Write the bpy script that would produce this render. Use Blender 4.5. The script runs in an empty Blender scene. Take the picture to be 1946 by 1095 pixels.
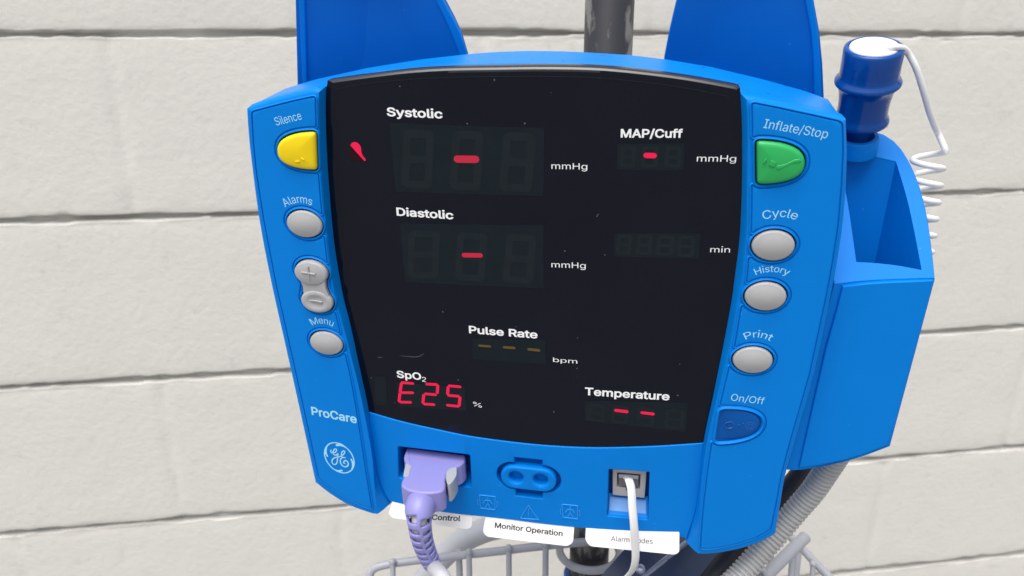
import bpy, bmesh, math, random
import numpy as np
from mathutils import Vector, Matrix
random.seed(7); rng = np.random.default_rng(11)
C = bpy.context.scene.collection
MM = 0.001

# ------------------------------------------------------------------ camera
CAM_Z, FPX = 1.35, 1420.0
PITCH = math.radians(17.71)
sp, cp = math.sin(PITCH), math.cos(PITCH)
RCAM = Matrix(((1, 0, 0), (0, sp, -cp), (0, cp, sp)))
CAM = Matrix.Translation((0, 0, CAM_Z)) @ RCAM.to_4x4()
cd = bpy.data.cameras.new('camera'); cam = bpy.data.objects.new('camera', cd); C.objects.link(cam)
cam.matrix_world = CAM
cd.sensor_width = 36; cd.lens = FPX / 1946 * 36
cd.clip_start = 0.01; cd.clip_end = 200
cd.dof.use_dof = True; cd.dof.focus_distance = 0.31; cd.dof.aperture_fstop = 20
bpy.context.scene.camera = cam

# ------------------------------------------------------------------ light
SUN_EL, SUN_AZ = math.radians(66), math.radians(205)     # azimuth: where the light comes from, clockwise from +Y
w = bpy.data.worlds.new('World'); bpy.context.scene.world = w; w.use_nodes = True
nt = w.node_tree; bg = nt.nodes['Background']
sky = nt.nodes.new('ShaderNodeTexSky'); sky.sky_type = 'NISHITA'; sky.sun_disc = False
sky.sun_elevation = SUN_EL; sky.sun_rotation = SUN_AZ
sky.air_density = 1.0; sky.dust_density = 4.0; sky.ozone_density = 1.0
hs = nt.nodes.new('ShaderNodeHueSaturation'); hs.inputs['Saturation'].default_value = 0.30
nt.links.new(sky.outputs[0], hs.inputs['Color']); nt.links.new(hs.outputs[0], bg.inputs[0])
bg.inputs[1].default_value = 0.13
sl = bpy.data.lights.new('sun', 'SUN'); sl.energy = 1.5; sl.angle = math.radians(50); sl.color = (1, 0.955, 0.89)
so = bpy.data.objects.new('sun', sl); C.objects.link(so)
sd = Vector((math.sin(SUN_AZ) * math.cos(SUN_EL), math.cos(SUN_AZ) * math.cos(SUN_EL), math.sin(SUN_EL)))
so.rotation_euler = sd.to_track_quat('Z', 'Y').to_euler(); so.location = (0, -2, 4)
vs = bpy.context.scene.view_settings
vs.view_transform = 'Standard'; vs.look = 'None'; vs.exposure = 0.60; vs.gamma = 1; vs.use_curve_mapping = False

# ------------------------------------------------------------------ frames
def rot(a, b, c):
    ca, sa, cb, sb, cc, sc = math.cos(a), math.sin(a), math.cos(b), math.sin(b), math.cos(c), math.sin(c)
    Ry = Matrix(((ca, 0, sa), (0, 1, 0), (-sa, 0, ca))); Rx = Matrix(((1, 0, 0), (0, cb, -sb), (0, sb, cb)))
    Rz = Matrix(((cc, -sc, 0), (sc, cc, 0), (0, 0, 1)))
    return Rz @ Ry @ Rx
# the monitor leans a little forward and to one side on its pole; x across, y up, z out of its face
DEV = CAM @ Matrix.Translation((0.0055585, 0, -0.30)) @ rot(-0.18449, 0.45890, -0.05998).to_4x4()
DEVI = DEV.inverted()
KC = 0.75343
def S(x, y=0): return -0.5 * KC * x * x
def FLAT(x, y=0): return 0.0
def camray(px, py): return (RCAM @ Vector(((px - 973) / FPX, -(py - 547.5) / FPX, -1)))
def P(px, py, off=0.0, s=S):
    o = DEVI @ Vector((0, 0, CAM_Z)); d = DEVI.to_3x3() @ camray(px, py); z = off; p = o
    for _ in range(8):
        p = o + d * ((z - o.z) / d.z); z = off + s(p.x, p.y)
    return p
def PY(px, py, y):
    o = DEVI @ Vector((0, 0, CAM_Z)); d = DEVI.to_3x3() @ camray(px, py)
    return o + d * ((y - o.y) / d.y)
def W(px, py, dep): return Vector((0, 0, CAM_Z)) + camray(px, py) * dep
def D2(pts, off=0.0, s=S): return [P(x, y, off, s).xy for x, y in pts]

# ------------------------------------------------------------------ materials
def mat(name, col, rough=0.45, metal=0.0, spec=0.5, var=0.06, vscale=30, bump=0.0, bscale=900, rvar=0.08, emit=None, estr=1.0, coat=0.0, trans=None):
    m = bpy.data.materials.new(name); m.use_nodes = True; n = m.node_tree; b = n.nodes['Principled BSDF']
    b.inputs['Metallic'].default_value = metal; b.inputs['Specular IOR Level'].default_value = spec
    b.inputs['Coat Weight'].default_value = coat; b.inputs['Coat Roughness'].default_value = 0.12
    tc = n.nodes.new('ShaderNodeTexCoord')
    nz = n.nodes.new('ShaderNodeTexNoise'); nz.inputs['Scale'].default_value = vscale; nz.inputs['Detail'].default_value = 5
    n.links.new(tc.outputs['Object'], nz.inputs['Vector'])
    mr = n.nodes.new('ShaderNodeMapRange'); mr.inputs[3].default_value = 1 - var; mr.inputs[4].default_value = 1 + var
    n.links.new(nz.outputs['Fac'], mr.inputs[0])
    mx = n.nodes.new('ShaderNodeVectorMath'); mx.operation = 'SCALE'; mx.inputs[0].default_value = col
    n.links.new(mr.outputs[0], mx.inputs['Scale']); n.links.new(mx.outputs[0], b.inputs['Base Color'])
    rr = n.nodes.new('ShaderNodeMapRange'); rr.inputs[3].default_value = max(0.02, rough - rvar); rr.inputs[4].default_value = rough + rvar
    n.links.new(nz.outputs['Fac'], rr.inputs[0]); n.links.new(rr.outputs[0], b.inputs['Roughness'])
    if bump:
        nb = n.nodes.new('ShaderNodeTexNoise'); nb.inputs['Scale'].default_value = bscale; nb.inputs['Detail'].default_value = 3
        n.links.new(tc.outputs['Object'], nb.inputs['Vector'])
        bp = n.nodes.new('ShaderNodeBump'); bp.inputs['Strength'].default_value = bump; bp.inputs['Distance'].default_value = 0.0004
        n.links.new(nb.outputs['Fac'], bp.inputs['Height']); n.links.new(bp.outputs[0], b.inputs['Normal'])
    if emit:
        b.inputs['Emission Color'].default_value = (*emit, 1); b.inputs['Emission Strength'].default_value = estr
    return m
BLUE = (0.0, 0.200, 0.68)
M = dict(
    blue=mat('blue_plastic', BLUE, 0.45, spec=0.12, var=0.05, bump=0.12, bscale=1500),
    panel=mat('blue_panel_plastic', (0.0, 0.202, 0.685), 0.43, spec=0.12, var=0.03, bump=0.06, bscale=1500),
    fin=mat('blue_fin_plastic', (0.0, 0.140, 0.55), 0.45, spec=0.2, var=0.04, bump=0.05, bscale=1200),
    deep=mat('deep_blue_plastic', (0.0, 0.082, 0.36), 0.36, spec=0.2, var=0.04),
    probe=mat('navy_glossy_plastic', (0.001, 0.06, 0.29), 0.18, spec=0.35, var=0.05, coat=0.15),
    gap=mat('dark_gap', (0.004, 0.012, 0.03), 0.6, spec=0.2),
    grey=mat('grey_button_rubber', (0.40, 0.40, 0.41), 0.42, spec=0.4, var=0.03, bump=0.1, bscale=2500),
    yellow=mat('yellow_plastic', (0.86, 0.63, 0.002), 0.32, spec=0.45, var=0.04),
    green=mat('green_plastic', (0.02, 0.40, 0.10), 0.30, spec=0.45, var=0.05),
    ink=mat('white_ink', (0.93, 0.94, 0.96), 0.5, var=0.02),
    bluink=mat('pale_blue_ink', (0.36, 0.74, 0.97), 0.5, var=0.02),
    blackink=mat('black_ink', (0.02, 0.02, 0.022), 0.6, var=0.02),
    module=mat('unlit_display_module', (0.0088, 0.0150, 0.0200), 0.15, spec=0.14, var=0.2, vscale=120),
    ghost=mat('unlit_segment', (0.0120, 0.0182, 0.0232), 0.15, spec=0.14, var=0.2, vscale=200),
    led=mat('red_led', (0.1, 0.0, 0.01), 0.4, emit=(0.50, 0.0015, 0.040), estr=1.0),
    leddim=mat('dim_red_led', (0.1, 0.0, 0.01), 0.4, emit=(0.29, 0.007, 0.022), estr=0.95),
    ledlow=mat('very_dim_red_led', (0.006, 0.003, 0.005), 0.3, spec=0.15, emit=(0.012, 0.0006, 0.002), estr=0.9),
    amber=mat('dim_amber_led', (0.03, 0.02, 0.0), 0.4, emit=(0.055, 0.031, 0.009), estr=0.9),
    lilac=mat('lilac_plastic', (0.255, 0.245, 0.56), 0.38, spec=0.45, var=0.04, bump=0.06),
    clip=mat('pale_grey_plastic', (0.37, 0.39, 0.41), 0.42, var=0.04),
    cablegrey=mat('grey_cable', (0.50, 0.50, 0.53), 0.42, var=0.04),
    white=mat('white_plastic', (0.86, 0.86, 0.87), 0.35, var=0.02),
    whitecable=mat('white_cable', (0.78, 0.78, 0.79), 0.38, var=0.04),
    beige=mat('beige_jack_plastic', (0.50, 0.48, 0.45), 0.5, var=0.05),
    clear=mat('smoky_clear_plastic', (0.14, 0.14, 0.15), 0.12, spec=0.7, var=0.2, vscale=200),
    tape=mat('pale_blue_tape', (0.13, 0.33, 0.70), 0.45, spec=0.3, var=0.05),
    card=mat('white_card', (0.84, 0.83, 0.81), 0.5, var=0.02),
    hose=mat('light_grey_hose', (0.41, 0.41, 0.41), 0.45, var=0.04),
    tubegrey=mat('smooth_grey_tubing', (0.50, 0.51, 0.55), 0.40, var=0.05),
    black=mat('black_rubber', (0.018, 0.019, 0.026), 0.55, var=0.2),
    wire=mat('grey_coated_wire', (0.40, 0.41, 0.45), 0.35, var=0.06, bump=0.1),
    navy=mat('navy_painted_metal', (0.030, 0.056, 0.13), 0.35, var=0.15, vscale=60),
    edge=mat('bare_metal_edge', (0.42, 0.46, 0.56), 0.30, metal=0.6, var=0.3, vscale=300),
    hub=mat('blue_hub_plastic', (0.006, 0.10, 0.40), 0.4),
    symbol=mat('blue_painted_highlight', (0.02, 0.29, 0.76), 0.35, spec=0.3),  # paler than the panel: light caught on raised lines, put into the colour
    rim=mat('polished_window_rim', (0.02, 0.021, 0.026), 0.22, spec=0.6, var=0.1),
    scratch=mat('pale_scratch', (0.10, 0.11, 0.13), 0.6),
)

def glass_mat():
    m = mat('black_display_glass', (0.0036, 0.0050, 0.0118), 0.06, spec=0.25, var=0.25, vscale=14, rvar=0.03)
    n = m.node_tree; b = n.nodes['Principled BSDF']
    # dust specks lying on the window
    tc = n.nodes['Texture Coordinate']
    vo = n.nodes.new('ShaderNodeTexVoronoi'); vo.inputs['Scale'].default_value = 190; n.links.new(tc.outputs['Object'], vo.inputs['Vector'])
    lt = n.nodes.new('ShaderNodeMath'); lt.operation = 'LESS_THAN'; lt.inputs[1].default_value = 0.055; n.links.new(vo.outputs['Distance'], lt.inputs[0])
    sep = n.nodes.new('ShaderNodeSeparateColor'); n.links.new(vo.outputs['Color'], sep.inputs[0])
    gt = n.nodes.new('ShaderNodeMath'); gt.operation = 'GREATER_THAN'; gt.inputs[1].default_value = 0.80; n.links.new(sep.outputs[0], gt.inputs[0])
    mu = n.nodes.new('ShaderNodeMath'); mu.operation = 'MULTIPLY'; n.links.new(lt.outputs[0], mu.inputs[0]); n.links.new(gt.outputs[0], mu.inputs[1])
    src = b.inputs['Base Color'].links[0].from_socket
    mx = n.nodes.new('ShaderNodeMix'); mx.data_type = 'RGBA'; n.links.new(mu.outputs[0], mx.inputs['Factor'])
    n.links.new(src, mx.inputs[6]); mx.inputs[7].default_value = (0.14, 0.15, 0.18, 1)
    n.links.new(mx.outputs[2], b.inputs['Base Color'])
    return m
M['glass'] = glass_mat()
def wear(m, amount=0.5):
    # pale dust specks and fine rubbed scuffs on used plastic
    n = m.node_tree; b = n.nodes['Principled BSDF']; tc = n.nodes['Texture Coordinate']
    vo = n.nodes.new('ShaderNodeTexVoronoi'); vo.inputs['Scale'].default_value = 260; n.links.new(tc.outputs['Object'], vo.inputs['Vector'])
    lt = n.nodes.new('ShaderNodeMath'); lt.operation = 'LESS_THAN'; lt.inputs[1].default_value = 0.07; n.links.new(vo.outputs['Distance'], lt.inputs[0])
    sep = n.nodes.new('ShaderNodeSeparateColor'); n.links.new(vo.outputs['Color'], sep.inputs[0])
    gt = n.nodes.new('ShaderNodeMath'); gt.operation = 'GREATER_THAN'; gt.inputs[1].default_value = 0.86; n.links.new(sep.outputs[0], gt.inputs[0])
    mu = n.nodes.new('ShaderNodeMath'); mu.operation = 'MULTIPLY'; n.links.new(lt.outputs[0], mu.inputs[0]); n.links.new(gt.outputs[0], mu.inputs[1])
    mp = n.nodes.new('ShaderNodeMapping'); mp.inputs['Rotation'].default_value = (0.3, 0.2, 0.6); mp.inputs['Scale'].default_value = (1, 9, 3); n.links.new(tc.outputs['Object'], mp.inputs[0])
    nz = n.nodes.new('ShaderNodeTexNoise'); nz.inputs['Scale'].default_value = 70; nz.inputs['Detail'].default_value = 8; nz.inputs['Roughness'].default_value = 0.7; n.links.new(mp.outputs[0], nz.inputs['Vector'])
    cr_ = n.nodes.new('ShaderNodeValToRGB'); cr_.color_ramp.elements[0].position = 0.66; cr_.color_ramp.elements[1].position = 0.80
    cr_.color_ramp.elements[1].color = (amount * .5,) * 3 + (1,); n.links.new(nz.outputs['Fac'], cr_.inputs[0])
    m1 = n.nodes.new('ShaderNodeMath'); m1.operation = 'MULTIPLY'; m1.inputs[1].default_value = amount; n.links.new(mu.outputs[0], m1.inputs[0])
    m2 = n.nodes.new('ShaderNodeMath'); m2.operation = 'MAXIMUM'; n.links.new(m1.outputs[0], m2.inputs[0]); n.links.new(cr_.outputs[0], m2.inputs[1])
    src = b.inputs['Base Color'].links[0].from_socket
    mx = n.nodes.new('ShaderNodeMix'); mx.data_type = 'RGBA'; n.links.new(m2.outputs[0], mx.inputs['Factor']); n.links.new(src, mx.inputs[6]); mx.inputs[7].default_value = (0.12, 0.40, 0.80, 1)
    n.links.new(mx.outputs[2], b.inputs['Base Color'])
for k_ in ('blue', 'panel', 'fin'): wear(M[k_])

def pole_mat():
    m = mat('worn_dark_steel', (0.030, 0.030, 0.036), 0.42, metal=0.1, var=0.2, vscale=40)
    n = m.node_tree; b = n.nodes['Principled BSDF']; tc = n.nodes['Texture Coordinate']
    mp = n.nodes.new('ShaderNodeMapping'); mp.inputs['Scale'].default_value = (1, 1, 0.45); n.links.new(tc.outputs['Object'], mp.inputs[0])
    nz = n.nodes.new('ShaderNodeTexNoise'); nz.inputs['Scale'].default_value = 75; nz.inputs['Detail'].default_value = 6; nz.inputs['Roughness'].default_value = 0.6
    n.links.new(mp.outputs[0], nz.inputs['Vector'])
    cr = n.nodes.new('ShaderNodeValToRGB'); cr.color_ramp.elements[0].position = 0.53; cr.color_ramp.elements[1].position = 0.60
    n.links.new(nz.outputs['Fac'], cr.inputs[0])
    src = b.inputs['Base Color'].links[0].from_socket
    mx = n.nodes.new('ShaderNodeMix'); mx.data_type = 'RGBA'; n.links.new(cr.outputs[0], mx.inputs['Factor']); n.links.new(src, mx.inputs[6])
    mx.inputs[7].default_value = (0.17, 0.17, 0.16, 1); n.links.new(mx.outputs[2], b.inputs['Base Color'])
    return m
M['pole'] = pole_mat()

def top_dust(m):     # grime on the sky-facing plastic
    n = m.node_tree; b = n.nodes['Principled BSDF']; tc = n.nodes['Texture Coordinate']
    nz = n.nodes.new('ShaderNodeTexNoise'); nz.inputs['Scale'].default_value = 420; nz.inputs['Detail'].default_value = 4
    n.links.new(tc.outputs['Object'], nz.inputs['Vector'])
    cr = n.nodes.new('ShaderNodeValToRGB'); cr.color_ramp.elements[0].position = 0.66; cr.color_ramp.elements[1].position = 0.72
    n.links.new(nz.outputs['Fac'], cr.inputs[0])
    src = b.inputs['Base Color'].links[0].from_socket
    mx = n.nodes.new('ShaderNodeMix'); mx.data_type = 'RGBA'; n.links.new(cr.outputs[0], mx.inputs['Factor']); n.links.new(src, mx.inputs[6])
    mx.inputs[7].default_value = (0.01, 0.10, 0.38, 1); n.links.new(mx.outputs[2], b.inputs['Base Color'])
M['dusty'] = mat('dusty_blue_plastic', BLUE, 0.38, spec=0.3, var=0.08, vscale=60, bump=0.15, bscale=1500); top_dust(M['dusty'])

# ------------------------------------------------------------------ mesh helpers
def finish(name, bm, material, parent=None, frame=DEV, smooth=True, wn=True, sharp=42):
    """bm is in FRAME coordinates; the object's own frame is its parent's (or its base centre)"""
    bmesh.ops.recalc_face_normals(bm, faces=bm.faces)
    me = bpy.data.meshes.new(name)
    o = bpy.data.objects.new(name, me); C.objects.link(o)
    if parent is not None:
        bm.transform(world_of(parent).inverted() @ frame); o.parent = parent
    else:
        bm.transform(frame)
        xs = np.array([v.co for v in bm.verts]); base = Vector(((xs[:, 0].min() + xs[:, 0].max()) / 2, (xs[:, 1].min() + xs[:, 1].max()) / 2, xs[:, 2].min()))
        bm.transform(Matrix.Translation(-base)); o.location = base
    bm.to_mesh(me); bm.free(); me.materials.append(material)
    if smooth:
        for p in me.polygons: p.use_smooth = True
        me.set_sharp_from_angle(angle=math.radians(sharp))
        if wn:
            md = o.modifiers.new('normals', 'WEIGHTED_NORMAL'); md.keep_sharp = True
    return o
def world_of(o):
    m = o.matrix_basis.copy()
    while o.parent: o = o.parent; m = o.matrix_basis @ m
    return m
def tag(o, label, cat, group=None, kind=None):
    if label: o['label'] = label
    if cat: o['category'] = cat
    if group: o['group'] = group
    if kind: o['kind'] = kind
    return o
def thing(name, label, cat, mtx, group=None):
    o = bpy.data.objects.new(name, None); C.objects.link(o); o.empty_display_size = 0.02
    o.matrix_world = mtx; o.matrix_basis = mtx
    return tag(o, label, cat, group)

def cr(pts, n=6, closed=False):
    P_ = [Vector(p) for p in pts]; L = len(P_); out = []
    for i in range(L if closed else L - 1):
        p1, p2 = P_[i], P_[(i + 1) % L]
        p0 = P_[i - 1] if (closed or i > 0) else p1 * 2 - p2
        p3 = P_[(i + 2) % L] if (closed or i + 2 < L) else p2 * 2 - p1
        for k in range(n):
            t = k / n
            out.append(0.5 * ((2 * p1) + (p2 - p0) * t + (2 * p0 - 5 * p1 + 4 * p2 - p3) * t * t + (3 * p1 - p0 - 3 * p2 + p3) * t ** 3))
    if not closed: out.append(P_[-1])
    return out
def resamp(pts, n):
    a = [Vector(p) for p in pts]; d = [0]
    for i in range(1, len(a)): d.append(d[-1] + (a[i] - a[i - 1]).length)
    out = []
    for k in range(n):
        t = d[-1] * k / (n - 1); i = 0
        while i < len(a) - 2 and d[i + 1] < t: i += 1
        f = (t - d[i]) / max(d[i + 1] - d[i], 1e-12); out.append(a[i].lerp(a[i + 1], min(max(f, 0), 1)))
    return out
def area(o): return 0.5 * sum(o[i - 1][0] * o[i][1] - o[i][0] * o[i - 1][1] for i in range(len(o)))
def ccw(o):
    o = [Vector(p) for p in o]; q = [o[0]]
    for p in o[1:]:
        if (p - q[-1]).length > 2e-6: q.append(p)
    if (q[0] - q[-1]).length < 2e-6: q.pop()
    return q if area(q) > 0 else q[::-1]
def inward(o):
    n = []
    for i in range(len(o)):
        a = (o[i] - o[i - 1]).normalized(); b = (o[(i + 1) % len(o)] - o[i]).normalized()
        na, nb = Vector((-a.y, a.x)), Vector((-b.y, b.x)); m = na + nb
        if m.length < 1e-6: m = na
        m.normalize(); n.append(m / max(0.35, m.dot(na)))
    return n
def inset(o, w_):
    o = ccw(o); N = inward(o); return [p + n * w_ for p, n in zip(o, N)]
def roundpoly(pts, r, n=5):
    """round every corner of a polygon"""
    o = [Vector(p) for p in pts]; out = []
    for i in range(len(o)):
        a, b, c = o[i - 1], o[i], o[(i + 1) % len(o)]; rr = min(r, (a - b).length * 0.45, (c - b).length * 0.45)
        p0 = b + (a - b).normalized() * rr; p1 = b + (c - b).normalized() * rr
        for k in range(n + 1):
            t = k / n; out.append(p0 * (1 - t) ** 2 + b * 2 * t * (1 - t) + p1 * t * t)
    return out
def ell(c, a, b, th=0.0, n=48):
    return [Vector((c[0] + a * math.cos(t) * math.cos(th) - b * math.sin(t) * math.sin(th), c[1] + a * math.cos(t) * math.sin(th) + b * math.sin(t) * math.cos(th))) for t in (2 * math.pi * i / n for i in range(n))]

def cap_faces(loops, s, zf, step):
    bm = bmesh.new(); edges = []
    for lp in loops:
        vs_ = [bm.verts.new((p.x, p.y, 0)) for p in lp]
        edges += [bm.edges.new((vs_[i - 1], vs_[i])) for i in range(len(vs_))]
    bmesh.ops.triangle_fill(bm, edges=edges, use_beauty=True)
    if step:
        x0 = min(p.x for p in loops[0]); x1 = max(p.x for p in loops[0]); k = math.ceil(x0 / step)
        while k * step < x1 - 1e-4:
            if k * step > x0 + 1e-4:
                bmesh.ops.bisect_plane(bm, geom=bm.verts[:] + bm.edges[:] + bm.faces[:], plane_co=(k * step + 1.3e-5, 0, 0), plane_no=(1, 0, 0), dist=1e-7)
            k += 1
    for v in bm.verts: v.co.z = zf + s(v.co.x, v.co.y)
    return bm
def plate_bm(outline, zf, zb, w_=0.001, d_=None, seg=3, holes=(), s=S, step=0.008, hole_w=0.0004, hole_zb=None):
    o = ccw(outline); nn = len(o)
    ww = list(w_) if hasattr(w_, '__len__') else [w_] * nn
    dd = (list(d_) if hasattr(d_, '__len__') else [d_] * nn) if d_ is not None else ww
    N = inward(o); bm = bmesh.new(); rings = []
    rings.append([(p.x, p.y, zb + s(p.x, p.y)) for p in o])
    for k in range(seg + 1):
        th = math.pi / 2 * k / seg; r = []
        for i in range(nn):
            p = o[i] + N[i] * (ww[i] * (1 - math.cos(th))); r.append((p.x, p.y, zf - dd[i] * (1 - math.sin(th)) + s(p.x, p.y)))
        rings.append(r)
    def band(rs, flip=False):
        V = [[bm.verts.new(c) for c in r] for r in rs]
        for a, b in zip(V, V[1:]):
            for i in range(len(a)):
                j = (i + 1) % len(a); bm.faces.new((a[i], a[j], b[j], b[i]) if not flip else (b[i], b[j], a[j], a[i]))
        return V
    V = band(rings)
    try: bm.faces.new(V[0][::-1])
    except Exception: pass
    loops = [[Vector(c[:2]) for c in rings[-1]]]
    for h in holes:
        h = ccw(h); NH = inward(h); rs = []
        hz = zb if hole_zb is None else hole_zb
        rs.append([(p.x, p.y, hz + s(p.x, p.y)) for p in h])
        for k in range(3):
            th = math.pi / 2 * k / 2
            q = [p - n * (hole_w * (1 - math.cos(th))) for p, n in zip(h, NH)]
            rs.append([(p.x, p.y, zf - hole_w * (1 - math.sin(th)) + s(p.x, p.y)) for p in q])
        band(rs, True); loops.append([Vector(c[:2]) for c in rs[-1]])
    cb = cap_faces(loops, s, zf, step); mp = {}
    for v in cb.verts: mp[v] = bm.verts.new(v.co)
    for f in cb.faces:
        try: bm.faces.new([mp[v] for v in f.verts])
        except Exception: pass
    cb.free()
    bmesh.ops.remove_doubles(bm, verts=bm.verts, dist=1.5e-6)
    return bm
def plate(name, outline, zf, zb, material, parent, frame=DEV, **k):
    return finish(name, plate_bm(outline, zf, zb, **k), material, parent, frame)
def loft_bm(rings, cap0=True, cap1=True, closed=True):
    bm = bmesh.new(); V = [[bm.verts.new(c) for c in r] for r in rings]
    for a, b in zip(V, V[1:]):
        n = len(a)
        for i in range(n if closed else n - 1):
            j = (i + 1) % n; bm.faces.new((a[i], a[j], b[j], b[i]))
    if cap0: bm.faces.new(V[0][::-1])
    if cap1: bm.faces.new(V[-1])
    return bm
def dome_bm(outline, z0, zside, h, s=S, edge=0.0012, con=0.0):
    """a button: straight side, rounded shoulder, gently domed (or dished) top"""
    o = ccw(outline); c = sum(o, Vector((0, 0))) / len(o); N = inward(o); rings = []
    rings.append([(p.x, p.y, z0 + s(c.x)) for p in o])
    for k in range(5):
        th = math.pi / 2 * k / 4
        q = [p + (c - p) * min(.3, edge / 0.0062) * (1 - math.cos(th)) for p in o]
        rings.append([(p.x, p.y, zside + edge * (math.sin(th) - 1) + s(c.x)) for p in q])
    last = [Vector(r[:2]) for r in rings[-1]]
    for sc in (0.93, 0.86, 0.74, 0.6, 0.45, 0.28, 0.1):
        dz = h * (1 - sc * sc) - con * max(0, 1 - (sc / 0.8) ** 2)
        rings.append([(c.x + (p.x - c.x) * sc, c.y + (p.y - c.y) * sc, zside + dz + s(c.x)) for p in last])
    return loft_bm(rings)
def ringband_bm(outline, prof, s=S):
    o = ccw(outline); N = inward(o)
    return loft_bm([[((p - n * of).x, (p - n * of).y, z + s((p - n * of).x)) for p, n in zip(o, N)] for of, z in prof], False, False)
def tube_bm(path, r, seg=12, caps=True, flat=None, up=None, bm=None):
    pts = [Vector(p) for p in path]; n = len(pts); bm = bm or bmesh.new(); T = []
    for i in range(n): T.append((pts[min(i + 1, n - 1)] - pts[max(i - 1, 0)]).normalized())
    u = Vector(up) if up is not None else T[0].orthogonal(); u = (u - T[0] * u.dot(T[0])).normalized(); rows = []
    for i in range(n):
        u = (u - T[i] * u.dot(T[i])).normalized(); v = T[i].cross(u)
        ri = r[i] if hasattr(r, '__len__') else r
        ru, rv = (ri, ri) if flat is None else (ri * flat[0], ri * flat[1])
        rows.append([bm.verts.new(pts[i] + u * (ru * math.cos(2 * math.pi * k / seg)) + v * (rv * math.sin(2 * math.pi * k / seg))) for k in range(seg)])
    for a, b in zip(rows, rows[1:]):
        for k in range(seg): bm.faces.new((a[k], a[(k + 1) % seg], b[(k + 1) % seg], b[k]))
    if caps: bm.faces.new(rows[0][::-1]); bm.faces.new(rows[-1])
    return bm
def lathe_bm(prof, base, axis, seg=48, cap=True):
    axis = axis.normalized(); u = axis.orthogonal().normalized(); v = axis.cross(u)
    rings = [[base + axis * h + (u * math.cos(2 * math.pi * k / seg) + v * math.sin(2 * math.pi * k / seg)) * max(r, 1e-5) for k in range(seg)] for r, h in prof]
    return loft_bm(rings, cap, cap)
def slab_bm(corners, up):
    """thin solid from a planar polygon (3D) and a thickness vector"""
    return loft_bm([corners, [c + up for c in corners]])

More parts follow.
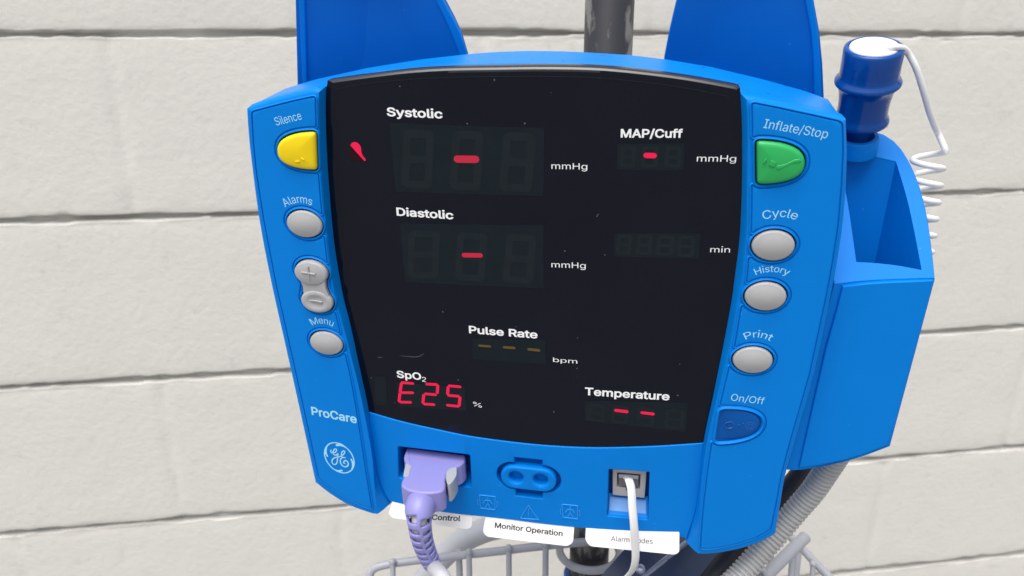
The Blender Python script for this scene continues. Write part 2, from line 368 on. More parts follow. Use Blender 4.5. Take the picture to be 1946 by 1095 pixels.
# ------------------------------------------------------------------ lettering
GLYPHS_BOLD = {
    'n': (805, '267,445 267,-43 60,-43 60,789 263,789 264,522 138,522 181,631 207,677 238,716 274,747 313,770 355,786 400,796 447,799 489,797 528,790 566,779 601,762 633,741 662,715 687,685 708,650 725,611 736,568 743,522 745,473 745,-43 539,-43 539,461 536,497 529,526 519,550 505,569 487,584 467,594 442,601 412,604 392,602 372,599 354,593 337,586 322,576 308,565 297,551 286,535 278,517 272,496 268,472 263,738', '3,2,6 3,6,7 7,8,3 8,9,3 48,47,5 1,0,2 6,2,0 0,48,6 48,5,6 7,6,5 3,9,4 40,39,10 11,10,39 39,38,11 38,12,11 5,47,46 46,45,5 45,44,5 8,7,5 37,36,14 13,37,14 16,15,35 36,35,15 14,36,15 29,28,27 27,26,29 29,26,30 26,25,30 25,24,30 31,30,24 24,23,31 32,31,23 23,22,32 22,21,32 33,32,21 21,20,33 20,19,33 34,33,19 19,18,34 18,17,34 35,34,17 16,35,17 12,38,37 37,13,12 41,40,10 49,5,10 5,44,10 44,43,10 43,42,10 42,41,10 5,49,9 9,8,5 4,9,49'),
    '/': (490, '518,1090 173,-194 -28,-194 317,1090', '0,3,1 2,1,3'),
    'A': (943, '-30,-43 366,1043 573,1043 972,-43 746,-43 524,580 513,610 502,643 490,679 478,719 464,763 449,812 433,867 399,984 539,984 506,867 489,811 474,761 460,716 447,676 435,641 425,609 415,581 198,-43 173,236 173,434 770,434 770,236 469,746 364,434 576,434 646,236 295,236', '0,24,25 24,0,23 32,29,24 13,1,25 0,25,1 11,19,18 18,10,11 19,11,20 12,20,11 25,22,21 21,20,25 20,12,25 13,25,12 17,9,16 16,9,8 8,7,16 7,15,16 27,4,3 3,26,27 2,14,26 26,3,2 5,26,6 7,6,26 15,7,26 26,14,15 30,31,27 17,10,28 17,16,10 11,10,16 16,15,11 12,11,15 15,14,12 13,12,14 1,13,14 14,2,1 10,18,28 9,17,28 29,32,30 22,25,29 25,24,29 26,5,30 27,26,30 4,27,31 31,30,32 24,23,32'),
    'C': (1003, '525,-57 457,-53 392,-40 330,-18 272,12 220,50 173,96 133,148 98,207 71,273 51,343 40,419 36,499 40,580 51,656 71,727 98,792 132,851 173,904 220,949 272,987 330,1018 392,1040 457,1052 525,1057 566,1055 606,1051 645,1043 682,1032 719,1019 753,1002 786,983 817,960 846,935 872,907 896,877 918,844 936,809 951,772 963,733 983,641 769,641 755,697 748,717 739,735 729,752 718,767 705,782 692,795 677,807 661,818 644,827 626,835 607,841 588,846 567,850 547,852 526,853 486,850 450,843 416,830 384,813 355,791 328,765 305,733 285,697 268,655 256,609 249,557 247,499 249,442 256,391 268,344 285,303 306,266 329,235 355,208 385,187 417,170 451,157 487,150 526,147 547,148 567,150 587,154 607,159 626,166 644,174 661,183 677,193 692,205 705,218 718,233 729,248 739,265 748,284 755,304 769,359 983,359 964,267 952,228 937,191 918,156 897,124 873,94 847,66 818,41 787,18 754,-1 719,-18 683,-32 645,-43 606,-51 566,-55', '8,7,74 74,73,8 9,8,73 73,72,9 10,9,72 72,71,10 11,10,71 71,70,11 12,11,70 70,69,12 69,68,12 13,12,68 68,67,13 14,13,67 67,66,14 15,14,66 66,65,15 16,15,65 65,64,16 17,16,64 79,78,2 60,59,22 2,78,3 78,77,3 21,61,60 60,22,21 0,81,80 0,80,1 23,58,24 113,83,82 25,56,55 113,82,0 81,0,82 24,58,57 57,56,24 56,25,24 79,2,1 1,80,79 58,23,59 22,59,23 3,77,4 77,76,4 5,4,76 6,5,76 76,75,6 7,6,75 74,7,75 17,64,63 18,17,63 63,62,18 19,18,62 20,19,62 62,61,20 61,21,20 54,53,27 26,54,27 85,111,110 86,85,110 110,109,86 87,86,109 52,51,29 29,28,52 53,52,28 27,53,28 101,100,95 96,95,100 100,99,96 97,96,99 99,98,97 40,39,41 42,41,39 39,38,42 43,42,38 38,37,43 44,43,37 37,36,44 87,109,108 88,87,108 108,107,88 89,88,107 107,106,89 90,89,106 106,105,90 91,90,105 105,104,91 92,91,104 104,103,92 93,92,103 103,102,93 94,93,102 102,101,94 101,95,94 44,36,45 36,35,45 46,45,35 35,34,46 47,46,34 34,33,47 48,47,33 33,32,48 49,48,32 32,31,49 50,49,31 31,30,50 51,50,30 29,51,30 83,113,112 84,83,112 112,111,84 111,85,84 54,26,55 25,55,26'),
    'D': (987, '431,-43 145,-43 145,155 421,155 476,158 524,166 566,179 603,196 635,218 663,245 686,275 706,311 721,352 732,397 739,447 741,502 739,556 732,606 721,650 706,691 687,726 664,757 637,783 606,804 571,822 531,834 485,842 433,845 140,845 140,1043 444,1043 518,1039 589,1027 654,1007 715,978 769,941 816,897 857,846 891,788 917,724 936,655 947,581 951,502 947,422 936,348 917,278 891,214 856,156 815,104 766,60 711,23 649,-6 581,-27 508,-39 288,1043 288,-43 75,-43 75,1043 288,845 288,155', '57,56,28 55,2,1 1,2,56 28,56,2 57,28,29 30,27,26 3,0,4 27,30,54 1,56,0 55,1,0 0,3,55 2,55,59 28,2,58 28,58,54 29,28,54 5,53,52 52,6,5 6,52,51 51,7,6 23,33,24 33,32,24 25,24,32 31,25,32 4,0,53 53,5,4 25,31,26 30,26,31 47,46,10 11,10,46 46,45,11 12,11,45 45,44,12 13,12,44 44,43,13 14,13,43 43,42,14 15,14,42 16,15,42 42,41,16 17,16,41 41,40,17 18,17,40 40,39,18 19,18,39 39,38,19 20,19,38 38,37,20 21,20,37 37,36,21 36,35,21 7,51,50 8,7,50 50,49,8 9,8,49 49,48,9 48,47,9 47,10,9 21,35,22 35,34,22 23,22,34 33,23,34 27,54,58 2,59,58 55,3,59'),
    'M': (1235, '75,-43 75,1043 328,1043 585,383 606,326 629,254 653,177 690,53 545,53 584,175 607,251 632,325 652,383 907,1043 1159,1043 1159,-43 948,-43 948,572 948,643 950,726 952,813 954,942 1067,942 1042,863 1035,839 1027,815 1019,791 988,699 959,618 936,556 701,-43 533,-43 295,556 272,616 244,696 213,787 159,942 276,942 279,819 281,731 282,646 283,572 283,-43 619,286 948,588 283,588', '34,35,0 1,0,35 35,36,1 34,0,33 33,40,34 40,39,34 35,34,39 39,38,35 36,35,38 38,37,36 10,5,43 3,9,10 10,4,3 8,9,32 9,3,32 0,42,41 33,0,41 40,33,45 32,3,40 39,40,3 37,38,2 36,37,2 1,36,2 44,18,29 6,7,29 12,6,29 29,18,12 18,19,12 24,25,14 23,24,14 14,22,23 27,28,15 26,27,15 15,14,26 14,25,26 20,26,25 25,24,20 24,23,20 21,20,23 23,22,21 16,15,17 15,28,17 18,44,28 28,27,18 19,18,27 27,26,19 26,20,19 20,21,13 21,22,13 22,14,13 8,31,30 30,7,8 9,8,7 7,6,9 10,9,6 5,10,6 6,12,5 12,11,5 43,5,11 12,19,20 38,39,3 2,38,3 4,10,43 20,13,12 17,28,44 7,30,29 31,8,32 33,41,45 32,40,45'),
    'O': (1048, '525,-57 457,-53 392,-40 330,-18 273,12 220,50 174,96 133,148 98,207 71,272 51,343 40,419 36,499 40,580 51,656 71,727 98,792 133,851 174,904 220,949 273,987 330,1018 392,1040 457,1052 525,1057 593,1052 658,1040 719,1018 777,987 830,949 876,904 916,851 951,792 978,727 997,656 1009,580 1012,499 1009,419 997,343 978,273 951,207 916,148 876,96 829,50 777,12 719,-18 658,-40 593,-53 525,147 563,150 598,157 632,169 664,186 693,208 720,234 743,265 764,302 780,344 792,390 800,442 802,499 800,557 792,610 780,656 764,698 743,735 720,766 693,792 664,814 632,831 598,843 563,850 525,853 487,850 451,843 417,831 385,814 356,792 330,766 306,734 285,697 269,656 257,609 249,557 247,499 249,442 257,390 269,344 285,302 306,266 329,234 356,208 385,186 417,169 451,157 487,150', '10,9,87 87,86,10 11,10,86 86,85,11 12,11,85 85,84,12 84,83,12 13,12,83 83,82,13 14,13,82 82,81,14 15,14,81 93,2,94 75,74,22 95,1,0 73,24,23 94,2,1 1,95,94 73,23,74 22,74,23 2,93,3 92,3,93 21,76,75 75,22,21 3,92,4 92,91,4 5,4,91 6,5,91 91,90,6 7,6,90 90,89,7 8,7,89 89,88,8 9,8,88 87,9,88 15,81,80 16,15,80 80,79,16 17,16,79 79,78,17 18,17,78 78,77,18 19,18,77 20,19,77 77,76,20 76,21,20 46,51,50 70,69,26 46,50,47 49,47,50 25,71,70 70,26,25 51,46,45 45,52,51 68,27,69 26,69,27 39,38,57 58,57,38 38,37,58 59,58,37 37,36,59 60,59,36 61,60,36 36,35,61 62,61,35 35,34,62 63,62,34 34,33,63 52,45,44 53,52,44 44,43,53 54,53,43 43,42,54 42,41,54 55,54,41 41,40,55 56,55,40 40,39,56 39,57,56 63,33,64 33,32,64 65,64,32 32,31,65 66,65,31 31,30,66 30,29,66 67,66,29 29,28,67 68,67,28 27,68,28 47,49,0 49,48,0 95,0,48 24,73,72 72,71,24 71,25,24'),
    'P': (874, '75,-43 75,1043 463,1043 522,1040 577,1032 628,1017 674,996 715,970 750,939 780,904 804,865 823,823 836,778 844,732 847,683 844,635 836,588 823,544 805,502 780,462 750,427 715,396 674,369 628,348 577,333 522,325 463,322 172,322 172,520 456,520 490,521 519,526 543,532 563,541 580,553 594,565 606,580 616,596 623,615 629,636 633,659 634,683 633,708 629,731 624,751 616,770 606,786 595,800 580,813 563,824 543,833 518,840 490,844 455,845 288,845 288,-43 288,520 288,322', '27,0,55 0,27,28 1,0,28 28,54,1 29,26,30 27,55,57 28,27,57 54,28,56 52,2,53 54,53,2 1,54,2 30,26,25 31,30,25 25,24,31 24,32,31 50,4,51 4,3,51 52,51,3 2,52,3 19,18,37 18,17,37 38,37,17 17,16,38 39,38,16 16,15,39 40,39,15 15,14,40 41,40,14 42,41,14 14,13,42 43,42,13 13,12,43 44,43,12 12,11,44 45,44,11 11,10,45 10,9,45 32,24,23 33,32,23 23,22,33 34,33,22 22,21,34 35,34,21 21,20,35 36,35,20 20,19,36 19,37,36 45,9,46 9,8,46 47,46,8 8,7,47 48,47,7 7,6,48 49,48,6 6,5,49 50,49,5 4,50,5 26,29,57 29,56,57 56,28,57'),
    'R': (883, '75,-43 75,1043 465,1043 523,1041 578,1033 629,1019 675,999 715,974 751,944 781,910 806,872 824,831 838,787 845,740 848,692 845,644 838,597 824,554 805,513 781,475 750,441 715,412 674,388 628,369 577,356 523,348 465,345 146,345 146,545 458,545 493,546 522,550 546,556 567,564 584,573 597,584 609,597 618,611 625,628 631,647 634,668 635,692 634,716 631,738 625,758 618,776 608,791 597,803 583,815 566,825 545,834 520,840 491,844 457,845 288,845 288,-43 668,-43 380,494 621,494 914,-43 288,545 288,345 460,345 677,390', '28,27,61 27,0,55 0,27,28 1,0,28 28,54,1 2,53,52 27,55,61 57,26,25 53,2,54 1,54,2 50,4,51 4,3,51 52,51,3 2,52,3 56,22,23 58,23,22 22,63,58 22,56,59 63,22,59 58,21,20 20,19,58 19,18,58 37,58,18 38,37,18 18,17,38 17,16,38 39,38,16 16,15,39 40,39,15 15,14,40 41,40,14 42,41,14 14,13,42 43,42,13 13,12,43 44,43,12 12,11,44 11,10,44 56,26,62 25,26,56 24,25,56 56,23,24 23,58,24 25,24,58 32,31,58 33,32,58 34,33,58 35,34,58 36,35,58 58,37,36 44,10,45 10,9,45 46,45,9 9,8,46 47,46,8 8,7,47 48,47,7 7,6,48 49,48,6 6,5,49 50,49,5 4,50,5 54,28,60 26,57,62 57,29,60 60,61,57 60,28,61 57,61,62 31,30,58 30,29,57 57,58,30 25,58,57 21,58,63'),
    'S': (878, '440,-61 383,-58 330,-51 280,-39 233,-22 190,1 152,27 119,58 90,93 67,132 49,174 38,219 26,312 243,312 252,250 257,231 265,215 276,200 289,187 304,175 322,165 342,156 365,149 388,144 413,141 440,140 469,141 497,145 522,151 546,159 567,169 585,180 600,193 613,207 623,222 630,238 634,255 636,274 635,290 631,303 627,314 620,324 609,334 597,344 581,354 563,363 543,372 520,380 496,388 469,395 349,429 287,449 231,474 182,503 139,537 104,578 79,625 64,676 59,732 62,779 72,824 89,866 112,905 141,940 174,970 211,996 253,1018 298,1035 345,1047 394,1054 446,1057 499,1054 548,1047 595,1035 640,1018 680,996 717,970 749,941 777,907 799,870 816,830 827,788 836,700 628,700 614,765 604,788 590,807 569,824 544,838 514,849 480,856 442,858 415,857 390,853 367,848 346,840 327,831 312,821 299,809 288,797 280,783 274,769 271,755 270,738 271,721 275,708 280,696 289,685 301,674 316,664 332,654 350,645 370,637 390,630 410,624 429,618 531,591 554,584 578,577 603,568 629,558 655,547 681,534 706,519 731,502 755,482 777,460 796,436 813,409 828,379 838,346 844,310 846,272 843,227 834,182 818,141 796,101 768,65 735,33 697,5 654,-18 606,-37 554,-50 499,-58', '7,6,17 8,7,17 17,16,8 9,8,16 16,15,9 10,9,15 15,14,10 11,10,14 14,13,11 12,11,13 57,56,105 105,104,57 58,57,104 104,103,58 59,58,103 103,102,59 60,59,102 102,101,60 61,60,101 101,100,61 62,61,100 0,25,24 69,92,91 91,70,69 0,24,1 23,1,24 115,114,50 113,50,114 92,69,93 1,23,2 23,22,2 50,113,51 113,112,51 112,111,51 67,95,94 68,67,94 94,93,68 93,69,68 2,22,3 22,21,3 4,3,21 21,20,4 20,19,4 5,4,19 19,18,5 6,5,18 17,6,18 51,111,52 111,110,52 110,109,52 53,52,109 109,108,53 54,53,108 108,107,54 107,106,54 55,54,106 56,55,106 105,56,106 62,100,99 63,62,99 99,98,63 64,63,98 98,97,64 65,64,97 97,96,65 66,65,96 96,95,66 95,67,66 143,27,26 27,143,142 142,28,27 117,116,48 49,48,116 90,89,72 71,90,72 28,142,141 29,28,141 47,46,119 119,118,47 48,47,118 117,48,118 89,88,73 72,89,73 135,134,35 36,35,134 134,133,36 37,36,133 133,132,37 132,131,37 38,37,131 131,130,38 39,38,130 130,129,39 129,128,39 82,81,83 29,141,140 30,29,140 140,139,30 31,30,139 139,138,31 32,31,138 138,137,32 33,32,137 137,136,33 34,33,136 136,135,34 135,35,34 39,128,40 128,127,40 41,40,127 127,126,41 126,125,41 42,41,125 125,124,42 43,42,124 124,123,43 44,43,123 123,122,44 122,121,44 45,44,121 121,120,45 46,45,120 119,46,120 83,81,84 81,80,84 80,79,84 85,84,79 79,78,85 78,77,85 86,85,77 77,76,86 87,86,76 76,75,87 75,74,87 88,87,74 73,88,74 143,26,0 25,0,26 115,50,49 49,116,115 70,91,90 90,71,70'),
    'T': (882, '19,845 19,1043 863,1043 863,845 548,845 548,-43 335,-43 335,845', '1,0,7 3,2,4 7,6,5 5,4,7 4,2,7 1,7,2'),
    'a': (765, '314,-60 275,-58 238,-53 202,-43 167,-30 135,-12 106,9 80,35 57,64 39,97 26,133 19,171 16,212 18,248 24,281 34,312 48,339 65,363 85,384 107,402 131,417 156,430 182,440 209,449 237,456 264,462 291,467 318,471 345,475 454,489 471,491 485,494 494,497 499,499 499,499 498,497 498,497 498,503 498,504 497,522 495,538 491,551 486,562 480,572 472,580 463,588 452,594 439,599 424,604 405,606 384,607 363,606 343,604 326,599 310,594 296,587 283,579 272,571 263,561 254,552 247,542 241,532 220,486 21,545 57,625 76,658 100,688 126,713 155,735 184,753 216,768 249,779 282,788 315,794 348,798 381,799 404,798 428,796 453,793 479,788 506,781 533,771 559,759 585,745 610,727 634,704 654,679 672,650 687,616 697,579 703,538 705,495 705,-43 500,-43 500,59 561,59 565,66 554,50 541,34 526,17 508,1 487,-13 464,-26 439,-38 412,-48 381,-55 349,-59 335,133 362,134 387,138 408,144 427,153 444,164 458,177 470,190 480,205 488,221 494,237 497,254 498,273 506,294 562,334 549,326 536,321 522,316 508,312 493,309 478,306 462,303 400,294 351,287 331,284 313,281 295,276 279,271 265,265 253,259 243,252 236,245 231,238 227,230 225,220 224,206 225,194 227,184 230,175 235,168 241,161 249,154 259,148 271,143 284,139 300,135 317,133 498,498 560,59 500,-4', '8,7,146 146,145,8 9,8,145 145,144,9 10,9,144 144,143,10 11,10,143 143,142,11 12,11,142 142,141,12 13,12,141 14,13,141 141,140,14 15,14,140 140,139,15 16,15,139 17,16,139 18,17,139 64,63,62 106,107,0 107,153,0 26,132,131 131,27,26 53,52,72 52,73,72 0,153,1 153,152,1 2,1,152 152,151,2 150,2,151 24,134,133 25,24,133 133,132,25 132,26,25 54,53,71 53,72,71 2,150,3 150,149,3 4,3,149 149,148,4 5,4,148 148,147,5 6,5,147 7,6,147 146,7,147 18,139,138 19,18,138 138,137,19 20,19,137 21,20,137 137,136,21 22,21,136 136,135,22 23,22,135 135,134,23 134,24,23 64,62,61 65,64,61 61,60,65 60,59,65 66,65,59 59,58,66 67,66,58 58,57,67 68,67,57 57,56,68 69,68,56 56,55,69 70,69,55 55,54,70 54,71,70 75,50,76 50,75,51 108,105,104 109,108,104 104,103,109 76,50,49 49,77,76 29,128,127 127,126,29 30,29,126 128,29,129 48,47,79 79,78,48 49,48,78 77,49,78 36,35,32 35,36,33 33,34,35 35,34,154 154,34,37 34,33,37 33,38,37 98,99,92 97,98,92 95,97,92 96,95,92 121,96,92 92,91,121 92,99,93 100,93,99 94,100,99 99,98,94 98,97,94 94,97,155 94,155,96 96,121,117 119,118,120 33,36,121 121,91,33 91,90,33 38,33,90 39,38,90 90,89,39 40,39,89 89,88,40 100,94,156 102,101,94 103,102,94 109,103,94 110,109,94 111,110,94 112,111,94 113,112,94 114,113,94 94,96,114 115,114,96 116,115,96 96,117,116 30,126,125 125,124,30 31,30,124 124,123,31 123,122,31 122,121,31 121,36,31 36,32,31 40,88,41 88,87,41 42,41,87 87,86,42 43,42,86 86,85,43 85,84,43 44,43,84 84,83,44 45,44,83 83,82,45 46,45,82 82,81,46 81,80,46 47,46,80 79,47,80 107,106,105 105,108,107 27,131,130 28,27,130 130,129,28 129,29,28 73,52,51 74,73,51 51,75,74 32,35,154 94,101,156 97,95,155 93,100,156 118,117,121 121,120,118'),
    'c': (778, '407,-59 353,-56 301,-46 252,-29 206,-5 165,26 129,61 98,102 71,148 50,198 35,252 27,308 24,368 27,429 35,487 50,541 71,591 98,637 129,678 165,714 206,744 252,768 301,785 353,796 407,799 437,798 467,795 495,790 523,783 550,774 576,763 601,750 624,735 646,719 667,700 686,680 703,658 719,635 732,610 743,584 766,514 566,463 550,515 546,525 541,535 535,544 528,553 521,561 513,569 504,576 495,583 485,588 475,593 463,597 450,601 437,603 423,605 408,605 378,603 353,597 331,588 312,576 294,559 278,540 265,518 254,492 244,464 238,434 234,402 233,368 234,336 238,304 244,274 254,246 265,221 278,199 294,180 312,164 331,151 353,142 378,137 408,135 423,135 438,137 451,139 464,143 475,147 486,152 497,158 506,164 515,172 523,180 530,188 537,198 543,208 548,219 553,230 569,282 769,232 746,162 735,135 722,109 706,85 689,63 670,43 649,24 627,7 603,-9 578,-22 552,-33 525,-43 497,-50 468,-55 438,-58', '9,8,73 73,72,9 10,9,72 72,71,10 11,10,71 71,70,11 12,11,70 70,69,12 69,68,12 13,12,68 68,67,13 14,13,67 67,66,14 15,14,66 66,65,15 16,15,65 0,81,80 113,83,82 56,55,25 113,82,0 81,0,82 24,58,57 57,56,24 56,25,24 0,80,1 2,1,80 80,79,2 59,58,22 23,22,58 58,24,23 2,79,3 79,78,3 4,3,78 78,77,4 5,4,77 77,76,5 6,5,76 76,75,6 7,6,75 75,74,7 8,7,74 73,8,74 16,65,64 17,16,64 64,63,17 18,17,63 63,62,18 19,18,62 62,61,19 20,19,61 61,60,20 21,20,60 60,59,21 59,22,21 84,112,111 85,84,111 85,111,110 86,85,110 53,52,28 27,53,28 101,100,95 96,95,100 100,99,96 97,96,99 99,98,97 40,39,41 42,41,39 39,38,42 86,110,109 87,86,109 109,108,87 88,87,108 108,107,88 89,88,107 107,106,89 90,89,106 106,105,90 91,90,105 105,104,91 92,91,104 104,103,92 93,92,103 103,102,93 94,93,102 102,101,94 101,95,94 42,38,43 38,37,43 44,43,37 37,36,44 45,44,36 36,35,45 46,45,35 35,34,46 47,46,34 34,33,47 48,47,33 33,32,48 49,48,32 32,31,49 50,49,31 31,30,50 51,50,30 30,29,51 52,51,29 28,52,29 83,113,112 112,84,83 53,27,54 27,26,54 55,54,26 25,55,26'),
    'e': (794, '416,-59 359,-56 305,-46 254,-29 207,-5 165,25 128,61 97,102 70,148 50,198 35,251 27,307 24,367 27,427 35,484 49,538 70,588 95,634 126,676 162,712 203,743 248,768 297,785 349,796 403,799 437,798 471,793 504,786 537,776 570,763 601,746 630,725 658,701 683,674 706,642 726,608 743,569 756,527 765,482 771,433 773,382 773,290 104,290 104,477 747,459 569,320 564,429 560,459 554,486 545,511 535,533 522,552 508,568 491,581 473,592 453,599 430,604 403,606 376,604 352,599 331,591 312,580 294,566 278,550 265,532 253,511 244,489 237,465 233,440 232,414 232,350 233,313 238,281 246,253 256,228 269,206 283,187 300,171 319,158 340,148 363,140 389,136 418,134 436,135 453,137 469,140 484,144 497,150 509,157 520,165 530,174 539,184 547,195 554,208 575,258 774,209 747,134 732,103 713,74 690,47 664,23 636,2 605,-16 571,-31 536,-44 498,-53 458,-58 559,465 240,474 237,290', '9,8,42 9,42,10 11,10,42 12,11,42 42,43,12 13,12,43 14,13,43 15,14,43 43,16,15 71,70,42 70,69,42 43,42,69 69,68,43 68,67,43 0,82,81 57,24,58 0,81,1 81,80,1 23,59,58 58,24,23 1,80,2 80,79,2 3,2,79 79,78,3 61,60,21 22,21,60 60,59,22 59,23,22 3,78,4 78,77,4 5,4,77 77,76,5 6,5,76 76,75,6 7,6,75 75,74,7 8,7,74 74,73,8 42,8,73 72,42,73 43,66,65 16,43,65 17,16,65 65,64,17 18,17,64 64,63,18 19,18,63 63,62,19 20,19,62 62,61,20 61,21,20 106,84,83 84,106,105 105,85,84 56,55,26 25,56,26 85,105,104 86,85,104 55,54,28 28,27,55 26,55,27 40,39,44 39,38,44 38,37,44 96,95,94 71,42,109 41,40,45 46,45,44 47,46,44 86,104,103 87,86,103 103,102,87 88,87,102 102,101,88 89,88,101 101,100,89 90,89,100 100,99,90 91,90,99 99,98,91 92,91,98 98,97,92 93,92,97 97,96,93 96,94,93 44,37,48 37,36,48 49,48,36 36,35,49 50,49,35 35,34,50 34,33,50 51,50,33 33,32,51 52,51,32 32,31,52 53,52,31 31,30,53 30,29,53 54,53,29 28,54,29 106,83,0 82,0,83 70,71,45 45,46,70 69,70,46 68,69,46 46,47,68 67,68,47 56,25,57 24,57,25 42,72,109 44,48,107 47,44,107 40,44,45 43,67,108 66,43,108 67,47,107 107,108,67 41,45,109 45,71,109'),
    'f': (499, '492,789 492,600 -30,600 -30,789 115,-43 115,850 117,884 124,919 136,950 152,979 172,1004 194,1026 220,1044 248,1059 277,1070 307,1079 337,1083 368,1085 390,1084 410,1083 429,1081 446,1078 460,1075 473,1071 484,1068 530,1051 476,867 412,886 407,887 401,888 392,888 384,888 364,887 350,884 341,879 335,875 331,868 326,857 323,842 322,821 322,-43 115,600 115,789 322,789 322,600', '41,44,42 44,41,40 39,38,5 6,5,38 38,37,6 7,6,37 8,7,37 37,36,8 9,8,36 10,9,36 36,35,10 11,10,35 35,12,11 32,17,16 18,31,30 17,32,31 31,18,17 22,21,27 24,26,25 26,24,27 24,23,27 22,27,23 27,21,28 21,20,28 29,28,20 20,19,29 30,29,19 18,30,19 12,35,34 13,12,34 14,13,34 34,33,14 15,14,33 33,32,15 32,16,15 42,43,39 4,40,41 3,2,41 42,3,41 39,5,42 1,0,43 44,1,43 43,42,44'),
    'i': (328, '60,-43 60,789 267,789 267,-43 164,827 140,829 117,836 95,847 76,862 60,881 47,902 40,925 38,950 40,974 47,998 60,1019 76,1038 95,1053 117,1064 140,1071 164,1073 189,1071 213,1064 234,1053 254,1038 270,1019 282,998 289,974 292,950 289,925 282,902 270,881 254,862 234,847 213,836 189,829', '10,9,11 12,11,9 13,12,15 14,13,15 7,17,8 16,8,17 18,6,5 5,19,18 17,7,6 6,18,17 12,9,8 8,16,12 15,12,16 35,34,21 33,32,23 32,24,23 33,23,34 23,22,34 21,34,22 30,29,31 29,28,31 28,27,25 27,26,25 31,28,32 24,32,28 28,25,24 1,0,3 3,2,1 35,21,4 21,20,4 5,4,20 19,5,20'),
    'l': (372, '273,-48 227,-45 184,-35 146,-17 114,9 89,42 73,79 63,121 60,164 60,1043 267,1043 267,195 267,174 269,158 272,149 273,146 272,148 272,147 277,146 288,145 310,146 367,157 407,-29 324,-44 311,-46 299,-47 286,-48 272,147', '8,7,13 13,12,8 12,11,8 9,8,11 11,10,9 14,16,17 15,0,18 17,16,15 17,15,27 15,18,27 19,25,24 20,19,24 24,23,20 23,22,20 22,21,20 25,19,26 0,26,19 18,0,19 0,15,1 2,1,15 3,2,15 4,3,15 15,16,4 5,4,16 6,5,16 7,6,16 13,7,16 16,14,13 14,17,27'),
    'm': (1199, '60,-43 60,789 263,789 264,537 153,537 180,624 193,654 208,682 227,708 248,730 270,749 295,765 320,779 347,789 375,796 402,801 431,802 478,799 521,787 560,768 595,740 623,708 646,671 662,631 686,536 556,536 582,621 594,650 611,678 630,703 652,725 676,745 703,762 731,777 761,788 792,796 825,801 859,802 895,800 931,794 965,784 998,769 1028,750 1056,726 1080,698 1101,667 1117,630 1129,590 1136,547 1138,502 1138,-43 931,-43 931,497 929,529 923,552 914,568 901,581 885,592 866,600 845,605 822,606 803,605 786,602 771,597 757,591 745,583 734,573 725,562 717,550 711,536 706,521 703,504 702,485 702,-43 496,-43 496,509 494,532 488,550 480,566 468,580 453,591 435,599 415,604 392,606 376,605 360,603 345,598 330,591 317,583 305,573 294,561 285,547 277,531 272,513 268,492 267,467 267,-43 263,743 628,700', '1,0,4 1,4,5 5,6,1 6,7,1 8,9,2 96,95,0 4,0,95 5,4,3 1,7,8 8,2,1 4,95,94 3,4,94 94,93,3 93,92,3 92,91,3 91,90,3 6,5,3 84,83,13 14,13,83 83,15,14 82,81,17 16,82,17 15,83,82 82,16,15 20,27,28 27,20,19 76,75,25 77,76,25 78,77,25 25,26,78 78,26,79 80,79,26 26,27,80 27,19,80 19,18,80 81,80,18 17,81,18 10,86,85 11,10,85 12,11,85 85,84,12 84,13,12 23,31,22 31,30,22 29,22,30 24,72,71 71,70,24 62,61,34 61,35,34 62,34,33 24,70,69 69,68,24 68,67,24 23,24,67 67,66,23 66,65,23 65,64,23 64,63,23 31,23,63 32,31,63 63,62,32 62,33,32 36,60,59 36,59,37 58,57,39 39,38,58 59,58,38 37,59,38 52,51,50 50,49,52 49,48,52 52,48,53 48,47,53 54,53,47 47,46,54 46,45,54 55,54,45 45,44,55 44,43,55 56,55,43 43,42,56 42,41,56 57,56,41 41,40,57 39,57,40 35,61,60 60,36,35 73,72,74 75,74,72 25,75,72 72,24,25 26,25,24 24,23,26 27,26,23 23,22,27 28,27,22 28,22,98 20,28,21 87,86,10 97,3,10 3,90,10 90,89,10 89,88,10 88,87,10 3,97,9 9,8,3 8,7,3 7,6,3 2,9,97 22,29,98 21,28,98'),
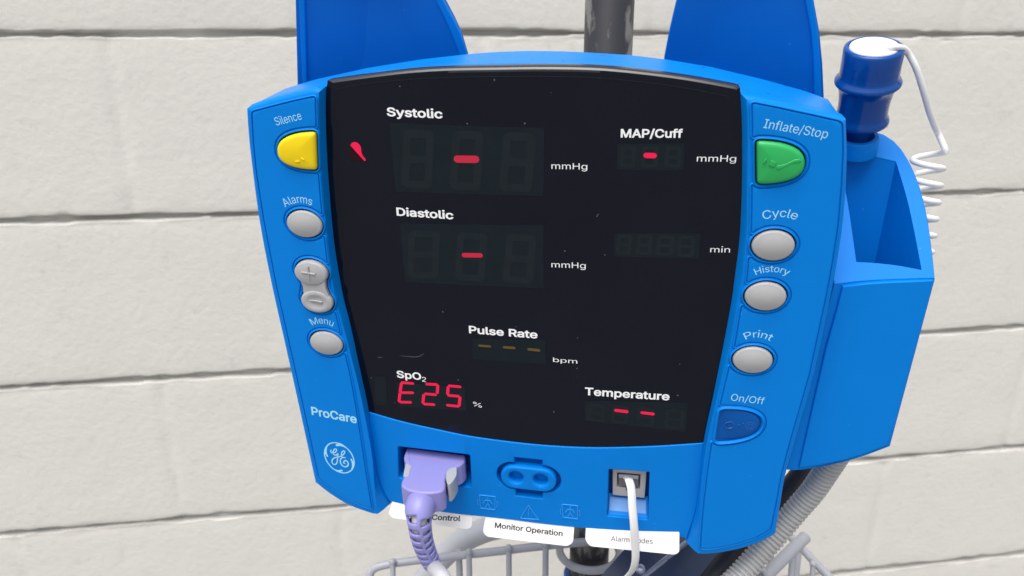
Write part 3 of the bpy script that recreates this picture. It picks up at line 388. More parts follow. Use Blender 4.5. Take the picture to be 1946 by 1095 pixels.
    'o': (816, '407,-59 353,-56 301,-46 252,-29 206,-5 165,26 129,61 98,102 71,148 50,198 35,252 27,308 24,368 27,429 35,487 50,541 71,591 98,637 129,678 165,714 206,744 252,768 301,785 353,796 407,799 463,796 515,785 564,768 610,744 651,714 688,678 719,637 745,591 766,541 781,487 789,429 792,368 789,309 781,252 766,198 745,148 719,102 688,61 651,26 610,-5 564,-29 515,-46 463,-56 407,135 437,137 463,142 485,151 505,164 523,180 538,199 552,221 563,246 572,274 579,304 583,336 584,368 583,402 579,433 572,464 563,492 552,518 538,540 522,559 505,575 485,588 463,597 437,603 407,605 378,603 353,597 331,588 312,576 294,559 278,540 265,518 254,492 244,464 238,434 234,402 233,368 234,336 238,304 244,274 254,246 265,221 278,199 294,180 312,164 331,151 353,142 378,137', '10,9,87 87,86,10 11,10,86 86,85,11 12,11,85 85,84,12 84,83,12 13,12,83 83,82,13 14,13,82 82,81,14 15,14,81 0,95,1 73,24,23 1,95,2 95,94,2 3,2,94 94,93,3 75,74,21 22,21,74 74,73,22 73,23,22 3,93,4 93,92,4 5,4,92 92,91,5 6,5,91 91,90,6 7,6,90 90,89,7 8,7,89 89,88,8 9,8,88 87,9,88 15,81,80 16,15,80 80,79,16 17,16,79 79,78,17 18,17,78 78,77,18 19,18,77 77,76,19 20,19,76 76,75,20 75,21,20 49,47,46 50,49,46 46,45,50 51,50,45 70,69,27 27,26,70 71,70,26 25,71,26 39,38,57 58,57,38 38,37,58 59,58,37 37,36,59 60,59,36 61,60,36 36,35,61 62,61,35 35,34,62 63,62,34 34,33,63 51,45,44 52,51,44 44,43,52 53,52,43 43,42,53 54,53,42 42,41,54 55,54,41 41,40,55 56,55,40 40,39,56 39,57,56 63,33,64 33,32,64 65,64,32 32,31,65 66,65,31 31,30,66 67,66,30 30,29,67 68,67,29 29,28,68 69,68,28 27,69,28 47,49,0 49,48,0 95,0,48 24,73,72 72,71,24 71,25,24'),
    'p': (834, '60,-324 60,789 263,789 263,671 209,671 204,663 213,677 224,691 237,708 253,725 272,742 293,757 317,771 346,784 378,792 413,797 451,799 501,796 550,786 596,769 639,745 678,715 712,680 741,639 766,593 786,543 800,489 808,432 810,371 808,310 800,252 786,198 767,148 742,102 713,61 679,26 640,-5 597,-29 551,-46 502,-56 451,-59 414,-58 380,-53 348,-44 319,-31 295,-17 274,-1 254,16 238,33 225,50 214,65 204,79 208,72 267,72 267,-324 433,135 460,137 483,143 504,151 523,163 540,179 556,198 569,219 580,245 590,273 596,304 600,337 602,372 600,407 596,440 590,470 581,498 570,523 556,544 541,562 524,577 505,589 484,598 460,603 433,605 406,603 382,598 361,590 342,578 325,564 310,546 297,525 286,501 277,473 270,443 266,409 265,372 266,336 270,301 277,270 286,242 298,217 311,196 327,177 344,162 362,151 383,142 406,137 209,671 263,734 209,72 267,5', '52,51,0 1,0,51 1,5,4 48,49,0 49,50,0 52,0,50 1,4,6 6,7,1 7,8,1 47,106,53 9,3,104 106,47,0 48,0,47 47,53,48 49,48,53 50,49,53 50,53,105 93,92,51 92,91,51 1,51,91 91,90,1 5,1,90 90,89,5 5,3,103 103,3,6 7,6,3 8,7,3 3,9,8 9,2,8 1,8,2 42,102,43 102,101,43 81,80,13 80,14,13 43,101,44 81,13,12 53,46,45 45,44,53 44,101,53 101,100,53 100,99,53 99,98,53 98,97,53 51,53,97 97,96,51 96,95,51 95,94,51 93,51,94 5,89,88 88,87,5 87,86,5 86,85,5 3,5,85 85,84,3 84,83,3 83,82,3 82,81,3 81,12,3 12,11,3 10,3,11 40,55,41 15,79,16 57,56,39 77,17,78 39,56,40 55,40,56 16,79,78 78,17,16 57,39,38 58,57,38 76,18,77 17,77,18 31,30,64 65,64,30 30,29,65 66,65,29 29,28,66 67,66,28 68,67,28 28,27,68 69,68,27 27,26,69 70,69,26 26,25,70 58,38,37 37,36,58 59,58,36 36,35,59 60,59,35 35,34,60 61,60,34 34,33,61 62,61,33 33,32,62 63,62,32 32,31,63 31,64,63 70,25,71 25,24,71 72,71,24 24,23,72 73,72,23 23,22,73 74,73,22 22,21,74 75,74,21 21,20,75 20,19,75 76,75,19 18,76,19 102,42,41 41,55,102 79,15,80 14,80,15 3,10,104 6,4,103 2,9,104 52,50,105 53,51,105 46,53,106 0,54,106'),
    'r': (509, '60,-43 60,789 263,789 263,674 199,674 201,679 222,709 246,735 276,758 308,776 343,789 380,797 418,800 452,799 522,796 522,583 446,595 437,596 428,596 417,597 408,597 386,596 367,593 349,587 333,580 318,571 305,561 294,549 284,535 277,520 271,504 268,486 267,465 267,-43 263,748', '4,5,1 7,6,3 6,7,2 5,4,3 3,6,5 1,5,6 6,2,1 33,32,0 1,0,32 4,1,32 32,31,4 31,30,4 30,29,4 29,28,4 28,27,4 3,4,27 27,26,3 7,3,34 21,11,10 18,12,19 20,19,12 15,14,16 14,13,16 17,16,13 17,13,18 12,18,13 11,21,20 20,12,11 3,26,25 25,24,3 24,23,3 23,22,3 22,21,3 21,10,3 10,9,3 8,3,9 3,8,34 2,7,34'),
    's': (717, '358,-59 317,-58 278,-53 240,-45 205,-34 172,-19 141,-1 113,21 89,46 67,75 50,106 37,140 17,218 214,260 234,197 243,180 254,166 268,155 285,145 305,139 329,134 356,133 388,134 415,139 437,147 455,158 469,170 478,181 482,191 483,203 482,212 480,221 476,228 470,235 460,243 447,250 429,257 406,263 282,292 231,307 185,326 145,350 111,379 84,412 64,451 52,493 49,538 51,576 60,612 73,646 93,677 116,705 144,729 175,750 209,768 246,782 284,791 325,797 368,799 408,797 447,792 483,784 516,772 546,757 574,739 599,718 621,694 640,669 655,641 668,612 693,538 500,495 480,547 471,561 461,575 449,587 435,597 419,604 396,609 368,610 342,609 319,604 299,597 282,587 270,577 262,567 258,557 257,544 258,534 261,525 265,518 272,511 283,504 299,495 321,488 348,480 462,453 513,439 559,420 599,396 633,367 660,334 679,296 691,254 694,210 692,171 683,134 669,99 649,67 625,38 596,13 564,-9 528,-27 489,-41 447,-51 404,-57', '9,8,15 10,9,15 15,14,10 11,10,14 14,13,11 12,11,13 0,21,1 21,20,1 81,80,56 80,57,56 1,20,2 20,19,2 95,94,38 82,81,55 81,56,55 2,19,3 19,18,3 4,3,18 18,17,4 5,4,17 6,5,17 17,16,6 7,6,16 8,7,16 15,8,16 38,94,39 94,93,39 40,39,93 93,92,40 92,91,40 41,40,91 91,90,41 42,41,90 43,42,90 90,89,43 44,43,89 89,88,44 45,44,88 46,45,88 88,87,46 47,46,87 87,86,47 48,47,86 49,48,86 86,85,49 50,49,85 51,50,85 85,84,51 52,51,84 84,83,52 53,52,83 54,53,83 83,82,54 82,55,54 78,59,79 58,79,59 77,60,78 59,78,60 22,115,114 23,22,114 37,36,96 105,104,29 70,69,71 23,114,113 24,23,113 113,112,24 25,24,112 112,111,25 111,110,25 26,25,110 110,109,26 27,26,109 109,108,27 108,107,27 28,27,107 107,106,28 106,105,28 105,29,28 29,104,30 104,103,30 103,102,30 31,30,102 102,101,31 32,31,101 101,100,32 33,32,100 100,99,33 34,33,99 99,98,34 35,34,98 98,97,35 36,35,97 96,36,97 71,69,72 69,68,72 73,72,68 68,67,73 67,66,73 74,73,66 66,65,74 75,74,65 65,64,75 64,63,75 76,75,63 63,62,76 62,61,76 77,76,61 60,77,61 21,0,115 115,22,21 95,38,37 37,96,95 57,80,79 79,58,57'),
    't': (447, '444,789 444,600 -30,600 -30,789 84,969 291,969 291,193 292,174 294,161 297,153 300,150 303,147 308,145 319,142 335,141 359,143 430,154 470,-27 421,-41 408,-44 395,-47 382,-48 369,-50 356,-51 344,-51 330,-51 279,-48 231,-37 188,-17 151,10 121,45 100,87 88,132 84,181 291,789 291,600 84,600 84,789', '28,10,29 30,29,10 10,9,30 31,30,9 9,8,31 32,31,8 8,7,32 33,32,7 7,6,33 35,36,6 14,24,23 23,15,14 24,14,25 13,25,14 16,18,17 15,23,22 22,21,15 21,20,15 20,19,15 19,18,15 18,16,15 25,13,26 13,12,26 27,26,12 12,11,27 28,27,11 10,28,11 37,34,5 1,0,35 0,34,35 36,35,34 33,6,36 3,2,36 37,3,36 34,37,36 5,4,37'),
    'u': (806, '359,-53 317,-51 278,-44 240,-33 205,-17 172,4 143,30 118,61 97,96 81,135 69,178 62,224 60,272 60,789 267,789 267,285 269,248 276,220 287,196 301,177 318,162 339,151 364,144 394,142 414,143 434,147 452,152 469,160 484,169 497,181 509,195 519,211 527,229 533,250 537,274 539,301 539,789 745,789 745,-43 543,-43 543,224 668,224 624,114 598,67 567,28 530,-2 491,-25 449,-41 405,-50 543,8', '13,12,15 22,0,23 0,22,1 21,1,22 1,21,2 2,21,3 21,20,3 4,3,20 5,4,20 20,19,5 6,5,19 7,6,19 19,18,7 8,7,18 9,8,18 18,17,9 10,9,17 17,16,10 11,10,16 12,11,16 15,12,16 13,15,14 24,47,46 25,24,46 41,42,38 38,37,41 43,44,38 38,42,43 42,41,40 38,44,39 43,42,40 34,33,40 40,41,34 35,34,41 41,37,35 36,35,37 25,46,45 26,25,45 31,30,40 32,31,40 40,33,32 23,0,48 48,47,23 47,24,23 27,26,45 49,40,45 40,30,45 30,29,45 29,28,45 28,27,45 40,49,44 44,43,40 39,44,49'),
    'y': (765, '41,-299 89,-119 148,-129 163,-132 176,-133 187,-133 196,-132 203,-130 210,-127 217,-122 224,-116 232,-107 239,-94 247,-77 255,-55 273,-3 -29,789 196,789 366,319 378,285 389,250 399,216 409,182 418,149 427,117 436,85 462,-2 303,-2 329,85 338,117 347,149 356,182 366,216 376,251 388,285 400,319 570,789 793,789 441,-130 429,-160 414,-189 398,-215 380,-238 361,-259 339,-278 316,-294 291,-306 265,-316 238,-323 209,-327 180,-328 164,-328 148,-327 133,-326 120,-324 107,-321 96,-319 86,-316 383,270', '0,57,1 50,4,51 51,4,52 4,3,52 53,52,3 53,3,54 3,2,54 55,54,2 56,55,2 57,56,2 1,57,2 6,5,49 6,49,48 7,6,48 48,47,7 49,5,50 4,50,5 18,31,32 32,33,18 33,19,18 35,21,22 21,35,20 34,20,35 26,38,37 26,37,25 24,25,37 23,24,37 35,22,23 23,37,35 37,36,35 38,26,27 26,25,27 28,27,25 25,24,28 29,28,24 24,23,29 30,29,23 23,22,30 31,30,22 22,21,31 32,31,21 21,20,32 33,32,20 33,20,58 7,47,46 8,7,46 46,45,8 9,8,45 45,44,9 44,43,9 10,9,43 43,42,10 11,10,42 42,41,11 12,11,41 41,40,12 40,39,12 13,12,39 39,38,13 14,13,38 38,27,14 15,14,27 27,28,15 28,29,15 29,30,15 17,16,18 18,16,15 31,18,30 18,15,30 20,34,58 19,33,58'),
}
GLYPHS_REGULAR = {
    '%': (1329, '345,556 314,557 286,563 260,572 237,584 216,599 198,617 183,637 170,659 160,683 153,708 148,734 147,762 147,811 148,838 153,864 160,889 170,913 183,935 199,955 217,973 238,988 261,1000 287,1009 315,1014 345,1016 376,1014 404,1009 430,1000 453,988 474,973 491,955 507,935 519,913 529,889 536,864 540,838 542,811 542,762 540,734 536,708 529,683 519,659 506,637 491,617 473,599 452,584 429,572 404,563 376,557 345,644 369,646 389,653 405,664 417,679 427,698 434,718 438,739 439,762 439,811 438,833 434,854 427,874 418,893 405,909 389,920 369,927 345,929 322,927 302,920 285,909 272,893 262,874 255,854 251,833 250,811 250,762 251,739 255,718 262,698 271,679 284,664 301,653 321,646 985,-19 955,-17 926,-12 901,-3 877,9 856,24 838,42 823,62 810,84 800,108 793,133 789,160 787,187 787,236 789,263 793,290 800,315 810,339 823,361 839,381 857,398 878,413 901,426 927,435 955,440 985,442 1016,440 1044,435 1070,426 1093,413 1114,398 1131,381 1147,361 1159,339 1169,315 1176,290 1180,263 1181,236 1181,187 1180,160 1176,133 1168,108 1158,84 1146,62 1130,42 1112,24 1092,9 1069,-3 1043,-12 1016,-17 985,68 1009,71 1028,77 1045,88 1057,104 1067,123 1074,143 1078,164 1079,187 1079,236 1078,258 1074,280 1067,300 1058,318 1046,334 1029,345 1009,352 985,354 962,352 942,345 925,334 912,318 903,300 896,280 891,258 890,236 890,187 891,164 895,143 902,123 912,104 925,88 941,77 961,71 260,0 948,1000 1062,1000 374,0', '11,10,77 77,76,11 12,11,76 13,12,76 76,75,13 14,13,75 0,50,1 83,1,50 1,83,2 82,2,83 23,69,68 68,24,23 2,82,3 69,23,22 3,82,4 82,81,4 5,4,81 81,80,5 6,5,80 7,6,80 80,79,7 8,7,79 9,8,79 79,78,9 10,9,78 77,10,78 14,75,74 15,14,74 74,73,15 16,15,73 73,72,16 17,16,72 18,17,72 72,71,18 19,18,71 20,19,71 71,70,20 21,20,70 70,69,21 69,22,21 49,48,51 48,52,51 67,66,26 25,67,26 52,48,47 28,27,65 66,65,27 26,66,27 40,39,57 58,57,39 39,38,58 59,58,38 38,37,59 37,36,59 60,59,36 36,35,60 52,47,46 53,52,46 46,45,53 54,53,45 45,44,54 44,43,54 55,54,43 43,42,55 42,41,55 56,55,41 41,40,56 40,57,56 60,35,61 35,34,61 62,61,34 34,33,62 33,32,62 63,62,32 32,31,63 31,30,63 64,63,30 30,29,64 65,64,29 28,65,29 50,0,49 49,51,50 24,68,67 67,25,24 95,94,161 161,160,95 96,95,160 97,96,160 160,159,97 98,97,159 84,134,85 167,85,134 85,167,86 166,86,167 107,153,152 152,108,107 86,166,87 153,107,106 87,166,88 166,165,88 89,88,165 165,164,89 90,89,164 91,90,164 164,163,91 92,91,163 93,92,163 163,162,93 94,93,162 161,94,162 98,159,158 99,98,158 158,157,99 100,99,157 157,156,100 101,100,156 102,101,156 156,155,102 103,102,155 104,103,155 155,154,104 105,104,154 154,153,105 153,106,105 135,133,132 132,136,135 149,111,150 111,110,150 151,150,110 109,151,110 136,132,131 111,149,112 124,123,141 142,141,123 123,122,142 143,142,122 122,121,143 121,120,143 144,143,120 120,119,144 136,131,130 137,136,130 130,129,137 138,137,129 129,128,138 128,127,138 139,138,127 127,126,139 126,125,139 140,139,125 125,124,140 124,141,140 144,119,145 119,118,145 146,145,118 118,117,146 117,116,146 147,146,116 116,115,147 115,114,147 148,147,114 114,113,148 149,148,113 112,149,113 134,84,133 133,135,134 108,152,151 151,109,108 168,171,169 170,169,171'),
    '/': (490, '462,1047 140,-150 28,-150 350,1047', '0,3,1 2,1,3'),
    '2': (891, '126,0 126,93 460,450 488,479 513,506 535,531 555,555 572,578 587,600 600,621 611,642 619,663 625,685 628,707 630,730 628,756 623,780 616,802 605,823 591,841 575,857 557,871 537,883 515,892 491,898 466,902 440,903 411,902 385,897 361,890 339,880 318,866 301,851 286,833 273,813 263,790 255,766 251,740 250,711 129,711 131,755 139,796 152,834 169,869 192,902 218,930 248,955 281,976 318,992 357,1004 398,1011 442,1013 486,1011 527,1004 565,992 601,976 634,956 663,932 688,905 710,875 727,842 739,808 747,771 749,732 748,705 744,677 738,651 729,624 717,598 702,569 683,540 660,508 634,475 602,437 566,397 525,353 300,119 300,111 765,111 765,0', '1,0,77 77,76,1 38,37,39 40,39,37 37,36,40 41,40,36 36,35,41 42,41,35 43,42,35 35,34,43 44,43,34 34,33,44 45,44,33 33,32,45 46,45,32 30,29,48 29,49,48 50,28,27 27,26,50 26,51,50 49,29,28 28,50,49 24,52,25 23,53,24 52,24,53 51,26,25 25,52,51 75,2,76 1,76,2 46,32,31 47,46,31 31,30,47 30,48,47 22,21,55 54,22,55 64,63,14 72,71,6 7,6,71 8,7,71 71,70,8 9,8,70 70,69,9 10,9,69 69,68,10 11,10,68 68,67,11 67,66,11 12,11,66 66,65,12 13,12,65 65,64,13 64,14,13 14,63,15 63,62,15 62,61,15 16,15,61 61,60,16 17,16,60 60,59,17 18,17,59 59,58,18 19,18,58 58,57,19 20,19,57 57,56,20 21,20,56 55,21,56 77,0,79 79,78,77 2,75,74 3,2,74 4,3,74 74,73,4 5,4,73 73,72,5 72,6,5 22,54,23 53,23,54'),
    'A': (943, '32,0 396,1000 543,1000 910,0 777,0 564,595 554,624 543,656 532,692 519,732 506,775 491,825 474,880 456,940 482,940 464,879 448,823 432,773 418,729 406,690 394,654 384,622 374,595 167,0 216,279 216,391 727,391 727,279 469,897 303,391 637,391 677,279 264,279', '0,23,24 25,22,21 21,20,25 0,24,25 1,19,18 1,18,17 17,16,1 16,15,1 15,13,1 19,1,20 25,20,1 0,25,1 8,2,9 10,9,2 10,2,11 12,11,2 14,12,2 4,3,27 26,27,3 6,5,26 7,6,26 2,8,7 7,26,2 26,3,2 32,29,24 13,15,28 13,28,14 1,13,14 14,2,1 30,31,27 12,14,28 29,32,30 22,25,29 25,24,29 26,5,30 27,26,30 4,27,31 31,30,32 24,23,32'),
    'C': (1003, '526,-13 463,-10 403,2 347,22 295,49 248,83 205,125 168,172 137,227 112,287 94,352 83,423 79,499 83,576 94,647 112,713 137,773 168,827 205,875 248,916 295,951 347,978 403,998 463,1010 526,1013 563,1012 599,1008 635,1001 669,991 702,979 733,964 762,946 790,926 816,904 840,879 861,852 880,822 897,791 910,758 921,722 930,685 803,685 796,710 788,733 777,755 765,776 752,794 737,812 720,828 702,842 683,855 663,866 642,875 620,883 597,888 574,893 550,895 526,896 481,893 438,884 398,870 361,850 326,824 296,793 269,757 246,715 227,669 214,617 206,561 203,499 206,438 214,382 227,331 246,284 269,243 296,207 327,176 361,150 399,130 439,116 481,107 526,104 550,105 574,107 597,112 620,118 642,125 663,135 683,146 702,158 720,173 737,188 752,206 765,225 777,245 788,267 796,291 803,315 930,315 922,278 911,243 897,210 881,178 862,149 840,122 817,97 791,74 763,54 734,37 702,22 669,9 635,-1 600,-8 563,-12', '8,7,74 74,73,8 9,8,73 73,72,9 10,9,72 72,71,10 11,10,71 71,70,11 12,11,70 69,12,70 12,69,68 13,12,68 68,67,13 14,13,67 67,66,14 15,14,66 66,65,15 16,15,65 65,64,16 17,16,64 2,79,78 59,22,60 2,78,3 78,77,3 21,61,60 60,22,21 80,0,81 0,80,1 24,56,25 113,83,82 25,56,55 113,82,0 81,0,82 56,24,57 58,57,24 23,58,24 79,2,1 1,80,79 58,23,59 22,59,23 3,77,4 77,76,4 5,4,76 6,5,76 76,75,6 7,6,75 74,7,75 17,64,63 18,17,63 63,62,18 19,18,62 20,19,62 62,61,20 61,21,20 84,112,111 111,85,84 85,111,110 110,86,85 52,28,53 27,53,28 86,110,109 87,86,109 109,108,87 108,88,87 49,31,50 31,30,50 51,50,30 30,29,51 52,51,29 28,52,29 103,102,93 94,93,102 102,101,94 95,94,101 101,100,95 96,95,100 100,99,96 97,96,99 99,98,97 40,39,41 42,41,39 39,38,42 43,42,38 38,37,43 44,43,37 37,36,44 45,44,36 36,35,45 88,108,107 89,88,107 107,106,89 90,89,106 106,105,90 91,90,105 105,104,91 92,91,104 104,103,92 103,93,92 45,35,46 35,34,46 47,46,34 34,33,47 48,47,33 33,32,48 49,48,32 31,49,32 83,113,112 112,84,83 53,27,54 27,26,54 55,54,26 25,55,26'),
    'H': (1016, '118,0 118,1000 245,1000 245,568 771,568 771,1000 898,1000 898,0 771,0 771,456 245,456 245,0', '0,11,10 1,0,10 10,3,1 3,2,1 9,8,7 7,6,9 4,9,6 6,5,4 3,10,9 9,4,3'),
    'I': (591, '61,0 61,112 232,112 232,888 61,888 61,1000 530,1000 530,888 359,888 359,112 530,112 530,0', '1,0,2 3,5,4 9,11,10 7,6,8 2,0,11 11,9,2 3,2,9 9,8,3 8,6,3 5,3,6'),
    'M': (1235, '118,0 118,1000 298,1000 545,368 565,312 588,241 612,165 632,96 604,96 625,162 649,238 672,311 693,368 936,1000 1116,1000 1116,0 991,0 991,572 992,643 993,725 995,812 997,899 1008,899 1001,875 994,852 986,828 978,805 947,713 919,633 896,572 672,0 562,0 335,572 313,631 285,710 254,801 220,899 234,899 236,818 238,731 239,646 240,572 240,0 619,143 996,859 235,856', '38,36,1 42,41,0 1,0,41 41,40,1 40,39,1 38,1,39 37,36,45 8,7,43 8,6,5 31,8,5 34,2,35 37,35,2 36,37,2 1,36,2 27,26,13 26,25,13 23,20,14 14,22,23 21,23,22 17,16,15 15,14,17 18,17,14 19,18,14 14,20,19 23,21,44 12,11,29 13,25,24 24,21,13 21,22,13 22,14,13 8,31,30 30,7,8 7,10,9 29,28,12 2,34,33 33,32,3 3,2,33 7,9,43 6,8,43 28,27,13 13,12,28 21,24,44 20,23,44 10,7,30 30,29,11 11,10,30 3,32,4 32,31,4 5,4,31 36,38,45 35,37,45'),
    'O': (1048, '525,-13 462,-10 403,2 348,22 296,49 248,83 206,125 169,172 137,227 112,287 94,352 83,423 79,499 83,576 94,647 112,713 137,773 169,827 206,875 248,916 296,951 348,978 403,998 462,1010 525,1013 587,1010 647,998 702,978 754,951 802,916 844,875 880,827 912,773 937,713 955,647 966,576 969,499 966,423 955,352 937,287 912,227 880,172 844,125 802,83 754,49 702,22 647,2 587,-10 525,104 568,107 610,115 649,130 687,149 721,175 752,205 779,242 803,283 821,330 835,382 843,438 846,499 843,561 835,618 821,670 803,717 779,758 752,795 721,825 687,851 649,870 610,885 568,893 525,896 481,893 439,885 400,870 362,850 328,825 297,794 270,758 246,716 228,669 214,618 206,561 203,499 206,438 214,382 228,330 246,284 270,242 297,206 328,175 362,150 400,130 439,115 481,107', '9,8,88 88,87,9 10,9,87 87,86,10 11,10,86 86,85,11 12,11,85 84,12,85 12,84,83 13,12,83 83,82,13 14,13,82 82,81,14 15,14,81 81,80,15 16,15,80 3,92,4 92,91,4 77,76,20 76,21,20 93,2,94 74,22,75 95,1,0 0,48,95 94,2,1 1,95,94 73,23,74 22,74,23 2,93,3 92,3,93 21,76,75 75,22,21 4,91,5 6,5,91 91,90,6 7,6,90 90,89,7 8,7,89 88,8,89 16,80,79 17,16,79 79,78,17 18,17,78 19,18,78 78,77,19 77,20,19 24,72,71 24,71,25 46,51,50 26,70,69 46,50,47 49,47,50 25,71,70 70,26,25 52,45,44 53,52,44 68,67,28 27,68,28 51,46,45 45,52,51 68,27,69 26,69,27 40,39,56 57,56,39 39,38,57 58,57,38 38,37,58 59,58,37 37,36,59 36,60,59 60,36,61 36,35,61 62,61,35 35,34,62 63,62,34 34,33,63 64,63,33 33,32,64 53,44,43 54,53,43 43,42,54 42,41,54 55,54,41 41,40,55 40,56,55 64,32,65 32,31,65 66,65,31 31,30,66 30,29,66 67,66,29 28,67,29 47,49,0 48,0,49 72,24,73 23,73,24'),
    'P': (874, '118,0 118,1000 462,1000 518,997 568,990 613,976 653,958 689,935 719,909 745,879 766,845 782,808 794,769 801,727 803,683 801,640 794,598 782,559 766,522 745,488 719,457 689,430 653,407 613,389 568,376 518,368 462,365 215,365 215,477 457,477 494,478 528,483 558,492 584,503 606,518 626,535 642,555 655,577 665,601 672,627 676,654 677,683 676,712 672,740 665,765 655,789 642,811 626,831 606,848 584,862 557,874 527,882 494,887 456,889 245,889 245,0 245,477 245,365', '27,0,55 0,27,28 1,0,28 28,54,1 25,30,26 29,26,30 52,3,2 27,55,57 28,27,57 54,28,56 52,2,53 54,53,2 1,54,2 24,32,31 51,50,4 32,24,23 23,33,32 50,49,5 4,50,5 24,31,25 30,25,31 3,52,51 51,4,3 20,19,36 37,36,19 19,18,37 18,17,37 38,37,17 17,16,38 39,38,16 16,15,39 40,39,15 15,14,40 41,40,14 42,41,14 14,13,42 43,42,13 13,12,43 44,43,12 12,11,44 45,44,11 11,10,45 10,9,45 46,45,9 9,8,46 33,23,22 34,33,22 22,21,34 35,34,21 21,20,35 20,36,35 46,8,47 8,7,47 48,47,7 7,6,48 49,48,6 5,49,6 26,29,57 29,56,57 56,28,57'),
    'R': (883, '118,0 118,1000 464,1000 519,998 569,990 614,978 655,960 690,939 721,913 746,884 767,851 784,815 795,777 802,736 805,692 802,648 795,607 784,569 767,534 746,501 721,473 690,448 654,427 614,410 569,398 519,391 464,389 189,389 189,501 459,501 496,503 530,507 559,514 585,524 608,537 627,553 643,570 656,591 666,613 673,637 677,664 679,692 677,721 673,748 666,773 656,796 643,816 627,835 608,851 585,864 559,875 529,882 495,887 458,889 245,889 245,0 694,0 452,450 595,450 841,0 245,501 245,389 485,390 617,411', '27,0,55 0,27,28 1,0,28 28,54,1 2,53,52 52,3,2 27,55,61 62,25,57 57,25,58 30,29,57 28,27,61 54,28,60 53,2,54 1,54,2 51,50,4 33,58,34 23,58,24 32,31,58 58,33,32 50,49,5 4,50,5 24,58,25 3,52,51 51,4,3 20,19,36 37,36,19 19,18,37 38,37,18 18,17,38 17,16,38 39,38,16 16,15,39 40,39,15 15,14,40 41,40,14 42,41,14 14,13,42 43,42,13 13,12,43 44,43,12 12,11,44 11,10,44 45,44,10 10,9,45 46,45,9 9,8,46 25,62,56 24,25,56 23,24,56 23,56,63 58,23,63 22,21,58 34,58,21 35,34,21 21,20,35 20,36,35 46,8,47 8,7,47 48,47,7 7,6,48 49,48,6 5,49,6 26,57,61 57,29,60 60,61,57 60,28,61 57,26,62 30,57,31 58,31,57 22,58,63 56,59,63'),
    'S': (878, '440,-17 387,-15 338,-9 293,3 251,18 213,38 179,61 150,88 126,118 105,152 90,188 80,227 75,268 205,268 209,241 217,216 228,193 243,172 260,155 280,139 302,126 327,115 354,107 381,101 410,98 440,97 473,98 504,102 534,109 562,118 588,131 610,145 630,162 648,181 661,201 671,224 677,248 679,274 678,297 673,317 664,335 653,352 638,366 622,379 603,391 582,402 559,412 534,421 508,429 481,437 361,470 303,489 251,512 207,538 169,568 140,603 119,641 106,684 102,732 105,773 113,811 127,847 147,880 172,910 201,936 234,959 270,979 311,994 353,1005 399,1011 446,1013 495,1011 540,1005 582,994 621,978 657,959 689,936 717,911 741,882 761,850 775,817 784,781 788,743 663,743 656,778 642,810 621,837 594,860 562,878 526,891 486,899 442,901 411,900 382,896 354,889 329,880 306,869 285,855 268,840 253,822 241,803 233,783 228,761 226,738 228,714 234,692 244,673 257,656 274,641 292,627 312,616 333,606 355,597 376,589 397,582 417,577 519,549 542,543 565,536 588,527 612,518 637,508 660,496 683,482 705,467 726,450 744,432 761,411 776,388 787,363 796,336 801,305 803,272 800,233 792,195 779,159 760,125 736,94 707,66 674,42 636,21 593,4 546,-8 495,-15', '8,7,17 17,16,8 9,8,16 16,15,9 10,9,15 15,14,10 11,10,14 14,13,11 12,11,13 55,54,106 56,55,106 106,105,56 57,56,105 105,104,57 58,57,104 104,103,58 59,58,103 103,102,59 60,59,102 102,101,60 61,60,101 101,100,61 62,61,100 100,99,62 63,62,99 96,95,66 95,67,66 68,94,93 0,25,24 69,92,91 91,70,69 0,24,1 23,1,24 115,114,50 113,50,114 92,69,93 68,93,69 1,23,2 23,22,2 3,2,22 21,3,22 50,113,51 113,112,51 111,51,112 67,95,94 94,68,67 3,21,4 21,20,4 20,19,4 5,4,19 19,18,5 6,5,18 7,6,18 17,7,18 51,111,52 111,110,52 110,109,52 53,52,109 109,108,53 54,53,108 108,107,54 106,54,107 63,99,98 64,63,98 98,97,64 65,64,97 97,96,65 96,66,65 143,27,26 48,116,49 27,143,142 142,28,27 47,118,48 118,117,48 116,48,117 90,89,72 71,90,72 45,44,121 120,45,121 28,142,141 29,28,141 141,140,29 140,30,29 45,120,46 120,119,46 47,46,119 118,47,119 87,74,88 74,73,88 89,88,73 72,89,73 136,135,34 35,34,135 135,134,35 36,35,134 134,133,36 37,36,133 133,132,37 132,131,37 38,37,131 131,130,38 39,38,130 130,129,39 129,128,39 40,39,128 128,127,40 41,40,127 127,126,41 126,125,41 82,81,83 84,83,81 81,80,84 80,79,84 30,140,139 31,30,139 139,138,31 32,31,138 138,137,32 33,32,137 137,136,33 136,34,33 41,125,42 125,124,42 43,42,124 124,123,43 44,43,123 123,122,44 121,44,122 84,79,85 79,78,85 78,77,85 86,85,77 77,76,86 87,86,76 76,75,87 74,87,75 143,26,0 25,0,26 115,50,49 49,116,115 70,91,90 90,71,70'),
    'V': (943, '401,0 32,1000 166,1000 378,405 387,378 398,346 410,310 423,270 437,225 453,175 469,120 487,60 461,60 479,121 495,177 511,227 525,271 538,311 549,347 560,378 569,405 776,1000 910,1000 546,0 474,105', '2,1,3 5,4,0 3,1,0 0,4,3 12,10,0 10,9,0 9,8,0 8,7,0 7,6,0 5,0,6 18,23,19 21,20,22 22,20,23 19,23,20 13,11,23 14,13,23 15,14,23 16,15,23 17,16,23 23,18,17 12,0,23 23,11,12 12,11,24 11,13,24 10,12,24'),
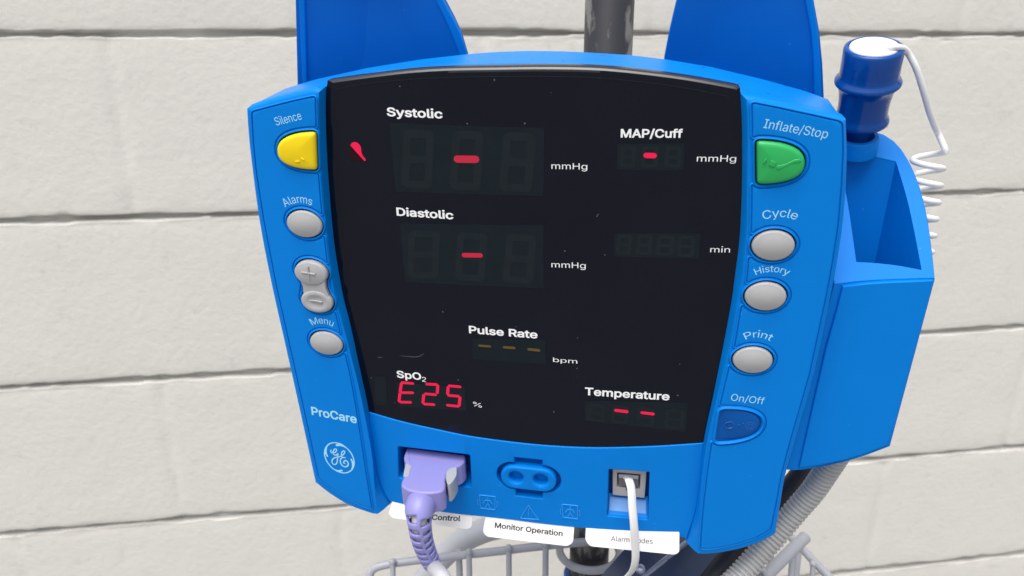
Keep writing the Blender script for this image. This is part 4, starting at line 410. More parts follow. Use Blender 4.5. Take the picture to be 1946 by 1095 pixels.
    'a': (765, '314,-17 280,-15 247,-10 215,-2 186,10 158,25 134,42 112,63 94,88 79,115 68,144 62,177 60,212 61,243 66,270 74,295 85,316 99,335 114,352 132,367 152,380 174,390 197,400 221,408 246,414 272,419 298,424 324,429 350,432 459,446 479,448 496,452 510,456 521,462 530,468 537,477 540,488 542,501 542,505 541,527 537,547 532,566 524,583 514,598 502,612 488,623 471,633 453,641 432,646 409,649 385,650 359,649 335,646 313,641 293,634 275,625 259,615 244,603 231,591 220,578 211,565 203,552 197,538 81,572 95,605 112,633 132,658 154,680 179,699 205,715 232,728 261,738 291,746 321,751 351,755 381,756 402,755 423,753 446,750 470,746 494,740 517,731 540,721 562,708 583,693 602,675 618,654 634,630 646,602 655,570 660,534 662,494 662,0 544,0 544,102 536,102 528,89 519,76 508,62 495,48 480,35 464,23 444,12 423,2 400,-6 374,-12 345,-16 335,89 367,91 397,96 424,104 448,115 470,129 488,145 504,163 518,183 528,204 536,226 540,248 542,271 542,373 537,369 530,365 521,361 510,358 498,354 484,351 470,348 455,346 394,337 345,330 324,327 303,323 283,318 264,312 246,304 230,296 216,286 203,274 193,260 186,244 182,226 181,206 182,188 185,171 192,156 200,142 211,130 224,119 239,110 255,103 273,97 292,93 313,90', '8,7,146 146,145,8 9,8,145 145,144,9 10,9,144 144,143,10 11,10,143 143,142,11 12,11,142 142,141,12 13,12,141 14,13,141 141,140,14 15,14,140 140,139,15 16,15,139 17,16,139 139,138,17 18,17,138 19,18,138 64,63,62 62,61,64 65,64,61 61,60,65 2,150,3 150,149,3 135,134,23 134,24,23 153,152,1 106,107,0 27,131,130 130,28,27 153,1,0 0,107,153 26,132,131 131,27,26 53,52,72 52,73,72 1,152,2 152,151,2 150,2,151 24,134,133 25,24,133 133,132,25 132,26,25 55,54,70 71,70,54 54,53,71 53,72,71 3,149,4 149,148,4 5,4,148 148,147,5 6,5,147 7,6,147 146,7,147 19,138,137 20,19,137 21,20,137 137,136,21 22,21,136 136,135,22 135,23,22 65,60,59 66,65,59 59,58,66 67,66,58 58,57,67 68,67,57 57,56,68 69,68,56 56,55,69 55,70,69 108,105,104 104,109,108 50,75,51 74,51,75 76,49,77 48,78,49 77,49,78 109,104,103 103,102,109 102,110,109 49,76,50 75,50,76 29,128,127 29,127,126 30,29,126 126,125,30 110,102,101 101,100,110 111,110,100 100,99,111 99,98,111 98,112,111 128,29,129 46,80,47 80,79,47 48,47,79 78,48,79 94,93,92 119,118,92 92,91,119 120,119,91 37,36,91 38,37,91 91,90,38 39,38,90 90,89,39 116,115,94 117,116,94 94,92,117 92,118,117 122,121,120 33,32,120 34,33,120 35,34,120 120,91,35 91,36,35 39,89,40 89,88,40 41,40,88 88,87,41 42,41,87 87,86,42 43,42,86 86,85,43 85,84,43 112,98,97 97,96,112 113,112,96 96,95,113 114,113,95 95,94,114 94,115,114 30,125,124 31,30,124 124,123,31 123,122,31 122,120,31 120,32,31 43,84,44 84,83,44 45,44,83 83,82,45 46,45,82 82,81,46 80,46,81 107,106,105 105,108,107 28,130,129 129,29,28 73,52,51 51,74,73'),
    'b': (834, '451,-16 418,-15 389,-10 362,-3 339,7 318,20 300,33 284,47 271,61 259,76 249,90 240,103 232,115 220,115 220,0 103,0 103,1000 223,1000 223,628 232,628 240,639 249,652 259,665 270,680 283,694 299,708 317,721 337,733 360,743 387,750 417,754 450,756 496,753 538,744 578,729 615,709 649,683 679,652 705,616 727,575 744,530 757,481 765,428 767,371 765,314 757,261 745,212 727,166 705,125 679,89 650,58 616,32 579,11 539,-4 496,-13 433,92 466,94 497,101 524,113 549,129 572,149 591,172 607,199 621,229 631,262 639,297 643,334 645,372 643,411 639,447 632,481 621,513 608,543 591,569 572,592 550,612 525,628 497,639 466,646 433,648 400,646 369,640 342,629 317,613 295,594 276,572 259,546 246,517 235,485 228,450 223,412 221,372 223,332 228,294 235,259 246,226 260,196 276,170 296,147 318,128 343,112 370,101 400,94', '15,14,13 91,90,15 16,15,90 93,92,15 91,15,92 89,18,90 16,90,18 13,12,96 96,95,13 95,94,13 15,13,94 93,15,94 18,89,88 88,87,18 87,86,18 86,19,18 2,102,3 101,3,102 3,101,4 5,4,101 100,5,101 28,27,81 81,80,28 80,29,28 5,100,6 7,6,100 8,7,100 99,8,100 23,83,82 24,23,82 25,24,82 26,25,82 82,81,26 81,27,26 8,99,9 10,9,99 99,98,10 11,10,98 12,11,98 98,97,12 96,12,97 19,86,85 85,84,19 20,19,84 21,20,84 84,83,21 22,21,83 83,23,22 16,18,17 55,1,0 79,31,30 54,57,56 32,78,77 54,56,0 55,0,56 31,79,78 78,32,31 76,75,34 33,76,34 57,54,53 58,57,53 53,52,58 52,59,58 76,33,77 32,77,33 47,46,63 64,63,46 46,45,64 65,64,45 45,44,65 66,65,44 44,43,66 67,66,43 68,67,43 43,42,68 69,68,42 42,41,69 70,69,41 41,40,70 71,70,40 40,39,71 59,52,51 51,50,59 60,59,50 50,49,60 61,60,49 49,48,61 62,61,48 48,47,62 47,63,62 71,39,72 39,38,72 73,72,38 38,37,73 74,73,37 37,36,74 75,74,36 36,35,75 34,75,35 102,2,1 1,55,102 79,30,80 29,80,30'),
    'c': (778, '407,-16 358,-13 312,-4 269,11 230,32 193,59 161,90 134,126 110,167 91,212 78,261 70,313 67,368 70,425 78,478 91,527 110,572 134,613 161,649 193,681 230,707 269,729 312,744 358,753 407,756 435,755 461,752 486,748 511,741 535,733 558,724 579,712 600,700 619,685 637,669 653,652 668,633 681,613 693,591 703,568 711,544 595,515 591,529 585,543 579,556 571,568 562,580 553,591 542,601 531,611 518,619 505,627 491,633 476,639 460,643 443,646 426,648 407,648 372,646 340,639 311,627 285,610 263,589 243,565 227,538 213,508 203,475 195,441 191,406 189,368 191,332 195,297 203,263 213,231 227,201 243,174 263,150 285,130 311,113 340,101 372,94 407,91 426,92 444,94 461,97 477,101 492,107 506,114 520,121 532,130 544,140 555,150 564,162 573,174 581,187 588,201 593,215 598,230 713,201 705,177 696,153 684,131 671,110 656,91 639,73 621,57 602,42 581,29 559,17 537,7 512,-1 487,-8 461,-12 435,-15', '8,7,74 74,73,8 9,8,73 73,72,9 10,9,72 72,71,10 11,10,71 71,70,11 12,11,70 69,12,70 12,69,68 13,12,68 68,67,13 14,13,67 67,66,14 15,14,66 66,65,15 16,15,65 65,64,16 17,16,64 2,79,3 79,78,3 60,59,21 59,22,21 0,81,1 80,1,81 58,57,23 24,56,25 113,83,82 25,56,55 113,82,0 81,0,82 56,24,57 23,57,24 1,80,2 79,2,80 22,59,58 58,23,22 3,78,4 78,77,4 5,4,77 77,76,5 6,5,76 76,75,6 7,6,75 74,7,75 17,64,63 18,17,63 63,62,18 19,18,62 62,61,19 20,19,61 61,60,20 60,21,20 84,112,111 111,85,84 85,111,110 110,86,85 52,28,53 27,53,28 86,110,109 87,86,109 109,108,87 108,88,87 51,50,30 30,29,51 52,51,29 28,52,29 103,102,93 94,93,102 102,101,94 95,94,101 101,100,95 96,95,100 100,99,96 97,96,99 99,98,97 40,39,41 42,41,39 39,38,42 43,42,38 38,37,43 44,43,37 37,36,44 88,108,107 89,88,107 107,106,89 90,89,106 106,105,90 91,90,105 105,104,91 92,91,104 104,103,92 103,93,92 44,36,45 36,35,45 46,45,35 35,34,46 47,46,34 34,33,47 48,47,33 33,32,48 49,48,32 32,31,49 50,49,31 30,50,31 83,113,112 112,84,83 53,27,54 27,26,54 55,54,26 25,55,26'),
    'd': (834, '384,-16 339,-13 296,-4 256,11 219,32 185,58 155,89 129,125 107,166 90,212 77,261 70,314 67,371 70,428 77,481 90,530 108,575 130,616 156,652 186,683 220,709 257,729 297,744 339,753 385,756 418,754 448,750 474,743 497,733 518,721 536,708 551,694 565,680 576,665 586,652 595,639 602,628 611,628 611,1000 731,1000 731,0 615,0 615,115 603,115 595,103 586,90 576,76 564,61 550,47 534,33 516,20 496,7 473,-3 446,-10 417,-15 402,92 435,94 465,101 492,112 517,128 539,147 559,170 575,196 589,226 599,259 607,294 611,332 613,372 611,412 607,450 599,485 589,517 576,546 559,572 540,594 518,613 493,629 465,640 435,646 402,648 368,646 337,639 309,628 284,612 262,592 243,569 226,543 213,513 203,481 195,447 191,411 189,372 191,334 195,297 203,262 213,229 227,199 243,172 263,149 285,129 310,113 338,101 369,94', '9,8,95 95,94,9 10,9,94 94,93,10 11,10,93 93,92,11 12,11,92 92,91,12 91,90,12 13,12,90 90,89,13 14,13,89 89,88,14 15,14,88 88,87,15 16,15,87 54,55,0 102,0,55 79,24,80 0,102,1 101,1,102 23,81,80 80,24,23 1,101,2 101,100,2 3,2,100 99,3,100 20,83,82 21,20,82 22,21,82 82,81,22 81,23,22 3,99,4 5,4,99 99,98,5 6,5,98 98,97,6 7,6,97 97,96,7 8,7,96 95,8,96 16,87,86 17,16,86 86,85,17 18,17,85 85,84,18 19,18,84 84,83,19 83,20,19 25,78,26 27,77,28 56,53,52 57,56,52 52,51,57 77,27,78 26,78,27 57,51,50 58,57,50 50,49,58 49,48,58 48,47,58 47,59,58 31,30,76 30,29,76 77,76,29 28,77,29 42,41,40 67,66,40 68,67,40 40,39,68 40,66,65 37,69,68 68,39,37 43,42,62 63,62,42 64,63,42 42,40,64 40,65,64 69,37,70 71,70,37 72,71,37 37,36,72 37,39,38 59,47,46 46,45,59 60,59,45 45,44,60 44,43,60 61,60,43 43,62,61 72,36,73 74,73,36 36,35,74 35,34,74 75,74,34 34,33,75 33,32,75 76,75,32 31,76,32 53,56,54 55,54,56 78,25,79 24,79,25'),
    'e': (794, '417,-16 364,-13 316,-4 271,11 230,32 193,59 161,90 133,126 109,167 91,212 78,260 70,312 67,367 70,423 78,475 91,524 109,569 132,611 159,647 190,679 226,706 266,728 308,743 354,753 403,756 434,754 464,751 493,744 522,735 551,723 578,709 603,691 628,670 650,646 670,619 687,588 702,554 714,516 723,475 728,430 730,381 730,333 147,333 147,434 664,434 609,397 607,433 603,467 596,498 585,528 572,555 556,578 538,599 516,617 492,631 465,641 436,647 403,649 371,647 341,641 313,630 288,616 265,598 245,578 228,555 214,530 203,503 195,474 190,445 189,415 189,349 190,309 196,273 205,239 217,209 233,182 251,158 273,138 297,121 324,108 353,98 384,92 417,91 439,91 460,94 480,98 499,104 516,111 532,120 547,131 561,143 573,157 584,172 593,189 601,207 717,179 707,151 694,124 678,100 659,77 637,57 612,38 585,22 555,9 524,-2 490,-10 454,-15 607,434 190,434 189,333', '11,10,42 12,11,42 42,43,12 13,12,43 14,13,43 15,14,43 9,8,73 73,72,9 10,9,72 42,10,72 72,71,42 70,69,42 43,42,69 68,67,43 15,43,67 67,66,15 16,15,66 66,65,16 17,16,65 3,78,4 78,77,4 62,61,20 61,21,20 80,79,2 22,60,59 59,23,22 81,1,0 0,82,81 57,24,58 80,2,1 1,81,80 23,59,58 58,24,23 2,79,3 78,3,79 21,61,60 60,22,21 4,77,5 77,76,5 6,5,76 76,75,6 7,6,75 75,74,7 8,7,74 73,8,74 17,65,64 18,17,64 64,63,18 19,18,63 63,62,19 62,20,19 106,84,83 25,56,26 84,106,105 105,85,84 26,56,55 55,27,26 85,105,104 86,85,104 104,103,86 103,87,86 30,29,53 54,53,29 29,28,54 55,54,28 27,55,28 40,39,44 39,38,44 38,37,44 97,96,93 94,93,96 96,95,94 41,45,70 41,40,45 40,44,45 46,45,44 44,37,47 48,47,37 37,36,48 49,48,36 36,35,49 87,103,102 88,87,102 102,101,88 89,88,101 101,100,89 90,89,100 100,99,90 91,90,99 99,98,91 92,91,98 98,97,92 97,93,92 49,35,50 35,34,50 34,33,50 51,50,33 33,32,51 52,51,32 32,31,52 53,52,31 30,53,31 106,83,0 82,0,83 69,70,45 45,46,69 56,25,57 24,57,25 42,71,109 70,42,109 44,47,107 46,44,107 43,69,108 68,43,108 69,46,107 107,108,69 41,70,109'),
    'f': (499, '448,746 448,643 13,643 13,746 158,0 158,848 160,879 166,907 175,932 188,955 204,975 222,993 243,1008 266,1020 290,1029 316,1036 342,1040 368,1042 388,1041 406,1040 422,1038 437,1036 450,1033 461,1030 470,1027 477,1024 447,921 422,928 414,929 405,931 394,931 383,932 357,930 336,925 318,916 303,904 292,889 285,870 280,848 279,823 279,0 158,643 158,746 279,746 279,643', '41,44,42 44,41,40 39,38,5 6,5,38 38,37,6 7,6,37 8,7,37 37,36,8 9,8,36 10,9,36 36,35,10 11,10,35 35,12,11 16,32,17 30,29,19 18,31,30 30,19,18 17,32,31 31,18,17 27,21,28 20,28,21 25,24,26 27,26,24 24,23,27 23,22,27 21,27,22 28,20,29 19,29,20 12,35,34 13,12,34 14,13,34 34,33,14 15,14,33 33,32,15 32,16,15 42,43,39 4,40,41 3,2,41 42,3,41 39,5,42 1,0,43 44,1,43 43,42,44'),
    'g': (836, '407,-296 367,-295 330,-291 295,-284 263,-274 234,-263 207,-249 183,-234 162,-216 143,-198 126,-178 112,-158 99,-136 199,-80 208,-92 217,-104 227,-117 239,-130 252,-142 267,-154 284,-164 303,-173 325,-181 349,-187 377,-190 407,-191 450,-189 489,-180 524,-167 555,-148 580,-123 598,-92 608,-55 612,-11 612,134 602,134 594,122 585,109 575,96 563,82 550,67 534,54 516,42 496,31 473,21 446,15 416,11 383,9 339,12 298,20 259,34 221,52 187,76 157,105 131,139 108,177 90,220 77,268 70,320 67,376 70,432 77,484 90,532 108,577 130,617 157,652 187,683 221,709 258,729 298,744 340,753 385,756 418,754 448,750 475,743 498,733 519,721 537,708 553,695 566,680 578,665 588,652 597,639 605,627 615,627 615,746 732,746 732,-17 729,-64 721,-106 708,-143 689,-177 665,-205 637,-230 606,-251 571,-267 533,-280 493,-289 451,-294 403,116 436,118 466,124 493,134 518,148 540,165 559,186 576,210 590,238 600,269 608,302 613,339 614,379 613,417 608,454 601,487 590,519 576,547 560,573 541,595 519,614 494,629 466,640 436,646 403,648 369,646 338,639 310,628 285,612 263,593 243,570 227,545 213,516 203,484 195,451 191,416 189,379 191,340 195,305 203,272 214,241 227,213 244,188 264,167 286,149 311,135 339,124 369,118', '11,10,15 15,14,11 14,13,11 12,11,13 56,55,139 139,138,56 57,56,138 138,137,57 58,57,137 137,136,58 59,58,136 136,135,59 135,134,59 60,59,134 134,133,60 61,60,133 133,132,61 62,61,132 132,131,62 63,62,131 4,20,5 20,19,5 145,144,49 69,126,125 47,99,146 23,1,24 47,146,48 70,124,71 1,23,2 22,2,23 145,49,48 48,146,145 124,70,125 69,125,70 2,22,3 22,21,3 4,3,21 20,4,21 49,144,50 143,50,144 68,127,126 126,69,68 5,19,6 7,6,19 19,18,7 8,7,18 18,17,8 9,8,17 17,16,9 10,9,16 15,10,16 50,143,51 52,51,143 143,142,52 53,52,142 142,141,53 54,53,141 141,140,54 55,54,140 139,55,140 63,131,130 64,63,130 130,129,64 65,64,129 129,128,65 66,65,128 128,127,66 67,66,127 127,68,67 122,73,72 45,100,46 122,72,123 26,98,97 97,27,26 25,0,98 98,26,25 100,45,44 44,101,100 121,74,122 73,122,74 78,77,120 76,120,77 27,97,96 96,28,27 101,44,43 43,42,101 102,101,42 42,41,102 41,40,102 40,39,102 39,103,102 120,76,121 76,75,121 74,121,75 85,84,86 89,88,32 33,32,88 88,87,33 34,33,87 109,34,87 110,109,87 111,110,87 87,86,111 112,111,86 113,112,86 93,92,30 92,91,30 31,30,91 91,90,31 90,89,31 89,32,31 106,35,34 107,106,34 108,107,34 34,109,108 113,86,114 86,84,114 115,114,84 116,115,84 83,116,84 28,96,95 95,94,28 29,28,94 94,93,29 93,30,29 103,39,38 38,37,103 104,103,37 37,36,104 36,35,104 105,104,35 35,106,105 116,83,117 118,117,83 83,82,118 82,81,118 119,118,81 81,80,119 80,79,119 120,119,79 78,120,79 24,1,0 0,25,24 99,47,46 46,100,99 71,124,123 123,72,71'),
    'i': (328, '103,0 103,746 223,746 223,0 164,870 148,872 133,876 119,883 106,894 95,906 87,919 83,934 81,950 83,966 87,981 95,994 106,1006 119,1017 133,1024 148,1028 164,1030 181,1028 197,1024 211,1017 224,1006 235,994 242,981 247,966 248,950 247,934 242,919 235,906 224,894 211,883 197,876 181,872', '11,10,9 12,11,9 13,12,15 15,14,13 16,8,7 7,17,16 18,6,5 5,19,18 17,7,6 6,18,17 12,9,8 8,16,12 15,12,16 35,22,21 23,34,33 22,35,34 34,23,22 30,29,31 29,28,31 32,31,28 24,32,28 25,24,28 28,27,25 27,26,25 23,33,32 32,24,23 1,0,3 3,2,1 35,21,4 21,20,4 5,4,20 19,5,20'),
    'l': (372, '274,-5 233,-2 198,6 169,20 145,40 127,64 114,93 106,127 103,166 103,1000 223,1000 223,194 224,170 227,151 231,135 236,122 244,114 255,107 270,103 287,102 315,103 334,107 355,5 318,-2 307,-3 296,-4 285,-5', '6,5,14 7,6,14 14,13,7 8,7,13 13,12,8 12,11,8 9,8,11 11,10,9 0,18,1 18,17,1 19,25,24 20,23,22 22,21,20 23,20,24 19,24,20 25,19,26 0,26,19 18,0,19 1,17,2 17,16,2 3,2,16 4,3,16 16,15,4 5,4,15 14,5,15'),
    'm': (1199, '103,0 103,746 220,746 221,581 211,581 220,609 231,635 245,659 260,680 278,698 297,715 317,728 338,739 361,748 384,754 407,758 431,759 470,756 506,747 537,731 565,709 588,682 607,652 621,617 631,579 614,579 622,606 633,631 646,653 663,674 681,693 702,710 724,725 748,737 774,747 801,754 829,758 858,759 890,757 921,752 950,743 977,731 1003,715 1025,695 1045,672 1063,646 1077,615 1087,581 1093,543 1095,501 1095,0 974,0 974,499 972,536 963,568 949,594 929,615 905,630 880,641 852,647 823,650 798,648 776,644 755,638 736,629 718,617 703,603 690,588 679,570 670,551 664,531 660,509 659,486 659,0 539,0 539,511 536,540 529,567 516,591 497,611 475,628 450,640 422,647 392,650 370,648 350,645 329,638 310,629 291,618 275,604 260,587 247,568 237,547 229,523 225,497 223,468 223,0 221,610 623,609', '3,5,4 1,4,5 96,95,0 1,0,95 4,1,95 95,94,4 94,93,4 93,92,4 3,4,92 1,5,2 7,89,88 8,7,88 88,87,8 9,8,87 87,86,9 86,10,9 3,92,91 91,90,3 90,89,6 89,7,6 14,83,15 13,84,83 83,14,13 82,81,17 16,82,17 15,83,82 82,16,15 75,25,76 77,76,25 78,77,25 25,23,78 23,22,78 22,21,78 78,21,79 21,20,79 80,79,20 20,19,80 19,18,80 81,80,18 17,81,18 10,86,85 11,10,85 12,11,85 85,84,12 84,13,12 70,69,24 69,68,24 62,61,33 34,33,61 61,35,34 31,64,63 32,31,63 63,62,32 62,33,32 24,68,67 67,66,27 28,27,66 66,65,28 29,28,65 30,29,65 65,64,30 64,31,30 36,60,59 58,38,59 38,37,59 36,59,37 39,57,40 57,39,58 38,58,39 52,51,50 50,49,52 49,48,52 53,52,48 48,47,53 53,47,54 47,46,54 46,45,54 55,54,45 45,44,55 44,43,55 56,55,43 43,42,56 42,41,56 57,56,41 40,57,41 35,61,60 60,36,35 73,72,74 75,74,72 72,71,75 25,75,71 71,70,25 70,24,25 24,26,25 23,25,26 26,24,98 3,90,6 97,3,6 5,3,97 2,5,97 24,67,27 98,24,27 23,26,98'),
    'n': (805, '223,446 223,0 103,0 103,746 219,746 220,565 201,565 220,613 243,653 269,686 299,712 332,731 368,745 406,753 447,756 484,754 518,748 550,738 580,724 607,707 631,685 652,660 669,631 684,597 694,560 700,518 702,472 702,0 582,0 582,462 579,504 571,540 556,572 537,598 512,620 483,635 450,644 413,647 387,646 362,641 338,634 316,624 296,611 278,595 262,577 248,556 237,532 230,506 225,477 220,612', '1,0,2 3,2,0 6,3,0 0,48,6 48,47,6 47,46,6 5,6,46 3,6,4 39,38,11 38,12,11 9,42,41 41,40,9 10,9,40 40,39,10 39,11,10 5,46,45 45,44,5 7,5,44 44,43,7 8,7,43 43,42,8 42,9,8 13,37,14 36,35,15 14,37,36 36,15,14 34,17,35 17,16,35 15,35,16 29,28,27 27,26,29 30,29,26 26,25,30 25,24,30 30,24,31 24,23,31 32,31,23 23,22,32 22,21,32 33,32,21 21,20,33 20,19,33 34,33,19 19,18,34 17,34,18 12,38,37 37,13,12 5,7,49 6,5,49 4,6,49'),
    'o': (816, '407,-16 358,-13 312,-4 269,11 230,32 193,59 161,90 134,126 110,167 91,212 78,261 70,313 67,368 70,425 78,478 91,527 110,572 134,613 161,649 193,681 230,707 269,729 312,744 358,753 407,756 457,753 504,744 547,729 587,707 623,681 655,649 683,613 706,572 725,527 738,478 746,425 749,368 746,313 738,261 725,212 706,167 683,126 655,90 623,59 587,32 547,11 504,-4 457,-13 407,91 443,94 476,101 505,113 531,130 554,150 574,174 590,201 604,231 614,263 622,297 626,332 628,368 626,405 622,441 614,475 604,507 590,538 574,565 554,589 531,610 505,627 476,639 443,646 407,648 372,646 340,639 311,627 285,610 263,589 243,565 227,538 213,508 203,475 195,441 191,406 189,368 191,332 195,297 203,263 213,231 227,201 243,174 263,150 285,130 311,113 340,101 372,94', '9,8,88 88,87,9 10,9,87 87,86,10 11,10,86 86,85,11 12,11,85 85,84,12 84,83,12 13,12,83 83,82,13 14,13,82 82,81,14 15,14,81 81,80,15 16,15,80 0,48,1 95,1,48 1,95,2 94,2,95 22,74,73 73,23,22 2,94,3 94,93,3 4,3,93 92,4,93 20,76,75 21,20,75 75,74,21 74,22,21 4,92,5 92,91,5 6,5,91 91,90,6 7,6,90 90,89,7 8,7,89 88,8,89 16,80,79 17,16,79 79,78,17 18,17,78 78,77,18 19,18,77 77,76,19 76,20,19 24,72,71 71,25,24 49,47,46 46,50,49 70,26,71 25,71,26 50,46,45 51,50,45 45,44,51 44,52,51 68,28,69 28,27,69 70,69,27 26,70,27 40,39,56 57,56,39 39,38,57 58,57,38 38,37,58 59,58,37 37,36,59 60,59,36 61,60,36 36,35,61 62,61,35 35,34,62 63,62,34 34,33,63 64,63,33 33,32,64 52,44,43 53,52,43 43,42,53 54,53,42 42,41,54 55,54,41 41,40,55 40,56,55 64,32,65 32,31,65 66,65,31 31,30,66 67,66,30 30,29,67 68,67,29 28,68,29 47,49,0 48,0,49 23,73,72 72,24,23'),
    'p': (834, '103,-281 103,746 220,746 220,628 232,628 240,639 248,652 258,665 270,680 283,694 299,708 317,721 337,733 360,743 387,750 417,754 450,756 496,753 538,744 578,729 615,709 649,683 679,652 705,616 727,575 744,530 757,481 765,428 767,371 765,314 757,261 745,212 727,166 705,125 679,89 650,58 616,32 579,11 539,-4 496,-13 451,-16 418,-15 389,-10 362,-3 339,7 319,20 301,33 285,47 271,61 259,76 249,90 240,103 232,115 223,115 223,-281 433,92 466,94 497,101 524,113 549,129 572,149 591,172 607,199 621,229 631,262 639,297 643,334 645,372 643,411 639,447 632,481 621,513 608,543 591,569 572,592 550,612 525,628 497,639 466,646 433,648 400,646 369,640 342,629 317,613 295,594 276,572 259,546 246,517 235,485 228,450 223,412 221,372 223,332 228,294 235,259 246,226 260,196 276,170 296,147 318,128 343,112 370,101 400,94', '91,90,1 1,3,2 92,53,93 53,92,0 1,0,92 91,1,92 1,90,89 0,54,53 53,52,96 96,95,53 95,94,53 93,53,94 1,89,88 3,1,88 88,87,3 87,86,3 86,4,3 42,102,43 101,43,102 43,101,44 45,44,101 100,45,101 13,12,81 81,80,13 80,14,13 45,100,46 47,46,100 48,47,100 99,48,100 8,83,82 9,8,82 10,9,82 11,10,82 82,81,11 81,12,11 48,99,49 50,49,99 99,98,50 51,50,98 52,51,98 98,97,52 96,52,97 4,86,85 85,84,4 5,4,84 6,5,84 84,83,6 7,6,83 83,8,7 55,41,40 79,16,15 39,57,56 17,78,77 39,56,40 55,40,56 16,79,78 78,17,16 76,75,19 18,76,19 57,39,38 58,57,38 38,37,58 37,59,58 76,18,77 17,77,18 32,31,63 64,63,31 31,30,64 65,64,30 30,29,65 66,65,29 29,28,66 67,66,28 68,67,28 28,27,68 69,68,27 27,26,69 70,69,26 26,25,70 71,70,25 25,24,71 59,37,36 36,35,59 60,59,35 35,34,60 61,60,34 34,33,61 62,61,33 33,32,62 32,63,62 71,24,72 24,23,72 73,72,23 23,22,73 74,73,22 22,21,74 75,74,21 21,20,75 19,75,20 102,42,41 41,55,102 79,15,80 14,80,15'),
    'r': (509, '103,0 103,746 219,746 219,631 227,631 239,658 255,682 276,703 300,722 327,737 355,748 386,754 419,756 451,756 479,754 479,634 452,638 441,639 430,640 419,640 407,640 381,639 357,635 334,628 313,618 293,606 276,592 260,576 247,557 237,537 229,515 225,491 223,466 223,0', '3,2,1 33,32,0 1,0,32 32,31,1 25,6,5 1,31,30 3,1,30 30,29,3 29,28,3 28,27,3 4,3,27 27,26,4 26,25,4 25,5,4 21,11,10 8,23,22 9,8,22 22,21,9 21,10,9 18,12,19 20,19,12 16,15,14 13,17,16 16,14,13 17,13,18 12,18,13 11,21,20 20,12,11 6,25,24 7,6,24 24,23,7 23,8,7'),
    's': (717, '358,-16 320,-15 285,-10 252,-3 220,7 192,20 166,35 142,53 121,74 104,98 89,125 78,154 70,185 185,209 194,181 207,156 224,135 244,118 268,106 294,97 324,91 356,89 393,91 426,98 455,108 481,122 501,140 515,159 524,180 527,202 525,221 520,238 511,253 499,267 484,279 465,289 443,298 417,305 293,334 246,348 205,365 170,385 142,409 120,436 104,467 95,501 92,538 94,570 101,599 112,626 128,652 147,675 170,695 197,713 226,728 258,740 293,749 329,754 368,756 405,754 439,750 470,742 499,732 525,719 548,704 569,687 588,667 603,645 617,622 628,596 637,570 527,545 519,566 508,585 494,603 477,620 456,635 431,645 402,652 368,654 336,652 307,646 281,636 257,623 238,606 224,588 216,567 213,545 215,525 221,507 230,492 244,478 261,466 282,456 308,446 338,438 451,411 499,398 540,381 574,360 602,337 623,310 639,280 648,246 651,209 649,177 642,147 630,119 614,93 594,68 570,47 542,29 511,13 476,0 439,-9 400,-14', '9,8,15 10,9,15 15,14,10 11,10,14 14,13,11 12,11,13 45,44,88 46,45,88 88,87,46 47,46,87 87,86,47 48,47,86 49,48,86 0,21,1 20,1,21 1,20,2 19,2,20 95,94,38 56,81,80 80,57,56 2,19,3 18,3,19 38,94,39 94,93,39 54,83,82 55,54,82 82,81,55 81,56,55 3,18,4 18,17,4 5,4,17 6,5,17 17,16,6 7,6,16 8,7,16 15,8,16 39,93,40 93,92,40 92,91,40 41,40,91 42,41,91 91,90,42 43,42,90 90,89,43 44,43,89 88,44,89 49,86,85 50,49,85 51,50,85 85,84,51 52,51,84 84,83,52 53,52,83 83,54,53 78,59,79 58,79,59 22,115,114 114,23,22 36,96,37 77,60,78 59,78,60 61,76,62 23,114,113 24,23,113 113,112,24 112,25,24 35,97,36 96,36,97 76,61,77 60,77,61 109,108,27 108,107,27 28,27,107 107,106,28 106,105,28 29,28,105 105,104,29 30,29,104 104,103,30 103,102,30 31,30,102 102,101,31 70,69,71 72,71,69 69,68,72 25,112,111 111,110,25 26,25,110 110,109,26 109,27,26 31,101,32 101,100,32 33,32,100 100,99,33 34,33,99 99,98,34 35,34,98 97,35,98 72,68,73 68,67,73 67,66,73 74,73,66 66,65,74 75,74,65 65,64,75 64,63,75 76,75,63 62,76,63 21,0,115 115,22,21 95,38,37 37,96,95 57,80,79 79,58,57'),
    't': (447, '401,746 401,643 13,643 13,746 128,926 248,926 248,192 249,169 253,150 259,133 267,120 279,111 294,104 313,99 335,98 364,100 397,105 419,3 409,1 399,-2 389,-4 377,-5 365,-7 354,-7 342,-8 331,-8 285,-5 245,4 210,20 181,42 158,69 141,102 131,140 128,183 248,746 248,643 128,643 128,746', '28,27,11 11,10,28 28,10,29 30,29,10 10,9,30 31,30,9 9,8,31 32,31,8 8,7,32 33,32,7 7,6,33 35,36,6 25,13,26 12,26,13 14,24,23 23,15,14 24,14,25 13,25,14 19,18,16 18,17,16 15,23,22 22,21,15 21,20,15 20,19,15 19,16,15 26,12,27 11,27,12 34,37,35 37,34,5 1,0,34 35,1,34 33,6,36 3,2,36 37,3,36 36,35,37 5,4,37'),
